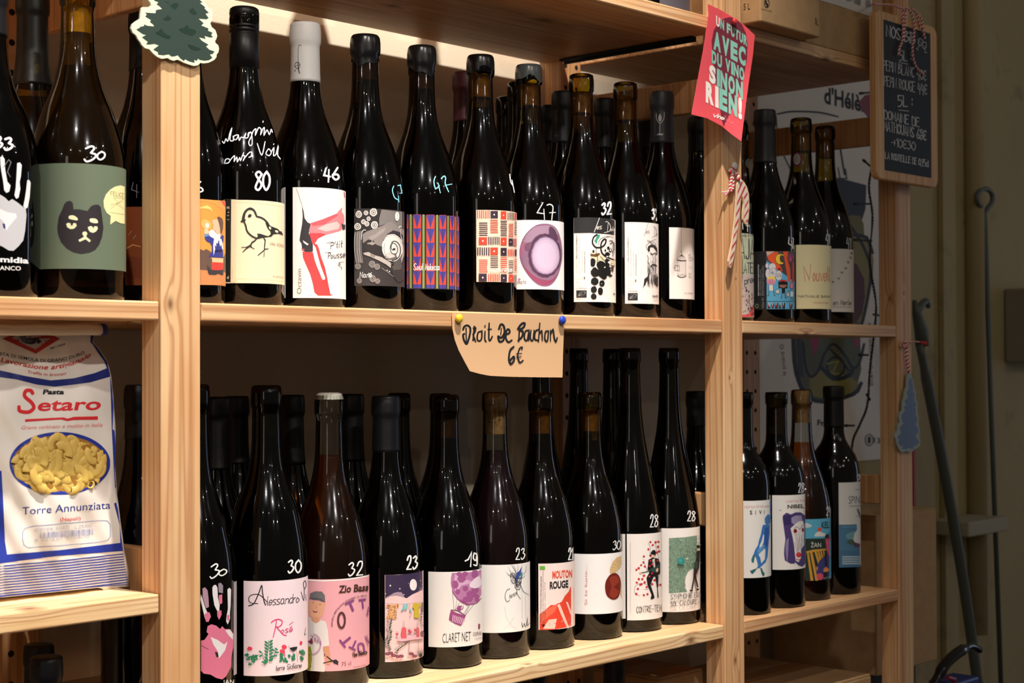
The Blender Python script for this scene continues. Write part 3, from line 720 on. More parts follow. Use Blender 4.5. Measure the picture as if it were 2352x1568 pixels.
# Mx gnome
b = B['Mx']; L('Mx', 380, 458, 517, 653, 'f5a04c', 12, 10); A = Art((455, 450, 7.467))
A.poly('-100,40 460,84 474,110 474,330 420,260 380,200 250,120 100,90 -100,90', 'f4a257'); A.poly('390,78 468,100 474,200 430,150', 'e2574e')
A.poly('-100,190 60,185 160,160 220,200 250,270 200,230 100,215 -100,230', 'ffd27a')
A.poly('-100,900 50,915 90,935 140,908 220,955 210,1060 300,1100 430,1060 474,960 474,1320 -100,1290', '6b5348'); A.poly('-100,1270 40,1265 474,1310 478,1530 -100,1520', 'cf8b5a')
A.poly('325,360 360,352 410,385 430,450 425,560 405,640 385,650 370,520 350,440 330,400', '6e5448'); A.poly('300,400 330,395 350,450 375,560 370,640 340,660 310,630 290,590 265,600 250,560 260,510 245,470 240,420 270,405', 'f2c0a2')
A.poly('60,430 100,398 150,410 200,440 230,490 210,560 170,580 110,560 70,540 50,490', 'e8b86a'); A.ell(155, 505, 32, 45, 'e8e2e0'); A.poly('110,540 180,590 165,650 105,650', 'f4caa6')
A.poly('105,660 180,648 185,690 110,705', '5f9ed0'); A.poly('112,700 190,680 250,710 390,700 410,660 438,690 430,780 415,800 430,1060 180,1045 232,950 235,860 200,800 150,780 120,740', '3c4294')
A.poly('175,620 230,570 275,600 330,660 380,640 375,720 350,770 310,730 280,735 200,690', 'f3efee'); A.poly('270,730 320,720 345,760 330,820 305,800 310,870 280,840 290,910 262,1020 255,850', 'eee8ea'); A.poly('360,730 395,735 420,830 428,930 405,900 390,830 375,870 358,800', 'eee8ea')
A.poly('285,930 400,920 410,955 285,962', '262544'); A.poly('235,1060 430,1068 425,1145 240,1135', 'f3c698'); A.poly('225,1130 430,1145 425,1260 330,1275 230,1265', 'e8483f'); A.poly('150,1180 220,1270 430,1270 428,1350 400,1358 340,1330 300,1352 190,1350 165,1310', '3f3b40')
b.print(A); A = Art(); A.hand('6', 446, 441, 466, 441, 24, 3.2, 'f2f2f2'); b.print(A, 'price_mark', ny=3)
# M0 bird
b = B['M0']; L('M0', 517, 459, 656, 650, 'f7e6c4', 6, 3); A = Art((480, 440, 6.27))
A.poly('212,105 312,103 302,1305 212,1300', '23221e'); A.text('PE', 245, 248, 285, 248, 34, 'e8dcb0', .02); A.text('s', 258, 305, 282, 305, 26, 'e8dcb0'); A.text('or', 248, 350, 284, 352, 22, 'e8dcb0'); A.text('m', 252, 410, 282, 410, 22, 'e8dcb0'); A.text('d', 248, 1255, 274, 1255, 44, 'e8dcb0', .02)
A.poly('312,110 388,114 382,1300 304,1303', 'f3dcb8')
A.line('318,152 500,152 800,172 1106,214', 2.5, 'c9b48e'); A.line('305,1252 600,1254 900,1272 1104,1290', 2.5, 'c9b48e')
A.line('505,385 515,320 545,270 590,250 640,262 675,300 695,355 745,368 800,395 850,440 880,490', 24, '2e2e2c', 3); A.line('480,415 492,345 520,285 560,252', 22, '2e2e2c', 3)
A.poly('450,432 490,385 532,400 525,425 500,445 455,438', '2e2e2c'); A.ell(590, 347, 30, 22, '2e2e2c', rot=-.6)
A.line('508,440 530,490 545,555 580,605 640,650 690,670', 24, '2e2e2c', 3); A.line('545,260 600,240 655,270 682,330', 26, '2e2e2c', 3)
A.poly('820,435 870,470 912,498 1010,535 1040,570 1065,572 1092,625 1020,603 945,612 915,645 800,660 690,685 660,668 705,655 712,630 700,602 760,608 820,630 870,640 905,610 900,570 860,530', '2e2e2c')
A.ell(893, 523, 15, 23, 'f7e6c4', rot=-.5); A.ell(992, 573, 27, 16, 'f7e6c4', rot=.4)
A.line('690,680 655,715 625,730 600,780 615,800', 22, '2e2e2c'); A.line('640,715 590,775 530,805', 14, '2e2e2c'); A.line('468,800 540,802 590,795', 12, '2e2e2c'); A.line('488,866 540,820 590,790', 14, '2e2e2c'); A.line('600,790 655,822', 14, '2e2e2c')
A.line('800,665 822,700 815,760 810,820', 16, '2e2e2c'); A.line('865,822 820,826 790,855 715,914', 13, '2e2e2c'); A.line('808,830 802,936', 10, '2e2e2c')
A.text('VIN YÔN', 890, 768, 1095, 800, 46, '8b7352', -.01); A.text('Vin de Fran', 930, 1228, 1092, 1248, 32, '8b7f66', -.01); A.text('L.VT.1', 338, 1230, 334, 1105, 14, 'b09c7c')
b.print(A)
A = Art((450, 0, 3.92))
for p in ('228,1272 245,1288 262,1250 280,1270 300,1195 318,1152', '318,1152 300,1255 330,1265 338,1225 378,1215 360,1255 335,1250 330,1225', '380,1215 388,1262 405,1235 430,1238 450,1200 440,1240 470,1235 478,1195 470,1215 500,1190 510,1290 490,1310 478,1280 500,1230',
          '500,1230 520,1180 545,1160 540,1215 570,1150 595,1165 590,1210 610,1160', '610,1160 625,1150 622,1215 650,1170 672,1210 690,1165 700,1190', '612,1100 613,1090',
          '250,1470 258,1438 285,1428 300,1445 285,1465 262,1470', '300,1445 330,1410 345,1405 340,1450 365,1415 370,1455 392,1420 400,1445 418,1400 430,1375', '418,1400 440,1405 425,1445 440,1420 480,1375 505,1370 500,1405 480,1415',
          '558,1292 600,1395 632,1275', '640,1375 665,1340 690,1370 672,1400 645,1390 640,1375', '690,1370 715,1330 712,1400 740,1385', '712,1300 715,1295', '735,1385 760,1300 750,1390 775,1430'):
    A.line(p, 9, 'e9e9ee', 4, new=False)
b.print(A, 'bottle_writing', ny=30, base=.0002)
B['M0'].price('80', 588, 436, 621, 436, 42, 5, gap=1.2)
# M1 leg
b = B['M1']; L('M1', 672, 430, 795, 684, 'fbf3ef', 12); A = Art((450, 380, 4.126)); R_ = 'e0474a'
A.line('948,215 960,245 990,335 1008,385', 3, '4a4448'); A.poly('1005,380 1020,430 1030,500 1060,540 1090,552 1085,600 1070,640 1100,700 1110,750 1110,815 1060,825 1020,810 1005,790 1000,740 980,710 990,640 1005,560 1012,480', '38343a')
A.poly('1012,708 1070,745 1055,756 1022,732', 'fbf3ef'); A.poly('1088,545 1200,510 1340,455 1360,430 1395,395 1390,440 1410,470 1415,520 1400,600 1370,620 1300,640 1220,660 1160,690 1125,745 1105,740 1095,680 1072,620 1085,570', 'ee8a92')
A.poly('1088,548 1200,512 1345,455 1352,475 1220,560 1110,575', 'e4606a'); A.poly('1150,600 1230,560 1340,530 1370,560 1360,600 1240,625', 'f8c4c4'); A.poly('1075,640 1180,640 1240,652 1160,690 1120,750 1100,730', 'e24a50')
A.poly('1010,815 1110,822 1128,900 1160,980 1190,1060 1205,1085 1228,1080 1228,1060 1190,960 1160,860 1140,780 1112,740 1150,745 1170,790 1190,870 1225,960 1248,1060 1262,1140 1280,1220 1305,1225 1280,1232 1160,1232 1125,1200 1110,1120 1085,1030 1040,930 1015,870', R_)
A.poly('1112,785 1125,790 1150,860 1185,950 1215,1030 1228,1060 1226,1078 1210,1082 1185,1040 1150,960 1125,890', 'fbf3ef')
A.poly('1000,790 1030,790 1025,802 1003,805', 'e4606a'); A.poly('1385,545 1405,560 1422,560 1422,600 1400,612 1390,580', '38343a'); A.line('1412,250 1418,300', 8, 'c04050')
A.hand("P'tit", 1280, 790, 1392, 772, 62, 5, '1b1b22', .12); A.hand('Pousse', 1255, 885, 1418, 868, 60, 5, '1b1b22', .12); A.line('1240,735 1300,725 1305,730', 4, '1b1b22'); A.line('1225,825 1290,822', 4, '1b1b22'); A.line('1405,912 1360,920 1375,938 1352,940 1385,965 1388,985', 4, '1b1b22')
A.text('Octavin', 998, 1215, 998, 978, 44, '33322f', -.012); b.print(A)
A = Art((450, 0, 3.92)); A.line('950,408 930,410 920,470 925,600 935,660 925,640 918,560', 3.5, '1a1a1a', 3); A.ring(916, 588, 22, 28, 3.5, '1a1a1a'); A.line('892,598 940,580', 3, '1a1a1a'); A.ell(895, 636, 5, 5, '1a1a1a'); b.print(A, 'capsule_drawing', ny=10, base=.0010)
b.price('46', 745, 414, 780, 412, 27, 4.6, xf=(0, 0, 1))
# M2 shell in hand
b = B['M2']; L('M2', 812, 479, 933, 656, '3a3638', 10); A = Art((800, 460, 7.127))
A.poly('90,136 560,150 520,330 500,460 360,500 90,520', '2b2829'); A.poly('560,150 950,190 950,520 880,460 700,360 520,420 520,300', '7f7a78')
for cx, cy, r in ((163, 228, 58), (290, 205, 40), (420, 195, 66), (145, 428, 58), (437, 405, 62), (335, 300, 36), (245, 350, 40), (305, 385, 42), (395, 1045, 56), (485, 1085, 50), (150, 1080, 50), (405, 1280, 56), (490, 1320, 44), (175, 1315, 44)):
    if cy > 1390: continue
    A.ell(cx, cy, r, r*1.02, 'd8d2cf' if cy < 600 else '8e8886', 18, wob=.12, seed=cx); A.ell(cx, cy, r*.62, r*.64, '4a4546', 16); A.ell(cx, cy, r*.5, r*.5, 'c9c3c0' if cy < 600 else '8a8482', 16); A.ell(cx, cy, r*.17, r*.17, '201e1f', 10)
A.poly('225,560 300,510 420,470 560,420 660,370 740,350 800,400 880,450 950,480 955,900 900,990 880,950 930,850 930,700 880,590 800,545 690,560 590,650 570,760 480,730 400,680 330,720 240,720', '8d8583')
A.poly('240,700 330,640 420,660 480,740 580,760 560,860 620,980 470,920 240,840', '302c2e'); A.poly('640,560 760,490 880,520 950,600 950,760 900,600 800,548 700,560', '37333a')
A.poly('330,600 440,560 560,470 640,440 600,520 480,600 380,650', '9f9896'); A.poly('300,700 400,680 470,700 400,735', 'a29a96')
A.poly('240,860 330,845 450,900 560,930 650,980 720,1020 720,1110 640,1050 500,980 360,920 260,890', 'b8b0ac'); A.poly('360,860 450,900 440,940 370,915', '8f8884')
A.poly('715,1040 780,1000 880,950 910,1060 900,1120 840,1150 760,1140', '5a5554'); A.poly('730,1045 780,1015 765,1070 735,1080', '2c292a')
A.poly('960,1120 900,1130 780,1140 720,1120 760,1240 830,1330 880,1340 950,1290', '3b3738')
A.ell(748, 775, 182, 225, 'e4dfdc', 32, wob=.04); A.ell(720, 920, 110, 60, '6f6a68', 20, wob=.2); A.ell(700, 900, 90, 46, 'cfcac6', 20, wob=.3)
A.line('730,700 760,672 820,680 870,740 885,830 860,920 800,970 740,985', 16, '2b2829', 4); A.line('720,720 708,790 730,860 790,880 830,840 830,770 795,715 755,700 730,730 725,780 750,815 785,800', 14, '4a4645', 4)
A.ell(775, 800, 24, 20, '3a3636'); A.line('610,700 600,800 630,900 700,960', 10, '9c9694', 3); A.line('650,600 720,570 800,580 870,640 900,720', 8, 'b5afac', 3)
for i, x in enumerate((95, 118, 140, 160, 180, 205)): A.line([(x+10, 520+i*-4), (x-4, 640), (x-2, 800), (x+14, 930), (x+30, 1020)], 9, 'd8d3d0' if i % 2 == 0 else 'a8a29f', 4)
A.line('205,640 215,540 250,485 285,490', 14, 'd8d3d0', 3)
A.ell(827, 262, 36, 76, 'efebe8'); A.line('827,195 825,330', 5, '5a5552'); A.line('860,450 872,425 895,432', 12, 'efebe8', 3); A.line('560,1105 765,1248', 5, 'c9c3c0'); A.ell(655, 1145, 10, 10, 'e0dcd8'); A.ell(693, 1165, 12, 12, 'e0dcd8')
A.line('880,480 925,850 905,1010', 8, 'e8e4e0', 3)
A.hand('Nane', 185, 1265, 385, 1258, 90, 10, 'ffffff', .1); A.line('335,1190 355,1205 385,1185', 10, 'ffffff'); b.print(A)
A = Art((450, 380, 4.126)); A.line('1893,195 1880,235 1900,300 1935,325', 10, '8fe0f5', 3); A.line('1940,290 1945,345', 10, '8fe0f5'); A.line('1935,190 1960,185 1975,255', 10, '8fe0f5'); A.line('1955,262 1978,262', 8, '8fe0f5'); b.print(A, 'price_mark', ny=4, base=.0002)
# M3 textile
b = B['M3']; L('M3', 934, 494, 1055, 664, '2b2a20', 10); A = Art((900, 400, 4.356)); PU, RE, OL = '4a3f96', 'd8473e', '7d8a4e'
cols = [(146, 162), (212, 292), (346, 430), (478, 548), (585, 633), (655, 678)]
rows_ = [405, 540, 680, 822, 965, 1100, 1145]
for i, (x0, x1) in enumerate(cols):
    dy = [0, 0, 3, 6, 14, 24][i]
    A.rect(x0, 402+dy, x1, 1140+dy*.6, RE)
    for j, y in enumerate(rows_[:-1]):
        ye = min(rows_[j+1], 1142)
        ya = y+dy; m = (x0+x1)/2
        if j == 0: A.poly([(x0, ya), (x1, ya), (m+2, ye+dy-10), (m-2, ye+dy-10)], PU)
        elif ye-y > 60: A.poly([(x0, ya+2), (x1, ya+2), (m+3, ye+dy-8), (m-3, ye+dy-8)], PU)
        else: A.rect(x0, ya, x1, ye+dy*.6, PU)
    if x1-x0 > 30: A.line([((x0+x1)/2, 405+dy), ((x0+x1)/2, 1138+dy*.6)], 4, '26223a')
for x, dy in ((187, 0), (317, 1), (455, 5), (566, 12), (643, 22)):
    w = 24 if x < 500 else (16 if x < 600 else 10)
    A.rect(x-w/2, 403+dy, x+w/2, 1140+dy*.6, OL)
    A.line([(x, 404+dy), (x, 1139+dy*.6)], w*.35, '9aa564')
A.hand('Soul', 216, 958, 308, 958, 66, 6, 'ffffff', .15); A.hand('Makossa', 335, 958, 478, 958, 62, 6, 'ffffff', .15); b.print(A)
A = Art((900, 400, 4.356)); A.line('440,22 424,70 440,145 480,115', 11, '8fe0f5', 2); A.line('468,90 490,185', 11, '8fe0f5'); A.line('500,42 530,18 545,40 540,90 575,175', 11, '8fe0f5', 3); A.line('540,112 608,98', 10, '8fe0f5'); b.print(A, 'price_mark', ny=6, base=.0002)
# M4 woven dashes
b = B['M4']; L('M4', 1094, 482, 1187, 647, 'f8dcc6', 10); A = Art((900, 400, 4.356)); r = random.Random(4); RD, PL = 'd84a38', '3c2a3e'
def vdash(x0, x1, y0, y1, n, c):
    for i in range(n):
        x = x0+(x1-x0)*(i+.5)/n; w = (x1-x0)/n*.62
        A.line([(x+r.uniform(-1, 1), y0+r.uniform(0, 4)), (x+r.uniform(-1, 1), y1-r.uniform(0, 4))], w, c)
def hdash(x0, x1, y0, y1, n, c):
    for i in range(n):
        y = y0+(y1-y0)*(i+.5)/n; w = (y1-y0)/n*.52
        A.line([(x0+r.uniform(0, 4), y+r.uniform(-1, 1)), (x1-r.uniform(0, 3), y+r.uniform(-1, 1))], w, c)
def sq(x0, y0, x1, y1, c): A.rect(x0, y0, x1, y1, c); A.ell((x0+x1)/2, (y0+y1)/2, (x1-x0)*.11, (x1-x0)*.11, 'fbe9da', 10)
vdash(850, 982, 365, 440, 7, RD); sq(988, 367, 1063, 442, PL); sq(1092, 370, 1148, 450, RD); vdash(1158, 1228, 382, 455, 6, PL); A.rect(1230, 388, 1248, 455, RD)
hdash(875, 955, 478, 618, 7, PL); hdash(988, 1060, 450, 592, 8, RD); hdash(1092, 1150, 458, 622, 9, PL); hdash(1172, 1216, 490, 632, 8, RD); hdash(1232, 1250, 470, 610, 8, PL)
sq(870, 630, 953, 705, RD); vdash(960, 1082, 628, 700, 7, PL); sq(1090, 632, 1150, 710, RD); sq(1170, 642, 1212, 715, PL); A.rect(1214, 645, 1250, 715, 'c47468')
vdash(850, 982, 735, 808, 6, PL); sq(986, 733, 1062, 808, RD); sq(1090, 736, 1150, 815, PL); vdash(1158, 1226, 748, 818, 7, RD); A.rect(1232, 752, 1250, 815, PL)
hdash(875, 955, 848, 988, 7, RD); hdash(988, 1060, 818, 942, 7, PL); hdash(1090, 1150, 824, 985, 8, RD); hdash(1172, 1214, 858, 995, 8, PL); hdash(1228, 1248, 840, 970, 7, RD)
sq(870, 996, 950, 1072, PL); vdash(960, 1082, 998, 1068, 7, RD); sq(1090, 1000, 1150, 1076, PL); sq(1170, 1005, 1212, 1078, RD); A.rect(1214, 1008, 1248, 1078, '9a8888')
A.hand('Vaccarèse', 945, 968, 1200, 978, 48, 5, 'ffffff', .2); b.print(A)
A = Art((900, 400, 4.356)); A.line('1185,0 1195,75 1215,110', 11, 'f2f2f2', 2); A.line('1208,60 1232,180', 11, 'f2f2f2'); b.print(A, 'price_mark', ny=4, base=.0002)
# M5 watercolour
b = B['M5']; L('M5', 1182, 505, 1302, 664, 'fbf4f8', 10, 20); A = Art((900, 400, 4.356))
o_ = '1450,510 1520,495 1600,500 1660,530 1700,590 1728,690 1738,800 1725,900 1690,1010 1640,1085 1580,1120 1500,1118 1430,1080 1360,1010 1300,920 1272,840 1268,760 1285,690 1320,620 1380,555'
A.poly(o_, '8f6480', 4); A.poly('1455,522 1600,512 1660,545 1690,600 1640,640 1560,600 1440,640 1390,700 1330,690 1300,720 1330,630 1385,565', 'a98aa4', 3)
A.poly('1290,860 1340,940 1430,1020 1560,1060 1680,980 1660,1040 1580,1105 1500,1102 1430,1065 1350,985', '9a4a6c', 3); A.poly('1285,700 1350,680 1350,760 1300,850 1275,800', 'a86a88', 2)
A.poly('1300,820 1350,720 1420,650 1500,610 1600,600 1690,660 1730,760 1725,900 1680,1000 1600,1060 1480,1040 1380,980 1310,900', '94708e', 4)
for k, (rx, ry, c) in enumerate(((186, 222, '7c5876'), (181, 217, '6a4864'), (176, 211, '543850'), (168, 203, '452c44'), (162, 197, '5e445e'), (158, 192, '7a5c7c'), (154, 187, '9478a0'), (150, 182, 'b298bc'), (144, 176, 'c6aecd'), (128, 158, 'd0b9d8'), (104, 130, 'd6c1de'))): A.ell(1545+k*1.3, 815, rx, ry, c, 44, wob=.06 if k < 7 else .02, seed=3+k//3)
A.poly('1600,520 1660,560 1690,660 1640,650 1590,590', '5c3f58', 2); A.poly('1330,700 1400,680 1380,760 1330,760', '7a5472', 2)
A.hand('tomato', 1210, 1100, 1338, 1092, 42, 3.5, '6a2030', .15); A.hand('e', 1255, 1065, 1275, 1062, 38, 3.5, '6a2030', .1); b.print(A)
A = Art((900, 400, 4.356)); A.line('1525,285 1462,385 1540,395', 11, 'f2f2f2', 1); A.line('1535,350 1542,450', 11, 'f2f2f2'); A.line('1570,310 1600,300 1635,325 1628,400 1622,455', 11, 'f2f2f2', 3); A.line('1598,385 1662,382', 10, 'f2f2f2'); b.print(A, 'price_mark', ny=5, base=.0002)
# shared side print of M6 / M7
def side(A, sx, dx, dy, n1):
    X = lambda x: dx+x*sx
    A.text('Céline et Steve GORMALLY', X(112), dy+790, X(112), dy+362, 18, '2a2626', .015); A.text('mis en bouteille par', X(110), dy+1025, X(110), dy+812, 15, '8a8482', -.01)
    A.text('vignerons à Passenans (39230) - France', X(160), dy+1030, X(160), dy+425, 16, '8a8482', -.01); A.text('Vin Bio, contient des sulfites', X(212), dy+1025, X(212), dy+620, 16, '8a8482', -.01); A.text('www.les-dolomies.com', X(258), dy+1025, X(258), dy+655, 16, '2a2626', .02)
    A.text('13,5% vol', X(98), dy+1135, X(200), dy+1137, 42, '9a9492', -.02); A.text('750 ml', X(98), dy+1200, X(168), dy+1202, 40, '9a9492', -.02); A.ring(X(245), dy+1110, 25*sx, 28, 3, '8a8482'); A.ell(X(245), dy+1108, 9*sx, 22, '26222a')
    A.text('Made in France', X(98), dy+1243, X(200), dy+1243, 10, '6a6462'); A.text(n1, X(95), dy+1294, X(285), dy+1296, 22, '3a3634')
    A.rect(X(97), dy+1318, X(285), dy+1444, '2b2b2d')
    for t in range(12):
        a = t/12*2*math.pi; A.ell(X(200+58*math.cos(a)-12*math.sin(a)), dy+1376+32*math.sin(a)-14*math.cos(a), 5*sx, 5, 'e8e8e8', 6)
    A.line([(X(130), dy+1418), (X(165), dy+1390), (X(200), dy+1368)], 4, 'e8e8e8'); A.text('FR-BIO-01', X(97), dy+1466, X(190), dy+1467, 10, '4a4442'); A.text('Agriculture France', X(97), dy+1484, X(245), dy+1486, 12, '4a4442')
# M6 ink blots
b = B['M6']; L('M6', 1317, 500, 1416, 693, 'fbf2ec', 12); A = Art((1310, 490, 7.467))
A.poly('50,74 300,66 500,72 700,92 790,116 800,380 700,360 560,350 350,335 52,340', '2a2a2c'); side(A, 1, 0, 0, 'L-C-PINOT2022')
A.line('512,80 420,318', 13, 'fbf4ee'); A.hand('es', 465, 272, 548, 268, 86, 9, 'fbf4ee', .15); A.line('622,150 650,138 700,190 712,260 690,305 640,322 598,330', 9, 'fbf4ee', 3); A.line('672,150 655,310', 8, 'fbf4ee'); A.hand('olo', 712, 305, 790, 300, 75, 7, 'fbf4ee', .15)
A.poly('350,680 440,670 540,700 640,780 790,790 790,900 700,880 560,820 470,800 460,870 430,780 350,760', 'e9d9b8'); A.poly('355,690 420,700 480,680 530,690 470,745 400,740 358,735', '6b4a30', 2)
A.poly('440,440 470,380 490,360 525,366 518,400 480,450 470,500 442,522 445,490 422,470', '3fa088')
A.line('470,362 415,400 388,470 400,530 450,580 530,582 590,550 625,500 630,450', 26, '141414', 5); A.line('630,450 600,440 560,480 540,540 545,640 580,700 650,750', 26, '141414', 4); A.line('640,730 700,770 790,800', 24, '141414', 3)
A.line('500,540 505,480 540,430 600,405 650,392 690,400', 7, '141414', 3); A.line('455,600 458,700 480,760 470,840', 9, '141414', 3); A.line('530,740 600,810 660,850 740,860', 12, '141414', 2)
for cx, cy, rx, ry in ((405, 650, 20, 26), (618, 635, 14, 22), (672, 590, 22, 26), (708, 630, 26, 34), (655, 700, 46, 36)): A.ell(cx, cy, rx, ry, '141414', 14, wob=.2, seed=cx)
A.ell(710, 628, 12, 20, 'fbf2ec', 10); A.ell(652, 738, 18, 12, 'fbf2ec', 10)
A.line('640,420 660,400 720,392 760,420', 6, '141414', 2); A.line('690,470 730,465 740,500 700,520', 12, '141414', 2); A.scribble(740, 400, 790, 760, 5, 6, '2a2422', 6); A.scribble(700, 880, 792, 1010, 5, 10, '3a2a24', 9)
A.poly('640,770 700,800 690,900 712,960 715,1050 745,1050 740,1078 708,1082 705,1110 690,1075 650,1065 640,1110 600,1138 560,1120 500,1070 440,1090 400,1085 360,1040 355,990 400,930 440,920 500,975 458,880 480,830 540,812 580,825 620,860 610,800', '141414')
for cx, cy, rx, ry, c in ((392, 840, 50, 76, 7), (428, 1165, 70, 68, 8), (558, 1200, 50, 58, 9), (412, 1305, 56, 58, 10), (530, 1332, 46, 68, 11), (410, 1425, 52, 54, 12)): A.ell(cx, cy, rx, ry, '141414', 14, wob=.12, seed=c)
A.rect(340, 760, 353, 1480, 'fbf2ec'); A.ell(552, 1206, 6, 6, 'fbf2ec', 8); A.poly('590,935 612,905 622,930', 'fbf2ec'); A.poly('660,830 690,815 725,840 720,865 680,860', 'fbf2ec'); A.line('620,1195 680,1210 722,1185', 2, 'a09890', 2); A.hand('le', 762, 1395, 790, 1395, 42, 6, '2a2626')
b.print(A); B['M6'].price('32', 1385, 493, 1408, 491, 26, 4)
# M7 bearded man
b = B['M7']; L('M7', 1435, 510, 1519, 697, 'f8efee', 12); A = Art((1430, 500, 7.467)); side(A, 1, -5, -28, 'L-BCH-TROUSS2022')
A.line('476,82 395,320', 5, '3a3638'); A.hand('es', 432, 270, 495, 262, 76, 5, '3a3638', .15); A.line('565,152 590,150 625,200 628,270 600,315 545,334', 5, '3a3638', 3); A.line('598,165 590,322', 5, '3a3638'); A.hand('o', 628, 305, 650, 300, 60, 4, '3a3638')
A.line('620,362 560,385 500,420 445,465 438,500 470,560', 6, '55504f', 3); A.poly('470,490 530,455 600,470 640,520 650,620 620,560 570,500 510,505 505,570 480,585 465,540', '2f2c2e'); A.scribble(440, 380, 640, 500, 5, 3.5, '6a6462', 2)
A.line('515,600 560,625 600,600', 12, '2f2c2e', 2); A.line('605,600 625,620 640,600', 12, '2f2c2e', 2); A.line('520,630 560,640', 9, '2f2c2e'); A.line('600,640 640,625', 9, '2f2c2e'); A.line('560,650 570,720 545,760 590,770', 6, '4a4648', 2); A.line('600,650 625,740', 6, '4a4648', 2)
A.line('455,640 480,700 470,760 490,790', 8, '4a4648', 2); A.poly('510,830 560,790 620,800 648,830 600,825 560,815 530,850', '2f2c2e'); A.line('550,840 570,870 560,900', 10, '2f2c2e')
for k in range(26): q = r.uniform(0, 1); A.line([(460+180*q+r.uniform(-8, 8), 640+r.uniform(0, 120)+130*r.random()), (455+190*q, 850+r.uniform(0, 60)), (470+170*q+r.uniform(-12, 12), 940+r.uniform(0, 60))], 4.5, '4a4648', 3, .4)
for k in range(30): q = r.uniform(0, 1); A.line([(470+170*q, 930+r.uniform(0, 60)), (450+190*q+r.uniform(-10, 10), 1060), (470+170*q+r.uniform(-14, 14), 1130+r.uniform(0, 70))], r.choice((4, 7, 11)), r.choice(('2f2c2e', '56524f', '3c393a')), 3, .6)
A.poly('400,1045 450,1015 465,990 475,1050 440,1095 420,1150 395,1160 380,1205 375,1200 390,1130', '2f2c2e'); A.poly('620,1020 655,1000 657,1170 630,1180 610,1110', '38353a'); A.text('bordi', 555, 1358, 650, 1362, 40, '2f2c2e', .03); A.hand('Trouss', 562, 1420, 655, 1425, 28, 2.5, '6a6462'); b.print(A)
B['M7'].price('3', 1504, 503, 1510, 503, 23, 3.6); A = Art(); A.line('1513,480 1515,506', 3, 'eeeef2'); B['M7'].print(A, 'price_mark', base=.0002)
# M8 bird cage
b = B['M8']; L('M8', 1540, 522, 1607, 686, 'f8eeea', 8); A = Art((1430, 500, 7.467)); K = '3b3735'
A.line('1068,170 1072,400 1070,575', 5, K); A.ell(1068, 575, 8, 12, K); A.line('1070,580 1080,610 1072,640', 8, K); A.poly('1050,655 1075,625 1100,650', K)
A.line('988,725 995,690 1020,660 1070,640 1120,660 1150,695 1160,725', 5, K, 4)
for x in (1018, 1045, 1072, 1100, 1130): A.line([(x, 730), ((x+1072)/2+(x-1072)*.25, 672), (1072, 642)], 4, K, 3)
A.line('985,722 1072,736 1162,732', 15, K, 3)
for x in (990, 1012, 1038, 1065, 1092, 1118, 1145, 1160): A.line([(x, 735), (x+1, 1000)], 4.5 if x not in (990, 1160) else 6, K)
A.line('986,990 1020,1012 1080,1020 1130,1012 1164,995', 13, K, 3); A.line('990,992 1072,975 1160,985', 4, K, 3)
A.line('935,815 1025,822 1027,908 935,903 935,815', 6, K); A.line('950,820 952,900', 4, K); A.line('985,822 985,904', 4, K); A.ell(926, 856, 8, 9, K)
A.text("l'Env", 1210, 738, 1312, 748, 125, K, -.02); A.text('CARAFT', 1212, 870, 1312, 876, 52, 'a09a98', -.03); A.text('2022', 1212, 1022, 1274, 1026, 84, '7a7472', -.02); A.text('Paysan VIGNERON', 1130, 1302, 1308, 1308, 26, '6a6462', -.01); b.print(A)
for key, xf, cx, col in (('M8', (1240, 140, 4.9), 1348, 'd8d8da'), ('sd', (1240, 140, 4.9), 185, '3f4042'), ('se', (1240, 140, 4.9), 825, '3f4042')):
    A = Art(xf); dy = {'M8': 0, 'sd': 15, 'se': 95}[key]; k = 1 if key == 'M8' else .85
    A.line([(cx-48*k, 590+dy), (cx-45*k, 650+dy), (cx-15*k, 695+dy), (cx+15*k, 695+dy), (cx+48*k, 650+dy), (cx+55*k, 580+dy)], 8*k, col, 3); A.poly([(cx-2, 590+dy), (cx+20*k, 630+dy), (cx+18*k, 670+dy), (cx, 685+dy), (cx-20*k, 670+dy), (cx-22*k, 630+dy)], col)
    A.line([(cx-2, 695+dy), (cx-4, 815+dy)], 10*k, col); A.poly([(cx-46*k, 832+dy), (cx-8, 814+dy), (cx+46*k, 822+dy), (cx+30*k, 838+dy)], col)
    if key == 'M8': A.text('DOMAINE DE MIREAU', 1292, 840, 1292, 560, 20, '8a8a8c', -.02)
    B[key].print(A, 'capsule_print', ny=12, base=.0010)
# ---- lower row labels
# L0 pink hand
b = B['L0']; A = Art((450, 1220, 4.505)); PK, WH = 'd0708e', 'd9d6da'
A.poly('52,650 70,700 100,800 130,860 130,925 110,930 90,890 60,760 45,700', WH); A.poly('85,860 110,840 140,835 155,880 130,935 105,935', PK); A.poly('68,590 95,578 120,610 130,690 134,780 105,795 88,740 70,680', 'a8869a')
A.poly('170,580 185,556 205,552 222,580 226,680 245,760 240,830 215,815 190,760 172,650', WH); A.poly('218,825 262,815 265,860 240,915 222,880', PK)
A.poly('230,540 255,530 280,560 278,640 235,630', '8d8290'); A.poly('236,660 270,650 272,740 250,755 238,720', PK); A.poly('325,600 345,582 362,600 358,760 350,850 352,900 328,962 312,930 318,860 330,800', WH); A.poly('318,870 345,860 345,915 325,930', PK)
A.poly('52,1130 90,1120 130,1060 110,1040 120,980 160,960 210,975 250,1010 270,980 300,1010 350,1010 388,1060 384,1200 365,1300 362,1400 310,1500 270,1530 210,1515 150,1480 80,1470 52,1440', PK)
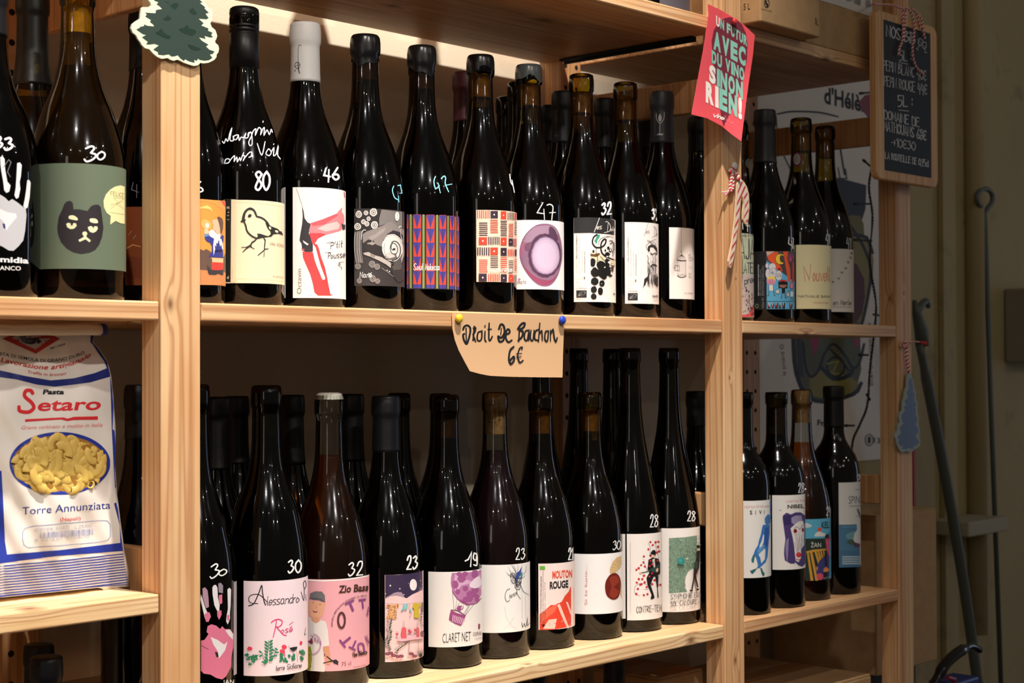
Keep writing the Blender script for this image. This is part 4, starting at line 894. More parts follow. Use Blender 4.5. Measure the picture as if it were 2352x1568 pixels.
A.poly('150,1090 220,1120 290,1170 325,1140 300,1230 240,1310 215,1290 225,1240 180,1170', WH); A.poly('195,1245 225,1250 235,1300 210,1300', '2a2024'); A.poly('300,1020 350,1015 380,1060 380,1120 340,1080', WH); A.line('60,1180 90,1200 130,1220', 5, '3a2a30'); A.hand('IAN', 290, 1575, 388, 1572, 38, 6, 'e8e8e8')
b.print(A); A = Art((450, 1220, 4.505)); A.hand('3', 145, 490, 235, 470, 140, 13, 'f2f2f2', .1); A.hand('0', 235, 462, 305, 452, 64, 12, 'f2f2f2', .15); b.print(A, 'price_mark', ny=5, base=.0002)
B['L0'].paper(536, 1336, 541, 1550, '9a9494', 6, 0, name='back_label')
# L1 rose
b = B['L1']; L('L1', 560, 1334, 704, 1552, 'f2dde6', 12); A = Art((450, 1220, 4.505)); K = '1d1c24'
A.line('545,770 600,745 650,640 680,560 690,640 705,720 720,762', 11, K, 4); A.line('640,745 570,740 545,700 570,660 640,650 690,680 740,735', 8, K, 4)
A.hand('lessandro', 735, 765, 1065, 735, 92, 7, K, .15, .9); A.line('1088,625 1115,715 1120,600 1110,540 1130,510 1140,560 1120,600', 7, K, 3); A.line('1135,650 1138,715', 6, K)
A.line('780,945 800,925 850,908 890,925 885,965 850,990 835,985', 11, 'e0417c', 4); A.line('835,915 820,1010 798,1095', 11, 'e0417c'); A.line('830,985 870,1030 905,1068 935,1075', 10, 'e0417c', 3); A.hand('osé', 880, 1055, 995, 1035, 66, 7, 'e0417c', .1); A.line('965,965 1003,935', 7, 'e0417c')
A.line('1135,995 1120,1070 1140,1060', 5, K)
for (cx, cy) in ((560, 1210), (912, 1195), (890, 1240), (1085, 1150)): A.ell(cx, cy, 27 if cy != 1150 else 14, 22, 'e8445c', 12, wob=.4, seed=cx)
A.line('912,1210 918,1290', 12, 'e8445c')
G1 = '2f8560'
r = random.Random(12)
for cx, cy, n, sp in ((550, 1300, 14, 38), (610, 1300, 10, 30), (580, 1350, 8, 45), (910, 1320, 16, 44), (885, 1285, 6, 20), (985, 1300, 14, 40), (1090, 1250, 14, 34), (1095, 1310, 6, 25)):
    for k in range(n): A.ell(cx+r.uniform(-sp, sp)*.8, cy+r.uniform(-sp, sp)*.7, r.uniform(9, 17), r.uniform(8, 14), r.choice((G1, '2a7a55', '3a9068')), 7, wob=.5, seed=k)
A.line('752,1130 748,1210 735,1290 742,1340', 7, G1)
for k in range(7):
    y = 1135+k*32; A.ell(728, y+12, 22, 10, G1, 10, rot=.7); A.ell(776, y, 24, 10, G1, 10, rot=-.6)
A.line('690,1250 700,1320 740,1335 800,1300 825,1230', 6, G1)
for x, y in ((668, 1245), (672, 1285), (700, 1350), (720, 1330), (790, 1290), (838, 1250), (820, 1285), (800, 1225), (830, 1215), (775, 1330), (720, 1360)): A.ell(x, y, 20, 9, G1, 10, rot=(x % 3-1)*.7)
A.poly('965,1205 1000,1195 1045,1190 1040,1215 1005,1238 975,1222', '26282c'); A.line('965,1205 955,1180', 4, '26282c'); A.line('1040,1240 1050,1330', 6, 'd8b8a8'); A.line('1065,1210 1045,1325', 5, 'd8b8a8')
A.hand('terre Siciliane', 822, 1440, 1085, 1405, 50, 5, K, .2, 1.2); b.print(A)
A = Art((450, 1220, 4.505)); A.hand('30', 955, 430, 1085, 425, 130, 16, 'f2f2f2', .05); b.print(A, 'price_mark', ny=6, base=.0002)
# L2 Zio Basso
b = B['L2']; L('L2', 690, 1330, 850, 1541, 'ecaab4', 8, 12); A = Art((450, 1220, 4.505))
A.poly('1152,497 1300,505 1500,495 1650,478 1803,450 1803,466 1650,494 1500,511 1300,520 1152,512', 'f6eae6')
A.poly('1152,880 1200,905 1260,912 1340,930 1365,1020 1378,1180 1310,1195 1318,1290 1335,1420 1325,1452 1152,1440', 'e6dfde'); A.poly('1152,880 1215,905 1215,1445 1152,1440', 'd6cccc')
A.line('1190,900 1240,930 1285,905', 7, 'c9c2c2', 3); A.poly('1160,715 1340,735 1325,830 1300,880 1270,915 1215,915 1170,870 1150,800', 'e2a78a'); A.poly('1185,880 1275,890 1275,930 1235,950 1190,920', 'd89a7e')
A.poly('1165,700 1175,640 1230,618 1300,622 1332,660 1336,735 1290,700 1220,695', '6f6c70'); A.poly('1170,690 1240,685 1300,700 1332,735 1270,712 1200,705', '57545a'); A.poly('1198,812 1225,828 1258,822 1245,838 1215,836', '8a2f30'); A.line('1200,738 1216,736', 4, '3a2a28'); A.line('1270,752 1292,754', 4, '3a2a28'); A.line('1236,750 1244,785 1232,792', 3, 'b87a60'); A.line('1215,818 1245,826', 4, 'f4e8e0')
A.poly('1312,1195 1378,1188 1392,1300 1400,1350 1385,1380 1350,1372 1340,1300', 'd79a7c'); A.line('1330,1275 1400,1330 1470,1370', 14, '2d2c30'); A.line('1320,1360 1390,1345 1450,1330 1475,1350', 12, '2d2c30'); A.poly('1405,1335 1470,1340 1475,1380 1430,1365', '2d2c30')
A.ring(1195, 1165, 92, 105, 18, 'c7a0bc', 24, -75, 85); A.text('TEN', 1180, 1110, 1290, 1180, 46, '9a5a90', .01); A.ell(1190, 1135, 16, 30, '8a2a48', 10, wob=.4); A.hand('ing', 1152, 1150, 1182, 1145, 30, 6, '6a2440')
A.poly('1150,1190 1180,1185 1192,1240 1195,1330 1175,1440 1152,1440', '8a8c2a', 0)
for k in range(18): A.ell(1165+r.uniform(-12, 22), 1200+k*13, 10, 9, r.choice(('9a9c34', '7a7c24')), 7)
A.text('Zio Bass', 1478, 635, 1796, 612, 76, '4a2c22', .03, .12)
def arc_text(A, s, cx, cy, rx, ry, a0, a1, h, col, bold=0, wd=1):
    n = len(s)
    for i, ch in enumerate(s):
        if ch == ' ': continue
        a = math.radians(a0+(a1-a0)*(i+.5)/n); vs, fs = font_tris(ch, bold); mn = min(v[0] for v in vs); mx = max(v[0] for v in vs); mid = (mn+mx)/2
        ux, uy = -math.sin(a)*(1 if a1 > a0 else -1), math.cos(a)*(1 if a1 > a0 else -1); nx, ny = math.cos(a), math.sin(a)
        if a1 < a0: nx, ny = -nx, -ny
        A.n += 1; V = []; c = hx(col)
        for vx, vy in vs:
            px = (vx-mid)*h*1.37*wd; py = vy*h*1.37
            V.append(A._vert(cx+math.cos(a)*rx+ux*px+nx*py, cy+math.sin(a)*ry+uy*px*(1)+ny*py))
        for f in fs: A._face([V[k] for k in f], c)
arc_text(A, 'VINIFICATO E IMBOTTIGLIATO DA OTTENIMENTI DI MARIO', 1790, 965, 372, 292, 176, 268, 20, '5a3a48', 0, .8)
A.ring(1510, 918, 36, 78, 22, '5e3436', 30)
def gl_at(A, ch, cx, cy, h, w, rot, col, bold=.02):
    vs_, fs_ = font_tris(ch, bold); mn = min(v[0] for v in vs_); mx = max(v[0] for v in vs_); A.n += 1; c = hx(col); V = []; a = math.radians(rot)
    for vx, vy in vs_:
        px = ((vx-mn)/(mx-mn)-.5)*w; py = -(vy/.73-.5)*h; V.append(A._vert(cx+px*math.cos(a)-py*math.sin(a), cy+px*math.sin(a)+py*math.cos(a)))
    for q in fs_: A._face([V[k] for k in q], c)
gl_at(A, 'T', 1612, 768, 110, 105, -24, '8a4a86'); gl_at(A, 'T', 1735, 742, 100, 78, -6, '8a4a86'); gl_at(A, 'E', 1796, 820, 90, 22, 15, '8a4a86')
gl_at(A, 'T', 1556, 1132, 120, 100, -128, '8a4a86'); gl_at(A, 'T', 1640, 1175, 100, 80, -155, '8a4a86'); gl_at(A, 'U', 1718, 1200, 96, 78, 172, '8a4a86'); gl_at(A, 'N', 1788, 1130, 110, 26, 160, '8a4a86')
A.hand('Vino Bianco', 1625, 1300, 1780, 1265, 46, 8, '4a2c30', .1); A.text('75 cl', 1510, 1392, 1612, 1380, 44, '4a3034', -.01); A.text('Prodotto in Italia', 1638, 1415, 1772, 1388, 20, '7a5a60')
b.print(A); A = Art((450, 1220, 4.505)); A.hand('32', 1585, 462, 1740, 448, 135, 15, 'f2f2f2', .08); b.print(A, 'price_mark', ny=6, base=.0002)
# L3 laundry
b = B['L3']; L('L3', 884, 1320, 974, 1520, 'f4cdcd', 8); A = Art((870, 1300, 6.533))
A.poly('97,132 300,128 500,108 676,72 680,350 600,385 520,420 430,478 340,450 270,435 180,445 97,490', '3a2d4c'); A.poly('97,470 180,430 230,400 290,385 350,390 400,470 340,452 270,438 180,446 97,490', 'a890a4'); A.poly('600,388 650,360 680,350 680,300 640,330', '77627e')
A.ell(533, 278, 56, 86, 'f4ecec', 26)
for x, y, s_ in ((175, 290, 18), (323, 337, 13), (100, 412, 12), (386, 424, 10), (456, 258, 6), (644, 213, 8), (622, 318, 5), (670, 275, 6)): A.poly([(x+s_*(1 if k % 2 == 0 else .45)*math.sin(k*math.pi/5), y-s_*(1.15 if k % 2 == 0 else .5)*math.cos(k*math.pi/5)) for k in range(10)], 'f4ecec')
A.line('97,556 400,564 678,540', 2.5, '6a5a62')
A.poly('150,572 205,575 275,565 312,570 308,620 270,625 275,700 260,802 190,795 105,785 140,700 160,620 115,632 105,600 125,575', 'eab07c')
for k in range(150):
    x = r.uniform(118, 300); y = r.uniform(575, 795)
    if (150-(y-570)*.17 < x < 275 and y > 570) or y < 620: A.ell(x, y, 5, 4, '4a2a34', 5)
A.poly('370,562 402,560 400,620 385,650 350,670 332,662 370,610', '86c4c4'); A.poly('415,560 445,555 440,610 420,650 392,662 398,640 412,600', '86c4c4'); A.line('468,570 458,625 480,660 500,690 475,768 468,720', 3, '4a6a72', 3); A.ell(482, 660, 15, 24, '86c4c4')
A.poly('520,560 560,548 600,560 636,545 640,600 615,610 612,700 618,778 538,768 540,640 530,630 512,622', 'd4b93a'); A.poly('655,545 678,540 678,680 655,690 645,650', '8a6a6c')
def leafy(pts, n, ln, col, w=9):
    P = smoothstep_pts(pts, 6); A.line(pts, 3, col, 3)
    for k in range(n):
        p = P[int(k/n*(len(P)-1))]; sgn = 1 if k % 2 else -1; a = r.uniform(-.9, -.3)
        A.poly([(p.x, p.y), (p.x+sgn*ln*.5*math.cos(a)-3, p.y+ln*.5*math.sin(a)-w*.5), (p.x+sgn*ln*math.cos(a), p.y+ln*math.sin(a)), (p.x+sgn*ln*.5*math.cos(a)+3, p.y+ln*.5*math.sin(a)+w*.5)], col)
DG = '2a4a3c'
leafy([(165, 830), (150, 950), (165, 1060), (120, 1160), (150, 1290)], 46, 62, DG, 13); leafy([(420, 1145), (360, 1200), (290, 1240), (230, 1310)], 26, 50, DG, 11); leafy([(640, 720), (635, 800), (655, 920)], 20, 32, DG, 8)
for a in range(-60, 61, 15): A.poly([(625, 1360), (625+150*math.sin(math.radians(a*.9))-8, 1360-165*math.cos(math.radians(a))), (638, 1365)], '24362e')
A.poly('275,1080 320,1055 470,1025 560,1020 640,1040 678,1075 600,1095 470,1108 340,1128 285,1115', 'e8b8c4'); A.line('275,1080 300,1062 470,1022 640,1040', 3, '6a3a52', 2); A.line('280,1110 340,1130 500,1105 620,1090', 3, '6a3a52', 2)
for p in ('318,1130 250,1435', '460,1110 440,1390', '470,1110 462,1330', '605,1095 592,1360'): A.line(p, 4, '6a4a5a')
def btl(x0, x1, yt, yb):
    m = (x0+x1)/2; A.poly([(x0, yb), (x0+4, 960+20), (x0+10, 925), (m-2, 905), (x1-8, 925), (x1-2, 970), (x1, yb)], 'e0606a'); A.line([(x0, yb), (x0+4, 950), (m-8, 880), (m-6, yt), (m+6, yt), (m+8, 880), (x1-4, 950), (x1, yb)], 2.5, '7a5a5a')
btl(338, 418, 818, 1080); btl(568, 612, 822, 1060)
def gls(x, y, s_): A.ell(x, y, 20*s_, 22*s_, 'd8606c', 12); A.line([(x-24*s_, y-35*s_), (x-18*s_, y), (x, y+22*s_), (x+20*s_, y), (x+22*s_, y-38*s_), (x-24*s_, y-35*s_)], 2.5, '5a3a44'); A.line([(x, y+22*s_), (x+4, y+85*s_)], 2.5, '5a3a44'); A.ell(x+2, y+88*s_, 14*s_, 8*s_, 'f0d8d8', 10)
gls(275, 1015, 1); gls(458, 965, 1); gls(482, 985, .9); gls(550, 955, .95)
for x, y in ((130, 1310), (180, 1300), (225, 1335), (290, 1350), (340, 1345), (490, 1310), (540, 1345)):
    A.ell(x, y, 38, 24, '7a3448', 12); [A.ell(x+dx, y+dy, 4, 3, 'f0d0d0', 5) for dx, dy in ((-18, 2), (0, -6), (16, 4), (-6, 8), (8, -12))]; A.line([(x, y+20), (x+2, y+80)], 5, 'd8a8a4')
A.ell(655, 1010, 28, 50, '8a5a62', 12, wob=.4); b.print(A)
A = Art((840, 1220, 4.507)); A.hand('23', 435, 392, 545, 388, 132, 17, 'f2f2f2', .08); b.print(A, 'price_mark', ny=6, base=.0002)
# L4 balloon
b = B['L4']; L('L4', 982, 1313, 1110, 1486, 'ece7e4', 8); A = Art((840, 1220, 4.507)); VI = '9a4a80'
A.poly('895,430 1050,425 1180,412 1215,392 1216,650 1190,700 1150,740 1060,760 990,730 930,670 900,620 882,540 885,480', 'b87aa8'); A.poly('930,440 1000,470 1060,500 1120,520 1205,440 1212,600 1150,560 1080,600 1090,540 1000,560 940,640 910,560', 'd4a8cc')
for x, y, a_, b_ in ((1000, 490, 46, 40), (1040, 440, 30, 26), (930, 550, 34, 44), (1145, 440, 36, 44), (1042, 590, 30, 26), (1150, 600, 40, 40), (1110, 650, 56, 34), (1065, 700, 54, 30), (1170, 690, 26, 40), (975, 440, 30, 20), (960, 620, 26, 26)): A.ell(x, y, a_, b_, 'a0568c', 18, wob=.22, seed=x)
A.poly('1150,480 1200,470 1210,560 1140,590 1080,560', 'ead8e6', 2); A.line('900,620 960,700 1040,750 1150,745 1212,690', 8, VI, 4)
A.poly('975,700 1010,730 1060,768 1080,752 1020,720', VI)
for p in ('902,610 918,805', '950,695 932,812', '975,735 935,815', '1080,760 1025,850', '1135,750 1045,862', '1090,755 1035,870'): A.line(p, 4, '7a4a68')
A.line('985,830 975,780 1000,770 985,800 955,790 965,815 1010,800 1018,770', 8, VI, 3); A.ell(975, 790, 18, 22, VI, 10, wob=.5)
A.poly('885,812 940,840 1042,872 1030,925 990,978 930,955 862,915 870,860', VI)
for k in range(7): A.poly([(905+k*20, 862+k*6), (915+k*20, 866+k*6), (905+k*17, 935+k*5), (898+k*17, 930+k*5)], 'ddb6cc')
A.line('885,812 960,820 1042,872', 9, '7e3a68', 2)
A.text('CLARET NET', 793, 1155, 1100, 1132, 104, '2b2a28', -.012); A.ell(1190, 985, 11, 26, '8a3a5c', 12); A.ell(1190, 962, 12, 7, '8a3a5c', 10); A.text('COUPE-RO', 1125, 1082, 1216, 1070, 40, '6a3a58', 0); A.text('VIN DE FRAN', 1145, 1122, 1216, 1112, 20, '8a8482', -.01)
b.print(A); A = Art((840, 1220, 4.507)); A.line('1042,305 1075,290 1110,218 1100,362', 17, 'f2f2f2', 0); A.line('1168,240 1140,225 1130,280 1160,300 1168,230 1172,300 1165,352 1135,345', 15, 'f2f2f2', 2); b.print(A, 'price_mark', ny=6, base=.0002)
# L5 sketched woman
b = B['L5']; L('L5', 1104, 1297, 1226, 1453, 'efebe9', 8, 12); A = Art((840, 1220, 4.507)); r = random.Random(5)
for k in range(24): a = r.uniform(-2.9, -.2); l = r.uniform(50, 200); A.line([(1610, 490), (1610+l*.5*math.cos(a)+r.uniform(-25, 25), 490+l*.5*math.sin(a)), (1610+l*math.cos(a)*.8, 490+l*math.sin(a))], r.choice((2, 3, 4)), r.choice(('3c3c44', '6a6a74', '4a6a74')), 3, .5)
A.poly('1575,490 1590,430 1620,410 1650,360 1640,430 1610,480 1600,540', '3d4a94'); A.poly('1635,430 1660,420 1655,470 1635,500', '3a8a92')
A.line('1520,480 1520,440 1550,430 1580,460 1560,540 1520,500', 5, '4a4a52', 3); A.scribble(1515, 420, 1580, 560, 5, 3, '3a3a42', 4)
A.line('1580,520 1570,570 1600,600 1630,590 1640,520', 6, '26262c', 3); A.line('1590,530 1600,534', 5, '26262c'); A.line('1618,530 1628,528', 5, '26262c'); A.line('1604,545 1608,562', 3, '26262c'); A.line('1600,575 1615,578', 5, '26262c'); A.scribble(1565, 470, 1655, 600, 8, 4, '2a2a32', 7)
A.line('1590,600 1600,650 1635,695', 5, '3a5a60', 3); A.line('1640,560 1670,620 1730,655', 5, '3a5a60', 3); A.line('1650,600 1655,900', 2, '9a9a9e'); A.line('1690,660 1700,920', 2, '9a9a9e'); A.line('1450,770 1470,880 1540,980 1600,1000', 2, 'c4c0c0', 3); A.line('1560,880 1500,970 1440,1005', 2, 'c4c0c0', 3)
A.line('1515,590 1475,610 1455,670 1475,725 1510,710', 5, '26262c', 4); A.hand('hance', 1505, 695, 1590, 655, 50, 3.5, '26262c', .2); A.line('1650,940 1660,990 1680,950 1690,985 1705,960 1720,880 1712,975 1740,945', 5, '26262c', 2)
b.print(A); A = Art((840, 1220, 4.507)); A.hand('23', 1585, 290, 1688, 288, 112, 12, 'f2f2f2', .05); b.print(A, 'price_mark', ny=6, base=.0002)
# L6 Mouton Rouge
b = B['L6']; L('L6', 1236, 1294, 1328, 1446, 'efdcd8', 8); A = Art((1200, 1160, 3.844)); r = random.Random(9)
A.poly('150,1100 150,960 200,930 260,880 310,880 370,850 400,800 440,760 455,720 490,730 492,1055 400,1080 280,1098', 'e2452f'); A.poly('150,960 220,920 300,880 340,860 300,940 200,1010 148,1060', 'e8694f')
for p in ('325,880 350,870 440,1070 420,1080 360,960', '410,850 430,855 490,1000 490,1040 450,950', '180,1090 240,1010 320,1000 300,1090'): A.poly(p, 'f0c8bc')
for k in range(12): x = r.uniform(190, 480); A.line([(x, 1090-r.uniform(0, 120)), (x+r.uniform(-40, 10), 1090-r.uniform(0, 60))], 4, r.choice(('c93826', 'f08070', 'f6c8be')), 0)
A.rect(152, 536, 204, 568, '6ab43a'); A.text('MOUTON', 276, 645, 472, 632, 66, 'e4553c', .03); A.text('ROUGE', 250, 738, 434, 722, 64, '1a1818', .035)
A.text('Mouton Rouge / Vin de France / 2024 Sans sulfites ajoutés', 166, 1035, 168, 625, 10, '2a2222', .02); A.text('Mis en bouteille par Cédric Mouton Mas den Btrach 66720 Tautavel', 188, 1035, 188, 580, 9, '4a3a3a'); A.text('cedricmouton@gmail.com - +33(0)6 01 79 37 64', 206, 1075, 206, 680, 8, '4a3a3a')
A.ell(188, 1060, 10, 13, '1a1818'); A.line('165,1050 175,1060', 4, '1a1818'); A.line('168,1078 176,1072', 4, '1a1818')
b.print(A); A = Art((1200, 1160, 3.844)); A.hand('21', 438, 480, 480, 478, 98, 11, 'f2f2f2', .05, .6); b.print(A, 'price_mark', ny=6, base=.0002)
# L7 si la lune
b = B['L7']; L('L7', 1325, 1272, 1435, 1410, 'f1edee', 8, 14); A = Art((1200, 1160, 3.844))
A.poly('895,445 850,460 810,500 785,560 783,600 830,600 880,560 897,520', 'd3b482'); A.poly('890,650 898,700 898,830 880,780', 'd3b482')
for k in range(40): A.ell(r.uniform(800, 893), r.uniform(470, 590), 4, 3, 'e3caa0', 5)
A.poly('812,600 850,602 880,640 888,700 880,770 860,815 825,832 785,822 750,785 738,720 748,665 780,618', '6e1d16', 3); A.poly('780,640 850,620 870,680 820,720 870,760 830,820 780,790 800,720', '8f3422', 2)
A.text('Si la lune...', 570, 880, 570, 522, 26, 'c24a44', -.015)
b.print(A); A = Art((1200, 1160, 3.844)); A.hand('30', 815, 395, 885, 388, 78, 8, 'e8e8ea', .1, .8); b.print(A, 'price_mark', ny=6, base=.0002)
# L8 contre-temps
b = B['L8']; L('L8', 1439, 1226, 1528, 1424, 'efe6e2', 6); B['L8'].paper(1431, 1226, 1435, 1420, 'e2dcda', 0, 20, name='back_label'); A = Art((1200, 1160, 3.844)); K = '17151a'
A.line('1050,800 1000,780 998,720 1050,690 1110,700 1130,740 1090,740', 3, '6a4a44', 4); A.line('1140,440 1150,380 1130,330', 3, '6a4a44', 2); A.line('1080,470 1110,560 1150,600', 3, '6a4a44', 2); A.line('1200,330 1210,400 1230,460 1240,560 1230,720', 3, '6a4a44', 3)
r = random.Random(21)
for x, y in ((1150, 325), (1172, 350), (1200, 325), (1228, 322), (1130, 388), (1085, 450), (1148, 445), (1082, 505), (1058, 528), (1095, 540), (1012, 568), (1035, 555), (1085, 620), (1035, 650), (1015, 682), (1070, 650), (1060, 695), (1095, 680), (1112, 722), (1025, 738), (1010, 782), (1085, 792), (1120, 785), (1215, 415), (1235, 405), (1190, 660), (1220, 705), (1165, 695), (1225, 365), (1248, 700), (1135, 630), (1050, 700)):
    A.ell(x, y, 12, 10, 'c32a34', 8, wob=.5, seed=x+y)
A.poly('1150,420 1170,395 1195,395 1205,420 1195,450 1150,455', K); A.poly('1158,432 1190,440 1192,475 1175,490 1158,470', 'e0b8a0'); A.poly('1130,480 1170,460 1225,470 1245,510 1245,600 1215,625 1180,630 1150,700 1180,780 1190,815 1165,830 1150,825 1160,790 1120,700 1110,640 1140,590 1120,560', K)
A.poly('1195,620 1228,625 1222,740 1230,810 1218,818 1215,740', K); A.poly('1168,480 1190,470 1195,540 1180,560', 'e6e0dc'); A.line('1182,490 1180,550', 6, K); A.poly('1150,560 1200,545 1235,520 1230,560 1210,590 1170,590', '2c4a40'); A.line('1045,600 1160,575', 10, '3a4a48'); A.poly('1205,560 1228,555 1222,585 1205,590', 'e0b8a0'); A.poly('1040,590 1065,585 1065,605 1045,608', 'dcb49c')
for x, y in ((1150, 490), (1165, 520), (1220, 488), (1138, 628), (1165, 600), (1140, 535)): A.ell(x, y, 10, 9, 'c32a34', 8, wob=.4, seed=x)
A.hand('CONTRE-TEM', 1012, 950, 1258, 930, 54, 5, '3a3634', 0, 1.4); A.text('MIS EN BOUTEILLE PAR EARL LA TANTE MARIE VENTE EXCLUSIVE REFUSE', 958, 950, 956, 330, 9, 'b0a8a6', -.01)
b.print(A); A = Art((1200, 1160, 3.844)); A.hand('28', 1150, 192, 1224, 188, 104, 9, 'e8e8ea', .05); b.print(A, 'price_mark', ny=4, base=.0002)
# L9 meadow
b = B['L9']; L('L9', 1523, 1213, 1615, 1405, 'efe7e3', 6, 20); A = Art((1200, 1160, 3.844)); r = random.Random(31)
A.poly('1292,290 1450,282 1595,262 1595,560 1560,560 1520,560 1480,590 1455,640 1450,720 1475,765 1400,770 1292,778', '7c9682')
for k in range(800):
    x = r.uniform(1294, 1590); y = r.uniform(285, 770)
    if x > 1455 and y > 560: continue
    A.poly([(x, y), (x+r.uniform(-9, 9), y-14), (x+4, y)], r.choice(('4f7260', '9ab39c', 'c2d0c0', '3f5c50', '86a08a')))
A.ell(1404, 490, 33, 32, '2f8a88', 18); A.ell(1398, 484, 14, 12, '49a09c', 10); A.poly('1455,462 1475,470 1458,478', 'e8ece0')
A.ell(1566, 365, 16, 18, '1a181a', 12); A.poly('1556,380 1578,378 1580,400 1560,402', 'd8b4a0'); A.poly('1555,400 1582,395 1580,480 1572,560 1530,560 1540,500 1552,450', '15161a'); A.poly('1530,500 1560,490 1565,560 1525,560', '2c4238'); A.poly('1525,560 1570,558 1545,620 1568,720 1555,725 1530,640 1515,735 1500,738 1520,640', '241c26'); A.poly('1490,742 1515,740 1515,756 1485,758', '1a1614'); A.poly('1550,730 1575,735 1568,750 1550,748', '1a1614')
A.hand('SYMPHONIE EN', 1310, 825, 1575, 808, 42, 4.5, '3a3634', 0, 1.3); A.hand('SOL CALCAIRE', 1310, 888, 1555, 868, 42, 4.5, '3a3634', 0, 1.3); A.text('2022', 1568, 862, 1592, 858, 12, '7a7472'); A.rect(1590, 775, 1594, 830, '2a2626')
b.print(A); A = Art((1200, 1160, 3.844)); A.hand('28', 1478, 138, 1552, 138, 84, 9, 'e8e8ea', .05); b.print(A, 'price_mark', ny=4, base=.0002)
# ---- short bay
b = B['C0']; L('C0', 1690, 535, 1736, 728, 'c8ccb2', 10, 20); A = Art((1705, 520, 7.127))
A.poly('-40,780 222,790 225,1480 -40,1480', 'cbbcb4'); A.poly('150,1330 222,1300 225,1480 -40,1480 -40,1440 100,1440', 'd8545a')
A.hand('ots d Ha', 0, 165, 195, 160, 46, 7, '26241f'); A.hand('AJA', -30, 520, 195, 540, 330, 17, '26241f', 0, 1.4); A.hand('LATEN', -25, 760, 225, 765, 170, 13, '2a2822', 0, 1.2); A.hand('preci', 35, 950, 235, 900, 120, 12, '2a2426', 0, 1)
for k in range(70): A.ell(r.uniform(5, 215), r.uniform(1000, 1440), r.uniform(3, 12), r.uniform(4, 20), r.choice(('6a3440', '9a3a44', '5a2a34', 'b84a50')), 7, wob=.5, seed=k)
for y in (200, 330, 450, 560, 700, 830, 960, 1100, 1250, 1380): A.line([(5, y), (215, y+6)], 2, '9a9c86')
b.print(A); A = Art((1630, 360, 5.6)); A.line('470,885 510,890', 10, 'eeeeee'); A.line('490,850 488,960', 11, 'eeeeee'); A.line('422,850 428,930', 11, 'eeeeee'); b.print(A, 'price_mark', base=.0002)
b = B['C1']; L('C1', 1732, 577, 1826, 711, '17171a', 8, 20); A = Art((1705, 520, 7.127))
A.rect(390, 405, 870, 910, '4a4448'); A.poly('398,560 870,905 872,1352 400,1345', '5fb0da'); A.rect(400, 905, 872, 1350, '5fb0da')
A.poly('408,490 560,412 600,420 565,520 600,590 660,700 668,735 560,700 500,600 440,560', 'e85a30'); A.poly('392,408 545,408 408,485', 'd8aa94'); A.poly('680,410 765,410 750,520 800,700 808,905 765,905 720,640', 'e85a30'); A.poly('840,590 870,590 868,905 835,905', 'c04838')
A.poly('655,452 700,480 640,470 620,520 640,580 690,595 650,620 590,610 555,570 550,510 575,465 615,450', 'efc63a', 2); A.line('655,452 610,448 570,470 550,530 570,590 620,620 690,612', 6, '1c1a1c', 3); A.line('640,470 625,520 645,575 690,590', 6, '1c1a1c', 3)
for cx, cy, rx, ry in ((405, 640, 26, 42), (495, 660, 60, 60), (420, 770, 40, 80), (505, 760, 62, 80), (605, 800, 55, 80)): A.ell(cx, cy, rx+4, ry+4, '26242a', 20); A.ell(cx, cy, rx, ry, 'd8d6de', 20)
A.line('450,770 540,740', 7, '26242a'); A.line('490,700 500,800', 7, '26242a'); A.line('455,735 545,790', 7, '26242a'); A.line('575,760 570,800 590,830 600,770', 7, '26242a', 2); A.line('620,760 630,830 645,790', 7, '26242a', 2); A.ell(614, 698, 28, 20, '8a1c18')
A.poly('400,880 420,830 480,812 530,825 552,880 545,930 500,950 440,948 405,920', 'e292ae'); A.poly('408,870 420,830 480,810 530,825 552,880 520,870 500,850 480,865 460,850 430,865', 'f0d84a'); A.line('455,870 457,905', 6, '5a2a38'); A.line('495,870 497,905', 6, '5a2a38'); A.line('430,920 525,922', 5, '5a2a38'); A.poly('440,955 510,955 515,1050 440,1050', 'e8e4e4'); A.line('435,960 440,1050 430,1130 410,1132', 9, '1c1a1c'); A.line('510,960 515,1050 530,1130 545,1132', 9, '1c1a1c')
A.ell(675, 930, 82, 60, '1c181a', 18); A.poly('600,960 750,950 755,1010 600,1010', '1c181a'); A.poly('615,945 740,940 730,990 680,1005 625,990', 'a87660'); A.rect(622, 925, 742, 955, '1c181a'); A.line('620,900 675,882 730,900', 18, 'e03030', 3); A.line('632,985 720,982', 5, '4a2a24'); A.poly('655,1010 712,1010 712,1090 655,1090', '1c181a'); A.line('660,1080 655,1165 638,1168', 9, '1c1a1c'); A.line('708,1080 715,1165 732,1172', 9, '1c1a1c')
for cx, cy, w in ((582, 1065, 38), (757, 1115, 28)): A.ell(cx, cy, w, 40, '1c1a1c', 18); A.ell(cx, cy, w-8, 32, 'e8e8ec', 18); A.ring(cx, cy, w*.35, 16, 6, '1c1a1c', 12, 50, 310)
A.ell(822, 970, 34, 58, '1c1a1c', 16); A.ell(822, 970, 27, 50, 'dd8aa8', 16); A.poly('805,1050 845,1060 845,1150 805,1150', 'e8e4e4'); A.line('760,1050 855,1060', 8, '1c1a1c'); A.line('812,1150 805,1220', 8, '1c1a1c'); A.line('845,1150 848,1220', 8, '1c1a1c')
A.line('740,500 780,555 830,590 855,540 865,480', 9, 'b84a78', 2); [A.line([(800, 580), (760+i*26, 440+abs(i-2)*14)], 11, 'c0547e') for i in range(5)]; A.line('830,590 832,900', 16, 'a03848')
A.rect(400, 1222, 872, 1228, '1c1a1c')
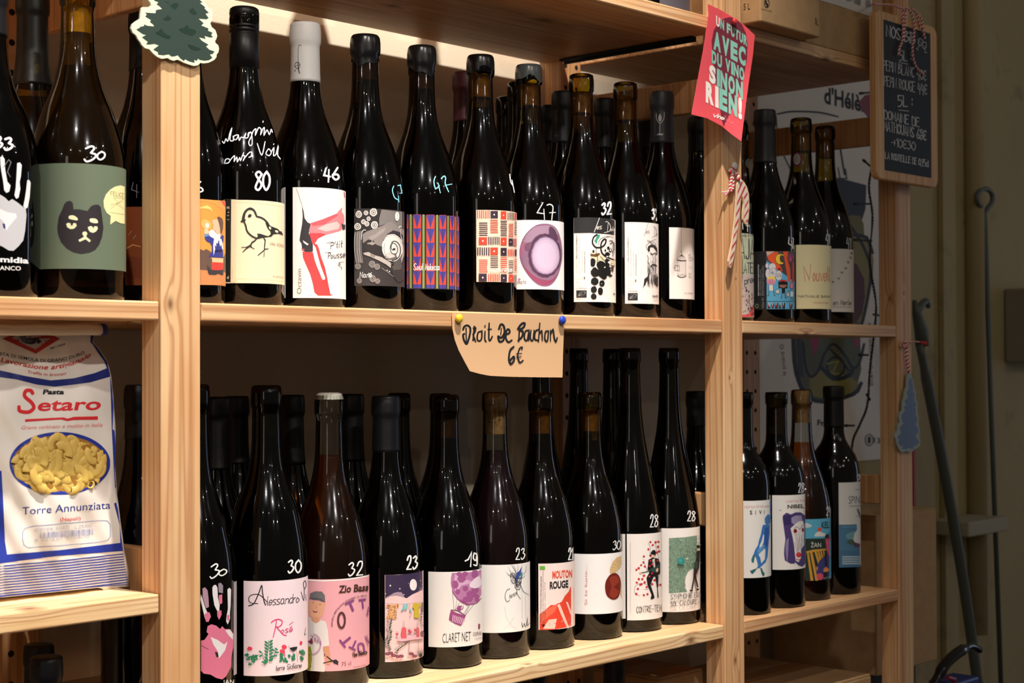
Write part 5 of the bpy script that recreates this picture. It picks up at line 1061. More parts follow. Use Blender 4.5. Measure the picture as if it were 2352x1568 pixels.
for i, ch in enumerate('LOIRE D'):
    x = 415+i*62
    if ch != ' ': A.text(ch, x, 1330, x+48, 1330, 76, '1a181c', .09); A.rect(x+14, 1285, x+24, 1322, 'd83a34'); A.rect(x+14, 1248, x+24, 1284, 'f0eeee')
A.text('EARL LAURENCE ET REMI DUFAITRE', 270, 1130, 268, 625, 17, 'd8d8da', .02); A.text('Mis en Bouteille au Domaine', 300, 1130, 300, 700, 12, 'b8b8ba'); A.text('69460 Saint Etienne des Ouillieres - France', 330, 1130, 328, 650, 12, 'b8b8ba'); A.text('Product of France - Contains sulphites', 352, 1130, 352, 640, 12, 'b8b8ba'); A.text('12,5%vol - 75cl', 352, 1335, 350, 1170, 34, 'a8a8aa', -.01); A.ring(235, 1300, 22, 32, 6, '9aa86a')
b.print(A); A = Art((1600, 460, 3.128)); A.line('672,265 668,310 690,325', 7, 'eeeef2', 1); A.line('690,290 695,345', 7, 'eeeef2'); A.line('692,268 704,275 702,345', 6, 'eeeef2', 1); b.print(A, 'price_mark', ny=3, base=.0002)
b = B['C2']; L('C2', 1828, 562, 1911, 709, 'ece2b4', 8); A = Art((1690, 240, 3.015))
A.line('480,1222 470,1120 505,1195 512,1218 522,1108', 4.5, 'd24a38', 1); A.hand('ouvell', 538, 1222, 660, 1224, 98, 4.2, 'd24a38', .05, 1.2); A.text('NATHALIE BAN', 430, 1336, 660, 1338, 19, '3c4a38', 0); A.text('VIGNERONNE', 538, 1378, 650, 1380, 14, 'c9765a', -.01)
b.print(A); A = Art((1690, 240, 3.015)); A.line('638,900 632,935 648,945', 5, 'eeeef2'); A.line('650,905 646,960', 5, 'eeeef2'); A.line('652,900 660,905 657,965', 5, 'eeeef2'); b.print(A, 'price_mark', ny=3, base=.0002)
A = Art((1690, 240, 3.015)); A.ell(425, 380, 33, 52, '7a2a48', 24); A.ell(422, 378, 24, 38, 'c9c2bc', 20); A.ring(422, 378, 15, 24, 4, '7a6a70'); A.ring(422, 378, 7, 12, 3, '7a6a70'); b.print(A, 'neck_badge', ny=10, base=.0004)
A = Art((1690, 240, 3.015)); A.ell(92, 405, 24, 34, 'a8a4a0', 20); A.ring(92, 405, 13, 19, 4, '6a6468'); B['C4'].print(A, 'neck_badge', ny=8, base=.0004)
b = B['C3']; L('C3', 1908, 571, 1963, 716, 'e6e0da', 6, 10); A = Art((1690, 240, 3.015))
for x, y in ((676, 1228), (718, 1204), (740, 1163), (768, 1133), (785, 1092), (803, 1060), (810, 1030)): A.line([(x-8, y-8), (x+8, y+8)], 2.6, '33302e'); A.line([(x-8, y+7), (x+7, y-9)], 2.6, '33302e'); A.line([(x-9, y), (x+7, y)], 2.2, '33302e')
A.hand('en Merle', 676, 1388, 804, 1388, 38, 3.2, '2a2826', .25); A.text('BEAUJOLAIS VILLAGES', 672, 1404, 804, 1406, 8, '8a8480')
b.print(A); A = Art((1690, 240, 3.015)); A.line('780,920 776,960 790,968', 5, 'eeeef2'); A.line('792,930 790,995', 5, 'eeeef2'); A.line('796,925 806,930 804,1000', 5, 'eeeef2'); b.print(A, 'price_mark', ny=3, base=.0002)
# ---- short bay lower
b = B['D0']; L('D0', 1698, 1150, 1773, 1327, 'e4e1de', 8, 10); A = Art((1700, 1130, 7.467)); BL = '3f7fc0'
A.text('METIJA ŠTEKAR', 72, 276, 508, 258, 38, 'c9787c', -.005); A.text('S', 168, 382, 212, 382, 70, '2a2a2c', .03); A.text('I', 266, 380, 276, 380, 70, '2a2a2c', .03); A.text('V', 330, 374, 378, 374, 66, '2a2a2c', .03); A.text('I', 415, 372, 424, 372, 66, '2a2a2c', .03)
A.poly('490,372 515,395 520,500 500,560 470,570 435,530 428,460 445,420', '3f78b4'); A.poly('395,560 450,555 515,565 518,700 500,830 492,960 480,1100 460,1160 445,1200 400,1240 340,1300 280,1310 310,1270 305,1220 280,1130 250,1080 240,1040 260,990 310,910 330,820 360,730 380,620', '3a74bc')
A.poly('405,720 420,740 410,850 380,930 330,1000 345,900 370,850', 'e4e1de'); A.poly('430,960 440,1000 435,1100 430,1150 370,1220 350,1120 320,1070 360,1030', 'e4e1de'); A.poly('520,130 545,150 540,400 515,600 505,700 520,400', '3f74b8'); A.poly('440,600 500,600 490,900 440,950 420,880 425,700', '2a58a8')
A.poly('300,980 340,960 400,900 440,920 360,1020 320,1060 300,1030', '5a9ad0'); A.poly('240,1050 262,1080 250,1130 235,1215 222,1200 210,1205 200,1195 195,1150 215,1100', '2a6a74'); A.poly('285,1300 280,1330 245,1370 215,1400 190,1385 170,1330 200,1345 225,1320 250,1320', '24626c'); A.poly('350,1300 378,1300 390,1340 425,1390 425,1420 400,1440 375,1400', '24626c')
b.print(A)
b = B['D1']; L('D1', 1776, 1137, 1852, 1308, 'e6e2de', 8, 2); A = Art((1700, 1130, 7.467)); PU = '4a3a72'
A.text('KMETIJA ŠTE', 800, 180, 1124, 160, 36, 'c9787c', -.005); A.text('NIBEL', 818, 280, 1112, 268, 66, '2a2a2c', .03); A.line('675,305 690,315 706,308', 7, '33302e', 2)
A.poly('735,400 800,350 880,380 960,345 1050,345 1128,400 1132,1220 1080,1275 1020,1260 950,1200 945,1225 870,1225 810,1190 770,1170 755,1060 760,960 780,800 745,560 730,450', PU); A.poly('790,830 840,780 830,1000 815,1190 800,1160 780,960', '8a80a8'); A.poly('885,440 960,400 1060,400 1080,480 1000,560 940,560 890,520', '9a90b4')
A.poly('960,540 1020,500 1090,490 1110,560 1110,900 1060,980 1050,1140 1010,1200 960,1170 940,1000 930,900 900,740 870,620', 'e2dedc'); A.poly('745,400 880,400 870,560 760,560', '362a5e')
A.line('930,625 960,600 1000,600 1035,640 1060,590 1100,555', 7, '2a2a3a', 3); A.line('935,720 990,730 1020,690', 5, '4a4a5a', 2); A.ell(953, 665, 33, 38, 'a02c38', 16); A.ell(958, 665, 16, 20, '4a1820', 12); A.ell(1086, 645, 20, 38, 'a02c38', 14); A.ell(1086, 645, 9, 18, '4a1820', 10); A.line('1030,730 1022,820 1020,1000', 12, 'c24a4c', 2, .5)
for x0, y0, x1, y1 in ((960, 740, 1000, 1020), (985, 750, 1005, 1030), (1080, 720, 1040, 960), (1060, 760, 1055, 1000), (940, 850, 985, 1030), (1095, 800, 1050, 1020)): A.line([(x0, y0), (x1, y1)], 9, '3a6a9a', 0, .5)
A.ell(1012, 1072, 46, 44, 'd02a30', 20); A.ell(1008, 1062, 24, 18, 'e0484a', 12); A.line('965,1140 1010,1160 1060,1135', 13, 'd04a3c', 3)
b.print(A); A = Art((1690, 860, 2.8)); A.hand('28', 408, 758, 444, 755, 58, 5, 'e8e8ea', .05); b.print(A, 'price_mark', ny=4, base=.0002)
b = B['D2']; L('D2', 1852, 1192, 1916, 1333, '58a8c8', 6, 10); A = Art((1845, 1090, 6.033))
A.poly('-20,885 420,880 430,1450 -20,1475', '24342c'); A.poly('-20,670 60,668 125,700 120,720 60,735 -20,730', 'c9d4d8'); A.poly('162,850 180,810 230,780 270,800 330,815 330,855', 'd8d8d4'); A.ell(240, 758, 30, 30, 'dd5040', 18); A.poly('180,820 230,782 285,802 320,830 320,852 175,856', 'd8d8d4')
A.text('KELT', 270, 742, 424, 730, 92, '1a2426', .02); A.text('ŽAN', 112, 1005, 262, 1002, 66, 'd8d8d0', 0)
for x0, x1, xb, w in ((50, 78, 130, 42), (95, 130, 200, 40), (160, 195, 240, 28), (210, 235, 270, 20), (250, 270, 300, 16), (290, 305, 330, 14)): A.poly([(x0, 1058), (x1, 1052), (xb+20, 1465 if xb < 210 else 1250), (xb-w*.5, 1468 if xb < 210 else 1255)], 'cc963c')
A.poly('45,1060 150,1035 335,1022 335,1045 200,1062 45,1085', 'cc963c')
A.poly('320,870 400,855 418,880 415,1000 415,1100 400,1140 370,1110 345,1040 330,940', 'd2506e'); A.poly('315,880 320,840 345,815 372,830 385,790 410,830 412,870 380,890 330,900', '1e2026'); A.line('325,885 370,890 412,868', 14, 'b0404c', 2)
A.poly('230,1200 300,1130 350,1100 420,1150 425,1400 300,1410 250,1390 190,1370 195,1310', '3e3c7a'); A.poly('310,1090 345,1080 355,1260 320,1280', '1c1c22'); A.poly('295,1310 330,1275 370,1300 385,1320 350,1345 300,1345', 'dc8c44'); A.poly('300,1345 360,1345 350,1420 300,1420', '1c1c22'); A.ell(245, 1410, 50, 48, 'd2506e', 18); A.poly('190,1290 205,1260 215,1300 200,1330', 'dc8c44'); A.text('BELTRAND', 300, 1440, 415, 1420, 18, 'b8b8c8')
b.print(A); A = Art((1845, 1090, 6.033)); A.hand('24', 345, 565, 408, 560, 118, 11, 'd8d8da', .05); b.print(A, 'price_mark', ny=5, base=.0002)
b = B['D3']; L('D3', 1927, 1108, 1984, 1302, 'd2d0cc', 8); A = Art((1845, 1090, 6.033))
A.poly('497,690 640,690 750,685 830,690 836,1275 500,1285', '4b7898'); A.poly('600,830 720,780 740,850 680,900 610,880', '6a9a9e', 2); A.poly('500,1040 700,1060 836,1010 836,1275 500,1285', '456f92'); A.poly('750,685 760,590 790,600 825,720 820,880 830,950 790,975 740,955 700,900 720,810 755,760', 'd6d4d2'); A.poly('750,465 775,475 810,560 836,660 825,690 790,600', '4a4250')
A.poly('600,945 650,890 700,900 740,955 700,975', '4a5a50'); A.poly('700,930 760,945 825,965 820,990 780,1008 720,1000', '5a3a4c'); A.text('SPIN-', 636, 402, 824, 392, 112, '2c3e52', -.01); A.text('GONDOLIER BLANC', 638, 446, 826, 440, 24, '8a8a8c', 0); A.text('MAISON', 735, 212, 832, 208, 14, '6a6a70'); A.line('745,565 765,580', 5, 'c0504a'); A.text('CLASSIC BLANC', 545, 735, 740, 728, 18, '8ab0c8')
A.lines_of_text(545, 1120, 790, 1245, 4, 'a8c0cc'); b.print(A); A = Art((1845, 1090, 6.033)); A.hand('30', 770, 72, 826, 68, 78, 11, 'e0e0e2', .05, .8); b.print(A, 'price_mark', ny=4, base=.0002)
A = Art((840, 860, 4.126)); K = '4a2c14'; A.line('1130,255 1222,250 1232,455 1138,455 1130,255', 3.5, K); A.line('1160,300 1190,280 1200,330 1225,340', 4, K); A.line('1175,400 1210,440', 4, K); A.text('BRUTOM', 1150, 270, 1150, 445, 22, K); A.text('INDIGENE', 1262, 270, 1272, 445, 22, K); B['L5'].print(A, 'cork_print', ny=8, base=-.0014)
B['T0'].paper(1528, -40, 1608, 17, '4a4852', 6, 10)
B['M1'].paper(650, 430, 655, 684, 'b8b4ba', 0, 14, name='back_label'); 
# ---------------------------------------------------------------- cards, signs and ornaments
def sheet(name, art, fn, parent=None, mat=None, ny=0, nx=0, label=None):
    xs = [v.co.x for v in art.bm.verts]; ys = [-v.co.y for v in art.bm.verts]
    art.cut([min(xs)+(max(xs)-min(xs))*k/nx for k in range(1, nx)] if nx else [], [min(ys)+(max(ys)-min(ys))*k/ny for k in range(1, ny)] if ny else [])
    return art.finish(name, fn, parent, mat, label)
def solid_sheet(name, pts, fn, th, mat, parent, nx=0, ny=0, color=None, rim=None):
    """closed thin board: outline pts (photo points), front by fn, thickness th along +Y"""
    from mathutils.geometry import tessellate_polygon
    bm = bmesh.new()
    vs = [bm.verts.new((x, -y, 0)) for x, y in pts]
    for t in tessellate_polygon([[Vector((x, y, 0)) for x, y in pts]]):
        if len(set(t)) == 3: bm.faces.new([vs[i] for i in t])
    for n, ax in ((nx, 0), (ny, 1)):
        if n:
            lo = min(v.co[ax] for v in bm.verts); hi = max(v.co[ax] for v in bm.verts); no = [0, 0, 0]; no[ax] = 1
            for k in range(1, n):
                co = [0, 0, 0]; co[ax] = lo+(hi-lo)*k/n
                bmesh.ops.bisect_plane(bm, geom=bm.verts[:]+bm.edges[:]+bm.faces[:], plane_co=co, plane_no=no, dist=1e-5)
    bmesh.ops.remove_doubles(bm, verts=bm.verts[:], dist=1e-4)
    F = bm.faces[:]; back = {v: fn(v.co.x, -v.co.y, 0) for v in bm.verts}
    r = bmesh.ops.extrude_face_region(bm, geom=F); nv = [g for g in r['geom'] if isinstance(g, bmesh.types.BMVert)]
    old = list(back)
    key = {(round(v.co.x, 3), round(v.co.y, 3)): p for v, p in back.items()}
    for v in nv: v.co = key[(round(v.co.x, 3), round(v.co.y, 3))]
    for v in old: v.co = back[v]+Vector((0, th, 0))
    bmesh.ops.recalc_face_normals(bm, faces=bm.faces[:])
    return bobj(name, bm, mat, parent)
def P2(s): q = [float(v) for v in s.replace(',', ' ').split()]; return list(zip(q[::2], q[1::2]))
def tr(pts, ox, oy, s): return [(ox+x/s, oy+y/s) for x, y in pts]
def pin(name, px_, Y, r, col, label, cat='pin', group=None):
    p = onY(px_[0], px_[1], Y); bm = bmesh.new()
    lathe_bm(bm, [(0, 0), (r*.85, 0), (r, .0012), (r, .0030), (r*.8, .0042), (0, .0045)], 24)
    lathe_bm(bm, [(.0006, -.008), (.0006, 0)], 8)
    bmesh.ops.rotate(bm, verts=bm.verts, cent=(0, 0, 0), matrix=Matrix.Rotation(math.pi/2, 3, 'X'))
    return tag(bobj(name, bm, simple('pin_'+col, col, .35), loc=p, smooth=True), label, cat, group)
def cord(bmA, bmB, pts, r=.0011, tw=.0042):
    """two-colour twisted cord around a path"""
    P = smoothstep_pts(pts, 14) if len(pts) > 2 else [Vector(pts[0]).lerp(Vector(pts[1]), k/20) for k in range(21)]
    L_ = 0; hA, hB = [], []; up = Vector((0, 1, 0))
    for i, p in enumerate(P):
        if i: L_ += (p-P[i-1]).length
        t = (P[min(i+1, len(P)-1)]-P[max(i-1, 0)]).normalized(); n = t.cross(up)
        n = n.normalized() if n.length > .1 else t.cross(Vector((1, 0, 0))).normalized(); b = t.cross(n); a = L_/tw*2*math.pi
        o = (n*math.cos(a)+b*math.sin(a))*r*.75; hA.append(p+o); hB.append(p-o)
    tube_bm(bmA, hA, r*.9, 6); tube_bm(bmB, hB, r*.9, 6)
CRED, CWHT = simple('red_thread', 'c8323a', .8), simple('white_thread', 'eeeae4', .8)
# --- kraft notice
root = empty('paper_notice', onY(1165, 795, -.0015), 'kraft paper notice pinned to the shelf edge reading Droit De Bouchon 6€', 'sign')
ro = Vector(root.location)
def fk(x, y, l):
    p = onY(x, y, -.0006); d = p.z - (-.02)
    if d < 0: p.y -= .10*d*d*8+.02*abs(d)
    p = onY(x, y, p.y-.0004-l*.00003); return p-ro
pts = tr(P2('262,128 1000,148 2045,170 2042,400 2028,800 2020,1152 1700,1150 1200,1142 870,1126 720,1098 548,1052 480,930 370,720 310,560 272,380'), 1000, 700, 6.918)
m, t, p = nt('kraft_paper'); tc = t.nodes.new('ShaderNodeTexCoord'); w = t.nodes.new('ShaderNodeTexWave'); w.bands_direction = 'Z'; w.inputs['Scale'].default_value = 230; w.inputs['Distortion'].default_value = .6; w.inputs['Detail'].default_value = 2
cr = t.nodes.new('ShaderNodeValToRGB'); cr.color_ramp.elements[0].color = (*hx('c99f76'), 1); cr.color_ramp.elements[1].color = (*hx('d8b088'), 1); t.links.new(tc.outputs['Object'], w.inputs['Vector']); t.links.new(w.outputs[0], cr.inputs[0]); t.links.new(cr.outputs[0], p.inputs['Base Color']); p.inputs['Roughness'].default_value = .7
brd = solid_sheet('kraft_sheet', pts, fk, .0003, m, root, 4, 10)
A = Art((1000, 700, 6.918)); K = '1c1c20'
A.line('440,395 460,345 510,325 550,360 555,430 530,540 495,620 455,560 440,480 460,460', 32, K, 4); A.line('488,370 492,600', 26, K)
A.line('620,345 600,560', 34, K); A.line('605,370 640,365 625,440 600,470 640,585', 26, K, 3); A.line('735,420 680,440 665,540 700,575 735,530 740,410', 26, K, 4); A.line('790,420 785,540 805,585', 24, K, 3); A.line('790,330 788,350', 24, K); A.line('855,290 850,520 870,565 905,500', 25, K, 3); A.line('838,385 890,385', 22, K)
A.line('1010,380 1040,310 1085,330 1100,430 1050,520 1000,500 1020,580 1080,560 1100,460', 32, K, 4); A.line('1050,370 1040,470', 20, K); A.line('1120,470 1180,440 1170,390 1135,400 1120,520 1160,590 1215,560', 28, K, 4)
A.line('1310,380 1370,300 1420,290 1405,350 1340,400 1390,420 1380,500 1320,560', 32, K, 3); A.line('1340,330 1325,575', 28, K); A.line('1480,400 1430,420 1415,530 1460,560 1490,400 1485,560', 24, K, 3); A.line('1520,400 1510,530 1550,560 1570,400', 22, K, 3); A.line('1640,390 1590,420 1580,540 1640,560', 24, K, 3)
A.line('1660,290 1640,580', 24, K); A.line('1650,470 1690,410 1700,560', 22, K, 3); A.line('1790,410 1750,430 1740,540 1780,570 1800,420', 24, K, 4); A.line('1830,400 1830,570', 20, K); A.line('1830,470 1870,390 1890,520 1915,580 1938,520', 24, K, 3)
A.line('1245,665 1190,720 1170,850 1200,935 1250,880 1245,820 1190,880', 30, K, 4); A.line('1375,700 1380,670 1340,690 1310,800 1340,910 1395,880', 22, K, 4); A.line('1290,775 1370,770', 18, K); A.line('1290,830 1360,825', 18, K)
sheet('marker_lettering', A, fk_ if False else (lambda x, y, l: fk(x, y, l+4)), brd, None, 10, 0)
pin('drawing_pin', (1052, 731), -.0022, .0049, 'e8c636', 'round yellow pin at the left corner of the kraft notice', group='round pins holding papers')
pin('drawing_pin', (1289, 735), -.0022, .0049, '2c46c0', 'round blue pin at the right corner of the kraft notice', group='round pins holding papers')
# --- red card
root = empty('red_card', onY(1665, 160, -.02), 'red card pinned to the middle upright, mint and white lettering Un futur avec du vino', 'card'); ro = Vector(root.location)
def fc(x, y, l):
    u = (x-1665)/70.0; v = (y-160)/150.0
    Y = -.008-.012*abs(u+.05)**1.6-.010*max(0, v)**2-(.006*max(0, u)*max(0, v))
    return onY(x, y, Y-.0003-l*.00003)-ro
pts = tr(P2('258,42 380,98 520,180 640,262 755,372 735,580 690,880 650,1180 612,1495 520,1430 400,1330 250,1252 85,1210 150,850 215,500 265,150'), 1570, 0, 4.61)
brd = solid_sheet('card_sheet', pts, fc, .0004, simple('card_red', 'ee5560', .4, spec=.4), root, 24, 30)
A = Art((1570, 0, 4.61)); WN, MT, CW = '77283a', '8ccabb', 'f6efe8'
drop = P2('490,180 560,200 620,260 660,350 678,480 672,620 640,800 590,960 500,1180 425,1340 400,1250 380,1080 345,880 310,620 298,430 320,320 370,240 430,195')
A.poly([(x, y) for x, y in drop], WN)
def inside(x, y):
    c = False; j = len(drop)-1
    for i in range(len(drop)):
        if (drop[i][1] > y) != (drop[j][1] > y) and x < (drop[j][0]-drop[i][0])*(y-drop[i][1])/(drop[j][1]-drop[i][1])+drop[i][0]: c = not c
        j = i
    return c
def ctext(s, x0, y0, x1, y1, h, bold):
    n = len(s); W_ = [{'I': .45, ' ': .5, '!': .45, 'M': 1.2, 'N': 1.05, 'V': 1.05, 'A': 1.05}.get(c, 1) for c in s]; T = sum(W_); a = 0
    for ch, w_ in zip(s, W_):
        b0 = a/T; b1 = (a+w_*.86)/T; a += w_
        if ch == ' ': continue
        xa, xb = x0+(x1-x0)*b0, x0+(x1-x0)*b1; ya, yb = y0+(y1-y0)*b0, y0+(y1-y0)*b1
        c = MT if inside((xa+xb)/2, (ya+yb)/2-h/2) else CW
        A.text(ch, xa, ya, xb, yb, h, c, bold)
ctext('UN FUTUR', 345, 262, 680, 490, 100, .05); ctext('AVEC', 318, 505, 670, 700, 180, .06); ctext('DU VINO', 298, 655, 650, 860, 128, .05); ctext('SINON', 272, 850, 640, 1050, 170, .06); ctext('RIEN!', 236, 1065, 625, 1255, 205, .06)
A.hand('vino', 312, 1232, 425, 1268, 42, 11, CW, .2, 1.1); A.hand('futur', 432, 1270, 525, 1325, 52, 3, 'd98a90', .1); A.line('440,1298 512,1342', 3, 'e89aa0')
sheet('card_lettering', A, lambda x, y, l: fc(x, y, l*.4+8), brd, None, 30, 24)
pin('drawing_pin', (1685, 50), -.012, .0046, 'd8343c', 'round red pin at the top of the red card', group='round pins holding papers')
# --- green tree cut-out
def cutout(name, outline, inner, ox, oy, s, Y, base, fill, fillcol, label, cat, tilt=0, extra=None):
    c = tr(outline, ox, oy, s); cx = sum(x for x, y in c)/len(c); cy = sum(y for x, y in c)/len(c)
    root = empty(name, onY(cx, cy, Y), label, cat); ro = Vector(root.location)
    fn = lambda x, y, l: onY(x, y, Y-.0002-l*.00003+tilt*(x-cx)/100)-ro
    brd = solid_sheet('board', c, fn, .0022, base, root)
    A = Art((ox, oy, s)); A.poly(inner, fillcol)
    if extra: extra(A)
    sheet('painted_tree', A, lambda x, y, l: fn(x, y, l+2), brd, fill)
    return root
gt_out = P2('470,-420 1250,-420 1420,-200 1560,-60 1640,0 1700,120 1740,160 1810,195 1828,260 1815,420 1780,500 1810,570 1890,640 1928,760 1905,830 1880,860 1890,910 1950,960 1966,1030 1950,1110 1915,1150 1910,1210 1860,1270 1750,1325 1640,1340 1570,1330 1520,1380 1440,1395 1350,1370 1230,1330 1160,1290 1080,1260 1020,1285 950,1270 880,1225 760,1245 660,1205 570,1130 490,1040 400,1020 330,950 300,890 245,820 215,750 140,690 105,600 130,510 210,450 290,400 300,300 320,180 350,150 490,150 530,110 520,60 470,0 420,-150')
gt_in = P2('640,-380 1200,-380 1400,-150 1560,0 1620,50 1560,60 1670,150 1660,180 1750,270 1680,290 1745,380 1700,410 1530,395 1640,490 1590,540 1740,600 1735,650 1825,690 1800,740 1838,785 1780,795 1660,760 1680,825 1540,790 1600,860 1742,945 1690,985 1760,1050 1872,1090 1830,1140 1770,1155 1825,1225 1760,1270 1670,1285 1560,1270 1515,1240 1500,1290 1440,1265 1450,1330 1330,1300 1250,1255 1220,1290 1150,1240 1090,1170 1040,1190 960,1200 900,1150 790,1172 690,1160 665,1140 680,1110 570,1050 690,960 600,930 480,945 420,940 455,885 330,790 420,740 350,725 210,625 280,590 290,570 375,550 380,515 450,545 590,560 570,520 500,465 525,425 400,350 435,310 400,265 620,280 630,210 760,190 700,130 640,90 680,50 590,10')
def gx(A):
    for pts_ in ('800,30 900,80 960,160 1040,200 1110,100 1040,60 930,110 880,40', '1400,170 1340,240 1420,310 1500,290 1450,220', '880,300 850,360 780,400 870,440 960,390 900,350', '1300,530 1220,590 1120,610 1200,690 1400,750 1480,660 1400,610 1330,600', '740,600 690,660 620,690 700,740 880,820 950,770 860,730 790,680', '1320,940 1340,1000 1450,1060 1580,1040 1500,1000'):
        A.poly(pts_, '1c332a', 3)
cutout('tree_ornament', gt_out, gt_in, 290, 0, 9.22, -.0042, simple('cutout_pale_edge', 'dfe6c8', .5), GLOSSINK, '32423c', 'large green fir tree cut-out with pale edge on the left upright', 'ornament', 0, gx)
# --- blue tree with cord
bt_out = P2('305,500 325,505 355,600 365,690 385,720 385,810 410,870 405,960 425,1050 415,1120 437,1190 430,1250 440,1310 435,1380 400,1405 355,1425 340,1455 300,1448 262,1440 240,1455 205,1450 180,1410 160,1370 150,1310 128,1270 135,1230 165,1190 165,1130 190,1095 180,1030 190,970 215,960 220,850 240,800 250,720 270,670 275,580 285,520')
bt_in = P2('312,560 330,570 340,590 345,620 350,690 355,730 375,760 365,800 372,850 395,880 375,910 385,960 380,1000 405,1050 395,1100 375,1110 405,1160 420,1190 400,1230 380,1250 405,1300 425,1330 400,1370 360,1385 350,1415 325,1410 290,1400 270,1425 240,1410 215,1425 235,1370 200,1385 170,1330 195,1300 160,1290 180,1250 210,1230 190,1160 235,1110 215,1060 210,1010 255,960 240,910 270,890 250,840 290,800 275,740 300,690 295,620')
bt = cutout('tree_ornament', bt_out, bt_in, 2030, 760, 5.227, -.0060, simple('cutout_grey_edge', '98a298', .5), GLOSSINK, '26364f', 'small blue fir tree cut-out hanging on red and white cord from the right upright', 'ornament')
bA, bB = bmesh.new(), bmesh.new(); ro = Vector(bt.location); q = lambda x, y, Y=-.0055: onY(2030+x/5.227, 760+y/5.227, Y)-ro
cord(bA, bB, [q(272, 190), q(270, 300), q(285, 400), q(300, 500)], .0017, .006); cord(bA, bB, [q(210, 165), q(250, 185), q(290, 150), q(265, 130), q(270, 190)], .0016); cord(bA, bB, [q(280, 150), q(360, 128), q(430, 133)], .0009, .006)
tube_bm(bA, [q(430, 133), q(500, 148)], [.0014, .0032], 8)
bobj('red_cord_strand', bA, CRED, bt); bobj('white_cord_strand', bB, CWHT, bt)
# --- candy cane
cc = P2('345,540 355,350 375,310 410,290 450,330 485,400 505,480 512,620 505,760 490,860 478,875 450,850 428,800 430,700 440,600 430,530 410,505 400,560 395,650 385,780 350,1020 325,1230 295,1370 270,1430 255,1410 242,1340 290,1100 320,850')
c = tr(cc, 1630, 360, 5.6); root = empty('candy_cane_ornament', onY(1700, 480, -.012), 'flat red and white striped candy cane hanging from a white pin on the middle upright', 'ornament'); ro = Vector(root.location)
fn = lambda x, y, l: onY(x, y, -.011-.004*(y-480)/100*0-.0002-l*.00003)-ro
brd = solid_sheet('board', c, fn, .0022, simple('candy_wood', 'e8c9a4', .5), root)
A = Art((1630, 360, 5.6)); A.poly('352,545 362,360 380,322 410,302 445,338 478,405 497,485 503,620 497,755 484,848 470,850 440,800 440,700 450,600 440,525 410,492 392,545 386,650 376,780 342,1020 318,1230 288,1360 268,1412 250,1340 298,1100 328,850', 'ecd9c8')
for s_ in ('410,315 430,325 360,490 362,440', '450,370 466,390 350,640 352,590', '484,450 490,480 445,555 440,520', '500,545 500,580 450,680 455,630', '503,655 500,700 438,800 442,765', '495,800 490,840 460,840 475,810', '392,625 388,680 335,780 340,730', '378,770 374,830 320,930 325,880', '365,915 355,960 303,1065 310,1010', '345,1065 338,1110 280,1205 288,1150', '322,1200 315,1250 262,1345 268,1290', '298,1340 285,1385 262,1405 260,1390'): A.poly(s_, 'c2424e')
sheet('painted_stripes', A, lambda x, y, l: fn(x, y, l*.3+2), brd)
bA, bB = bmesh.new(), bmesh.new(); q = lambda x, y, Y=-.0045: onY(1630+x/5.6, 360+y/5.6, Y)-ro
cord(bA, bB, [q(300, 150), q(265, 180), q(290, 200), q(330, 200), q(370, 270, -.011), q(380, 310, -.011)], .0018, .006); cord(bA, bB, [q(295, 190), q(290, 260), q(300, 340), q(290, 410), q(250, 450)], .0016, .005); cord(bA, bB, [q(290, 230), q(270, 330), q(255, 430)], .0014, .005)
for k in range(6): tube_bm(bA if k % 2 else bB, [q(250, 440), q(150+k*12, 455+k*9, -.008)], [.0009, .0005], 5)
bobj('red_cord_strand', bA, CRED, root); bobj('white_cord_strand', bB, CWHT, root)
pin('drawing_pin', (1684, 381), -.0010, .0050, 'eceaea', 'round white pin the candy cane hangs from', group='round pins holding papers')
# --- chalkboard
YB = -.026
def cb(x, y, Y=YB): return onY(x, y, Y)
root = empty('chalkboard', cb(2085, 230), 'small chalkboard in a wooden frame listing wine prices, hanging on the right upright', 'chalkboard'); ro = Vector(root.location)
x0, x1 = cb(2011, 200).x, cb(2152, 250).x; z1, z0 = cb(2085, 44).z, cb(2085, 421).z
xi0, xi1, zi1, zi0 = cb(2029, 200).x, cb(2137, 250).x, cb(2085, 62).z, cb(2085, 400).z
FW = pine('pine_board_frame', 'Z', 'edc08c', 'dcaa74', 'b47e4c', seed=44, freq=2)
def rrect(x0, z0, x1, z1, r, n=5):
    out = []
    for cx, cz, a0 in ((x1-r, z1-r, 0), (x0+r, z1-r, 90), (x0+r, z0+r, 180), (x1-r, z0+r, 270)):
        for k in range(n+1): a = math.radians(a0+90*k/n); out.append((cx+r*math.cos(a), cz+r*math.sin(a)))
    return out
bm = bmesh.new(); O = rrect(x0-ro.x, z0-ro.z, x1-ro.x, z1-ro.z, .013); I = rrect(xi0-ro.x, zi0-ro.z, xi1-ro.x, zi1-ro.z, .0004)
cx_, cz_ = (x0+x1)/2-ro.x, (z0+z1)/2-ro.z
sh = lambda P_, d: [(x-(.001 if x > cx_ else -.001)*d, z-(.001 if z > cz_ else -.001)*d) for x, z in P_]
loops = [(sh(O, 1.2), -.0012), (O, .0000), (O, .0095), (sh(O, 1.2), .0105), (I, .0105), (I, -.0008), (sh(I, -1), -.0012), (sh(O, 1.2), -.0012)]
R2 = [[bm.verts.new((x, y, z)) for x, z in P_] for P_, y in loops[:-1]]; R2.append(R2[0]); N_ = len(O)
for A_, B_ in zip(R2, R2[1:]):
    for k in range(N_): bm.faces.new((A_[k], A_[(k+1) % N_], B_[(k+1) % N_], B_[k]))
bmesh.ops.recalc_face_normals(bm, faces=bm.faces[:]); bobj('frame', bm, FW, root)
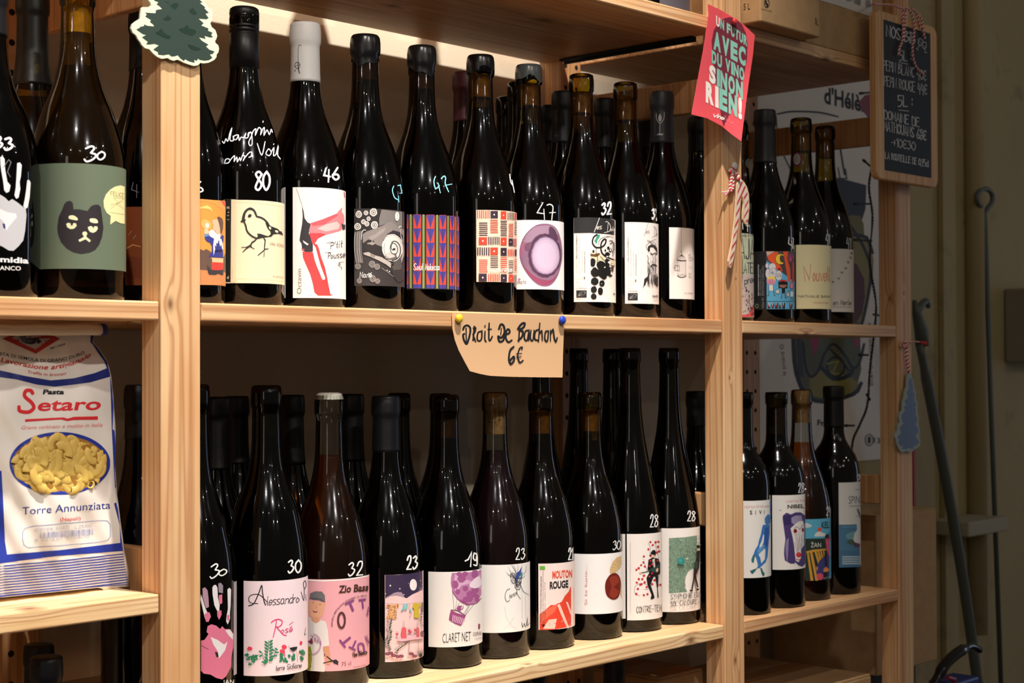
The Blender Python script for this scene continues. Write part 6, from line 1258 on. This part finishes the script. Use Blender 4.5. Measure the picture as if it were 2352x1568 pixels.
box('slate', (xi0-ro.x-.001, -.0006, zi0-ro.z-.001), (xi1-ro.x+.001, .003, zi1-ro.z+.001), simple('slate', '22282e', .65, vary=.15, bscale=60), root, bev=0)
A = Art((1980, 0, 3.564)); CH = 'c9ccd0'
A.hand('NOS BiB', 200, 295, 432, 365, 92, 9, CH, .0, 1.3)
A.line('470,310 500,335 480,375 460,350 470,310', 5, CH, 2); A.line('470,370 450,405', 5, CH); A.line('444,395 460,412', 5, CH); A.line('500,350 522,345 525,385 505,400 495,375', 5, CH, 2); A.line('512,395 522,430', 5, CH); A.line('510,430 532,432', 5, CH); A.line('455,320 520,395', 3, CH)
A.hand('5L :', 305, 495, 400, 500, 80, 7, CH, 0, 1.3); A.line('300,510 376,525', 6, CH); A.hand('PEPiN BLANC 40€', 176, 570, 525, 660, 80, 6, CH, 0, 1.2); A.hand('PEPiN ROUGE 44€', 182, 700, 532, 775, 82, 6, CH, 0, 1.2)
A.hand('5L :', 295, 870, 410, 872, 88, 9, CH, 0, 1.3); A.line('303,900 380,910', 7, CH); A.hand('DOMAINE DE', 182, 970, 468, 1038, 72, 8, CH, 0, 1.2); A.hand('MATHOUANS 68€', 180, 1065, 525, 1150, 80, 8, CH, 0, 1.2)
A.hand('>10€30', 242, 1195, 435, 1232, 70, 7, CH, 0, 1.2); A.hand('LA BOUTEiLLE DE 0,75cl', 190, 1295, 545, 1365, 52, 7, CH, 0, 1.2)
sheet('chalk_lettering', A, lambda x, y, l: onY(x, y, YB-.0008-l*.00002)-ro, root)
bA, bB = bmesh.new(), bmesh.new(); q = lambda x, y, Y=YB-.004: onY(1980+x/3.564, y/3.564, Y)-ro
for s_ in ([(95, 38), (170, 36), (250, 42), (320, 68), (350, 75)], [(335, 80), (335, 180), (330, 330), (305, 400), (300, 455)], [(355, 85), (350, 200), (340, 330)], [(350, 72), (390, 80), (425, 180), (425, 300), (412, 420), (440, 540), (510, 615)], [(380, 75), (430, 85), (480, 150), (500, 250), (512, 315)], [(400, 70), (445, 100), (465, 170), (480, 230)]):
    cord(bA, bB, [q(*v) for v in s_], .0013, .006)
cord(bA, bB, [q(95, 38), q(90, 33, .0)], .0012); bobj('red_cord_strand', bA, CRED, root); bobj('white_cord_strand', bB, CWHT, root)
# --- cartons on the top right board
KB = simple('carton_brown', 'bb966a', .75, vary=.1, bscale=300, bump=.1)
def carton(a, b, label, flap=True, group=None, tapes=(), mat=KB):
    c = Vector(((a[0]+b[0])/2, (a[1]+b[1])/2, a[2])); root = empty('cardboard_box', c, label, 'box', group)
    A_ = [a[i]-c[i] for i in range(3)]; B_ = [b[i]-c[i] for i in range(3)]
    box('carton_body', A_, (B_[0], B_[1], B_[2]-.003), mat, root, bev=.0022)
    m_ = (A_[1]+B_[1])/2
    box('flap', (A_[0]+.001, A_[1]+.001, B_[2]-.0032), (B_[0]-.001, m_-.0008, B_[2]), mat, root, bev=.0008); box('flap', (A_[0]+.001, m_+.0008, B_[2]-.0032), (B_[0]-.001, B_[1]-.001, B_[2]), mat, root, bev=.0008)
    box('packing_tape', (A_[0]+.002, m_-.024, B_[2]-.0001), (B_[0]-.002, m_+.024, B_[2]+.0003), simple('tape', 'a87a48', .25), root, bev=0)
    return root, c
r1, c1 = carton((.8875, -.030, ZT+.0002), (1.034, .16, ZT+.17), 'brown carton marked 5L overhanging the top right board, nearest the middle upright')
A = Art((1700, 0, 6.03)); KK = '2a2018'; f1 = lambda x, y, l: onY(x, y, -.0303-l*.00003)-c1
A.ring(370, 45, 34, 58, 7, KK); A.line('355,10 360,50 380,60 372,95', 22, KK, 2); A.text('Contient des sulfites', 290, 128, 438, 162, 16, KK, .01); A.text('5L', 1038, 330, 1082, 352, 92, KK, .0)
sheet('carton_print', A, f1, r1)
A = Art((1700, 0, 6.03)); A.text('5 L', 48, 138, 138, 128, 92, KK, .0); sheet('carton_print', A, lambda x, y, l: onX(x, y, .8872-l*.00003)-c1, r1)
r2, c2 = carton((1.046, .0015, ZT+.0002), (1.262, .19, ZT+.23), 'larger brown carton with a white sticker on the top right board, beside the chalkboard')
f2 = lambda x, y, l: onY(x, y, .0009-l*.00003)-c2
A = Art((1700, 0, 6.03)); A.poly('1100,-120 1828,-120 1828,238 1600,160 1350,75 1100,2', 'dcdad6'); A.lines_of_text(1470, -40, 1550, 22, 4, '8a8886')
for k in range(14): A.poly([(1570+k*7.4, -40), (1573+k*7.4, -40), (1573+k*7.4, 48+k*2.4), (1570+k*7.4, 46+k*2.4)], '5a5856')
A.lines_of_text(1740, 0, 1806, 95, 5, '9a9896'); sheet('sticker', A, f2, r2)
carton((-.16, .04, ZT+.0002), (.07, .275, ZT+.2), 'unseen brown carton added over the left upright to block light')  # unseen box, added to stop light streaking through the ladder gap onto the wall
# --- cartons low right
carton((1.03, .03, -.7398), (1.262, .27, onY(1990, 1550, .03).z), 'low brown carton with taped flaps on the lowest right board', group=None)
carton((.889, .15, -.7398), (.995, .27, -.50), 'upright brown carton in the dark, low behind the middle upright')
z_ = onY(2100, 1172, .10).z
carton((1.40, .10, z_-.26), (1.60, .30, z_), 'brown carton standing right of the right upright')
tag(box('side_table', (1.42, .13, ZF), (1.58, .29, z_-.2602), simple('dark_table', '2c2620', .6), bev=.003), 'dark stand under the carton right of the shelving', 'table')
# --- fairy light cable and poster in the short bay
P = [onY(*v, .22) for v in ((2008, 300), (2004, 372), (1996, 430), (2004, 500), (1998, 600), (2012, 700), (2006, 780), (1998, 850), (1992, 930), (1975, 975), (1958, 1018), (1956, 1100))]
root = empty('fairy_light_cable', P[0], 'black fairy light cable hanging behind the short right bay', 'cable'); bA, bB = bmesh.new(), bmesh.new(); cord(bA, bB, [p-P[0] for p in P], .0016, .012)
BK = simple('black_plastic', '0c0c0e', .45); bobj('cable_strand', bA, BK, root); bobj('cable_strand', bB, BK, root)
for (x, y), (dx, dy) in (((2003, 385), (-16, -14)), ((1998, 468), (-28, 0)), ((2002, 553), (-32, -2)), ((2006, 722), (14, 2)), ((1994, 815), (-16, 0)), ((1990, 905), (6, 10)), ((1962, 977), (-16, 0)), ((2003, 212), (-22, 2))):
    bm = bmesh.new(); a_ = onY(x, y, .22)-P[0]; b_ = onY(x+dx, y+dy, .222)-P[0]; tube_bm(bm, [a_, b_], .0018, 8); tube_bm(bm, [b_, b_+(b_-a_)*.3], [.0028, .0022], 8); bobj('bulb_holder', bm, BK, root)
YP = WY-.0016
pc = onY(1880, 600, YP); root = empty('poster', pc, 'white poster behind the short right bay with a dark hatted bird-like drawing', 'poster')
x0, x1 = onY(1743, 600, YP).x, onY(2022, 600, YP).x; zt, zb = .60, onY(1980, 1058, YP).z
box('poster_sheet', (x0-pc.x, 0, zb-pc.z), (x1-pc.x, .0012, zt-pc.z), simple('poster_white', 'e4dfda', .6), root, bev=0)
A = Art()
A.text("d'Hélène", 1893, 236, 2010, 262, 38, '241c22', .03); A.poly('1972,235 2005,215 2015,290 1990,265', '8a4a5a', 2)
A.line('1785,262 1820,256 1880,258 1925,268', 4, '2c2e34', 3); A.line('1783,268 1790,330 1830,420', 3, '3a3c42', 3); A.line('1930,340 1940,400', 5, '2c2e34'); A.poly('1925,408 1990,425 1988,480 1975,520 1960,580 1850,560 1830,440', '33343a'); A.line('1925,385 1930,410 1945,410 1942,388', 3, '2c2e34')
A.poly('1935,505 1975,495 1985,540 1965,590 1930,560', '7a7040', 2); A.poly('1950,540 2000,560 2005,640 1990,700 1978,760 1930,740 1920,620', '8a8040', 2); A.poly('1950,600 1985,640 1980,720 1950,740', '5a2422', 2); A.line('1940,500 1980,560 2000,620 1990,700 1975,760', 7, '201f22', 3); A.line('1960,540 1990,545 2004,580', 8, '201f22', 2)
A.poly('1824,740 1975,740 1978,850 1965,900 1900,925 1845,905 1825,860 1820,800', '5c5c40'); A.poly('1860,865 1900,850 1960,870 1970,890 1930,912 1870,910', '8a8034', 2); A.line('1822,780 1828,850 1850,905 1890,922 1960,905 1978,880', 9, '232328', 3)
A.poly('1855,765 1885,765 1872,820', 'a03058'); A.poly('1958,780 1975,778 1968,800', 'a03058'); A.line('1845,785 1850,840 1862,865 1880,850 1895,810 1915,790 1940,815 1960,845 1975,830 1985,790', 6, '1c1c20', 4); A.line('1888,845 1915,870 1950,862 1960,845', 9, '1c1c20', 3); A.line('1905,800 1930,825 1950,850', 5, '1c1c20', 3); A.ring(1920, 842, 20, 22, 5, '1c1c20'); A.line('1835,770 1840,860', 14, '33383e'); A.line('1900,835 1925,830 1915,850', 4, '9a9248')
A.text('le pinard O', 1806, 862, 1800, 790, 9, '9a6a70'); A.text('bière artisanale', 2006, 885, 2000, 740, 8, '9a6a70')
A.text('Fra', 1878, 976, 1902, 978, 13, '3a3434', .03); A.ring(1997, 1010, 9, 13, 2, '55504f'); A.ell(1997, 1010, 4, 9, '3a3638', 8); A.text('13', 2008, 1016, 2022, 1018, 13, '55504f', .01)
sheet('poster_drawing', A, lambda x, y, l: onY(x, y, YP-.0002-l*.00002)-pc, root)
# --- things against the right wall
STE = simple('dark_iron', '5c625e', .5, metal=.2)
bm = bmesh.new(); Pt = lambda x, y, Y=.25: onY(x, y, Y)
path = smoothstep_pts([Pt(2112, 790), Pt(2140, 930), Pt(2178, 1130), Pt(2215, 1350), Pt(2250, 1600)], 5); o0 = Pt(2112, 790)
tube_bm(bm, [p-o0 for p in path], [.008]*3+[.0105]*(len(path)-3), 14)
hd = [Pt(2100, 690)-o0, Pt(2106, 720)-o0, Pt(2116, 760)-o0, Pt(2118, 795)-o0]; tube_bm(bm, hd, [.004, .009, .013, .0125], 12)
tube_bm(bm, smoothstep_pts([Pt(2106, 715)-o0, Pt(2118, 698)-o0, Pt(2128, 692)-o0, Pt(2133, 706)-o0], 4), [.008, .0075, .0075, .0075, .007, .007, .007, .0065, .006, .0055, .0055, .005, .004], 10)
tag(bobj('pole_hook', bm, STE, loc=o0, smooth=True), 'dark metal pole with a curved hook head leaning by the right upright', 'pole')
bm = bmesh.new(); Pt = lambda x, y: onY(x, y, WY-.03); o0 = Pt(2260, 500)
ringp = [Pt(2262+18*math.cos(a), 455+22*math.sin(a))-o0 for a in [math.radians(d) for d in range(-240, 75, 15)]]
tube_bm(bm, ringp+[Pt(2262, 490)-o0, Pt(2263, 520)-o0, Pt(2275, 900)-o0, Pt(2300, 1600)-o0], .0052, 10)
tag(bobj('hook_rod', bm, STE, loc=o0, smooth=True), 'thin iron rod with a ring hook hanging on the right wall', 'rod')
bm = bmesh.new(); a_ = Pt(2336, 662); b_ = Pt(2420, 832); box_bm(bm, (a_.x, WY-.05, b_.z), (b_.x, WY-.0005, a_.z), .004)
tag(bobj('wall_box', bm, simple('grey_box', '8a8474', .5)), 'grey box on the wall at the right edge of the picture', 'box')
a_ = onY(2164, 1188, WY); b_ = onY(2222, 1212, WY)
tag(box('wall_ledge', (onY(2130, 1190, WY).x, WY-.09, b_.z), (b_.x, WY-.0005, a_.z), simple('stone_ledge', 'a39c88', .7), bev=.003), 'pale ledge on the wall behind the leaning pole', 'ledge')
# red edge strip and note behind right upright
tag(box('red_strip', (onY(2100, 1100, .2).x-.003, .2, onY(2100, 1180, .2).z+.003), (onY(2104, 1100, .2).x, .215, onY(2100, 1035, .2).z), simple('red_plastic', 'a82424', .5)), 'narrow red strip showing behind the right upright', 'strip')
# vacuum-like handle low right
o0 = onY(2190, 1540, .0); bm = bmesh.new(); q = lambda x, y, Y=.0: onY(x, y, Y)-o0
tube_bm(bm, smoothstep_pts([q(2110, 1640), q(2150, 1560), q(2180, 1515), q(2225, 1485), q(2250, 1492)], 6), [.007]*8+[.009]*9+[.006]*8, 14)
root = empty('machine_handle', o0, 'glossy black machine handle with a blue base at the lower right corner', 'machine')
bobj('handle', bm, simple('gloss_black', '08080a', .15), root, smooth=True)
bm = bmesh.new(); box_bm(bm, q(2196, 1600), q(2250, 1552)+Vector((.0, .05, 0)), .004); bobj('blue_body', bm, simple('blue_plastic', '1c3a8c', .35), root)
bm = bmesh.new(); tube_bm(bm, [q(2176, 1556, -.012), q(2192, 1560, -.012), q(2192, 1575, -.012)], .004, 8); bobj('pink_button', bm, simple('pink_plastic', '8c2448', .4), root)
# ---------------------------------------------------------------- the bag of pasta
root = empty('pasta_bag', (-.10, .09, ZA), 'white and blue paper bag of pasta with an oval window showing macaroni', 'bag'); ro = Vector((-.10, .09, ZA))
def bagY(x, y):
    """front face depth for a photo point: bulging bag leaning back"""
    v = (y-760)/620.0; u = (x-120)/165.0
    Y = .062-.014*(1-u*u)*math.sin(math.pi*min(max(v, 0.02), .98))**.7+.010*(1-v)
    Y += .0022*math.sin(x*.035+y*.011)*math.sin(y*.021+1.3)+.0012*math.sin(x*.09-y*.05)+.004*max(0, (u-.75))*4*max(0, 1-u)
    return Y
def fb(x, y, l): return onY(x, y, bagY(x, y)-l*.00004)-ro
outl = [(0, 748), (236, 752), (240, 760), (216, 765), (212, 785), (226, 800), (246, 830), (256, 870), (262, 940), (266, 1000), (264, 1080), (269, 1150), (276, 1210), (286, 1290), (296, 1342)]
NR, NC = 110, 56
def right(y):
    for (xa, ya), (xb, yb) in zip(outl[3:], outl[4:]):
        if ya <= y <= yb: return xa+(xb-xa)*(y-ya)/(yb-ya)
    return 214 if y < 765 else 296
def left(y): return -78+ (y-760)*.02
def botm(x): return 1372-(x/296)*30
bm = bmesh.new(); cl = bm.loops.layers.float_color.new('ink'); g = []
for j in range(NR+1):
    row = []
    for i in range(NC+1):
        v = j/NR; y0_ = 766; yy = y0_+(1372-y0_)*v
        xr = right(min(yy, 1341)); xl = left(yy); x = xl+(xr-xl)*i/NC; y = y0_+(botm(x)-y0_)*v
        row.append(bm.verts.new(fb(x, y, 0)))
    g.append(row)
white = hx('ece6e0')
for j in range(NR):
    for i in range(NC):
        f = bm.faces.new((g[j][i], g[j+1][i], g[j+1][i+1], g[j][i+1]))
        for l in f.loops: l[cl] = (*white, 1)
# side, back and base
bk_ = []
for j in range(NR+1):
    p = g[j][NC].co.copy(); v = j/NR; dep_ = .012+.075*min(1, v*1.6)
    bk_.append((bm.verts.new(p+Vector((.004*math.sin(j*.5), dep_*.5, 0))), bm.verts.new(p+Vector((-.004, dep_, 0)))))
lk_ = []
for j in range(NR+1):
    p = g[j][0].co.copy(); v = j/NR; dep_ = .012+.075*min(1, v*1.6); lk_.append(bm.verts.new(p+Vector((.004, dep_, 0))))
for j in range(NR):
    for q4, c4 in (((g[j][NC], g[j+1][NC], bk_[j+1][0], bk_[j][0]), hx('2a3f9c')), ((bk_[j][0], bk_[j+1][0], bk_[j+1][1], bk_[j][1]), hx('2a3f9c')), ((bk_[j][1], bk_[j+1][1], lk_[j+1], lk_[j]), white), ((lk_[j], lk_[j+1], g[j+1][0], g[j][0]), hx('2a3f9c'))):
        f = bm.faces.new(q4)
        for l in f.loops: l[cl] = (*c4, 1)
f = bm.faces.new([g[NR][i] for i in range(NC+1)]+[bk_[NR][0], bk_[NR][1], lk_[NR]])
for l in f.loops: l[cl] = (*white, 1)
# seat the base on the board
bmesh.ops.recalc_face_normals(bm, faces=bm.faces[:])
zmin = min(v.co.z for v in bm.verts)
for v in bm.verts:
    if v.co.z < .012: v.co.z = max(v.co.z, 0) if v.co.z > .003 else .0003
bobj('paper_bag', bm, INK, root, smooth=True)
A = Art((0, 740, 4.127)); BLU = '2438a0'; RED = 'dc2f36'
A.poly('-320,430 0,455 250,510 480,550 700,530 900,480 1050,420 1045,515 850,570 700,590 520,610 350,590 150,540 0,520 -320,500', '1c2c80'); A.poly('862,100 905,100 905,190 950,240 1005,290 1040,370 1050,430 1015,440 990,370 930,290 880,210 858,190', '1c2c80')
A.poly('1045,515 1060,600 1075,800 1068,1010 1085,1030 1105,1300 1110,1567 1090,1567 1075,1300 1060,1020', BLU)
A.poly('20,155 160,97 450,97 570,155 340,297', 'b83028'); A.poly('105,150 200,100 400,100 480,150 340,258', 'b8b4b0'); A.ell(300, 160, 90, 50, '2a2c34', 16, wob=.5); A.ell(250, 150, 60, 40, '6a6a70', 12, wob=.6)
def curved(A, s, x0, x1, f, h, col, bold=0, shear=0):
    vs_, fs_ = font_tris(s, bold); mn = min(v[0] for v in vs_); mx = max(v[0] for v in vs_); A.n += 1; c = hx(col); V = []
    for vx, vy in vs_:
        x = x0+(x1-x0)*(vx-mn+shear*vy)/(mx-mn); V.append(A._vert(x, f(x)-vy*h*1.37))
    for q5 in fs_: A._face([V[k] for k in q5], c)
curved(A, 'dal 1939', 475, 615, lambda x: 255-(x-475)*.28, 20, '26262c', .02, .1)
curved(A, 'PASTA DI SEMOLA DI GRANO DURO', -60, 800, lambda x: 300+.18*(x+60)-(max(0, x-300))**2*.00062, 32, '26262c', .01)
curved(A, 'Lavorazione artigianale', 5, 855, lambda x: 372+.2*x-(max(0, x-300))**2*.0007, 46, 'c43a2c', .02, .25); curved(A, 'Trafila in bronzo', 255, 625, lambda x: 480+.15*(x-255)-(max(0, x-400))**2*.0008, 28, 'c43a2c', .01, .25)
curved(A, 'Pasta', 405, 605, lambda x: 680, 45, '1c1c22', .04, .15)
A.line('310,672 290,645 245,650 235,700 300,760 320,810 270,850 190,840 180,800', 34, RED, 5)
curved(A, 'etaro', 350, 950, lambda x: 838-(x-350)*.02, 118, RED, .022, .12); A.poly('238,918 600,900 640,912 700,895 928,890 928,922 700,925 640,935 580,920 238,942', RED)
curved(A, 'Grano coltivato e molito in Italia', 198, 970, lambda x: 1015-(x-198)*.035, 36, 'e07878', .0, .25)
A.ell(566, 1338, 450, 268, 'a87a34', 60); A.ring(568, 1336, 461, 280, 34, BLU, 72)
A.xf = (0, 1100, 5.228)
A.text('Torre Annunziata', 268, 428, 1325, 352, 96, '24358c', -.002); A.text('(Napoli)', 722, 505, 968, 490, 44, RED, .0)
A.line('300,590 400,565 800,530 1220,495 1290,500 1325,550 1325,690 1290,735 1200,755 700,800 340,822 290,790 270,720 272,640 300,590', 6, '7a86c0', 0)
A.hand('CHIFFERI RIGATI   L.25100', 420, 628, 1100, 575, 34, 4, 'b4b8d0'); rr = random.Random(2)
for k in range(46):
    x = 480+k*14; A.poly([(x, 640-k*1.0), (x+rr.choice((3, 5, 8)), 640-k*1.0), (x+5, 712-k*1.0), (x, 712-k*1.0)], rr.choice(('5a6cb8', '8a94c8', 'b0b6d8')))
A.hand('8 021661 970600', 415, 755, 1070, 695, 32, 4, 'b4b8d0')
A.poly('-500,-100 18,-100 35,200 60,750 85,905 700,855 1445,765 1440,560 1370,290 1395,280 1440,440 1485,780 1492,860 700,920 0,1010 -500,1040', BLU)
for k in range(12):
    y = 1046+k*33; xr = 1500+k*4.5; dd = k*2.2
    A.line([(-400, y+30), (0, y+dd*.2), (60, y-6), (700, y-62-dd*.4), (xr, y-150-dd)], 13, BLU, 3)
A.line('-400,1420 0,1400 700,1330 1530,1262', 9, BLU)
for k in range(3): pass
sheet('bag_print', A, lambda x, y, l: fb(min(x, right(y)-.3), y, 3.2+min(l, 14)*.35+max(0, l-14)*.06), root, None, 90, 56)
# rolled top
bm = bmesh.new(); pr = []
for k in range(21): pr.append(onY(-78+k*15.4, 757+.6*math.sin(k), .060)-ro)
tube_bm(bm, pr, .0052, 12); bobj('rolled_top', bm, simple('bag_paper', 'e2dcd4', .6), root, smooth=True)
tube_bm(bm2 := bmesh.new(), [onY(232, 757, .060)-ro, onY(241, 756, .060)-ro], .0056, 12); bobj('blue_roll_end', bm2, simple('bag_blue', '1c2c80', .6), root, smooth=True)
# macaroni behind the window
MAC = simple('pasta_yellow', 'e2c064', .5, vary=.08, bscale=500)
rr = random.Random(5); n = 0
elbow = bmesh.new()
def arcpts(R_, a0, a1, n_): return [Vector((R_*math.cos(a0+(a1-a0)*k/n_), 0, R_*math.sin(a0+(a1-a0)*k/n_))) for k in range(n_+1)]
arcp = arcpts(.0072, 0, math.radians(150), 8)
def hollow(bm, pts, ro_, ri, seg=10):
    rings = []
    for i, p in enumerate(pts):
        t = (pts[min(i+1, len(pts)-1)]-pts[max(i-1, 0)]).normalized(); n_ = Vector((0, 1, 0)); b_ = t.cross(n_)
        rings.append([[bm.verts.new(p+(n_*math.cos(2*math.pi*k/seg)+b_*math.sin(2*math.pi*k/seg))*r_) for k in range(seg)] for r_ in (ro_, ri)])
    for A_, B_ in zip(rings, rings[1:]):
        for k in range(seg):
            k2 = (k+1) % seg; bm.faces.new((A_[0][k], A_[0][k2], B_[0][k2], B_[0][k])); bm.faces.new((A_[1][k2], A_[1][k], B_[1][k], B_[1][k2]))
    for e in (rings[0], rings[-1]):
        for k in range(seg): k2 = (k+1) % seg; bm.faces.new((e[0][k], e[1][k], e[1][k2], e[0][k2]))
hollow(elbow, arcp, .0040, .0026); bmesh.ops.recalc_face_normals(elbow, faces=elbow.faces[:])
me = bpy.data.meshes.new('macaroni'); elbow.to_mesh(me); elbow.free(); me.shade_smooth(); me.materials.append(MAC)
ring_ = bmesh.new(); hollow(ring_, [Vector((0, -.003, .0001)), Vector((0.0001, .001, 0))], .0041, .0026)
ring_.free(); ring_ = bmesh.new(); sg = 14; RR = [[ring_.verts.new((r_*math.cos(2*math.pi*k/sg), y_, r_*math.sin(2*math.pi*k/sg))) for k in range(sg)] for r_, y_ in ((.0041, .003), (.0041, -.003), (.0037, -.0034), (.0028, -.0034), (.0025, -.003), (.0025, .003))]
for A_, B_ in zip(RR, RR[1:]):
    for k in range(sg): ring_.faces.new((A_[k], A_[(k+1) % sg], B_[(k+1) % sg], B_[k]))
bmesh.ops.recalc_face_normals(ring_, faces=ring_.faces[:]); me2 = bpy.data.meshes.new('macaroni_end'); ring_.to_mesh(me2); ring_.free(); me2.shade_smooth(); me2.materials.append(MAC)
def mac(mesh, x, y, ry, s_, d, rx=0):
    o = bpy.data.objects.new('macaroni', mesh); COL.objects.link(o); o.parent = root
    o.location = onY(x, y, bagY(x, y)+d)-ro; o.rotation_euler = (rx, ry, 0); o.scale = (s_*1.05, .42, s_)
done = []
for k in range(3000):
    a = rr.uniform(0, 6.28); q6 = math.sqrt(rr.random())*.86; x = (566+q6*430*math.cos(a))/4.127; y = 740+(1340+q6*235*math.sin(a))/4.127
    lay = 0 if len(done) < 75 else 1
    if any(math.hypot(x-u, (y-v)*1.1) < (10 if lay == 0 else 17) for u, v, l_ in done if l_ == lay): continue
    done.append((x, y, lay)); mac(me, x, y, rr.uniform(0, 6.28), .9 if q6 > .7 else 1.05, .0010-lay*.0012, rr.uniform(-.12, .12))
    if len(done) > 135: break
for x, y in ((175, 1028), (64, 1053), (110, 1051), (76, 1094), (145, 1096), (207, 1112)): mac(me2, x, y, 0, 1, -.0006)
bpy.context.view_layer.update()
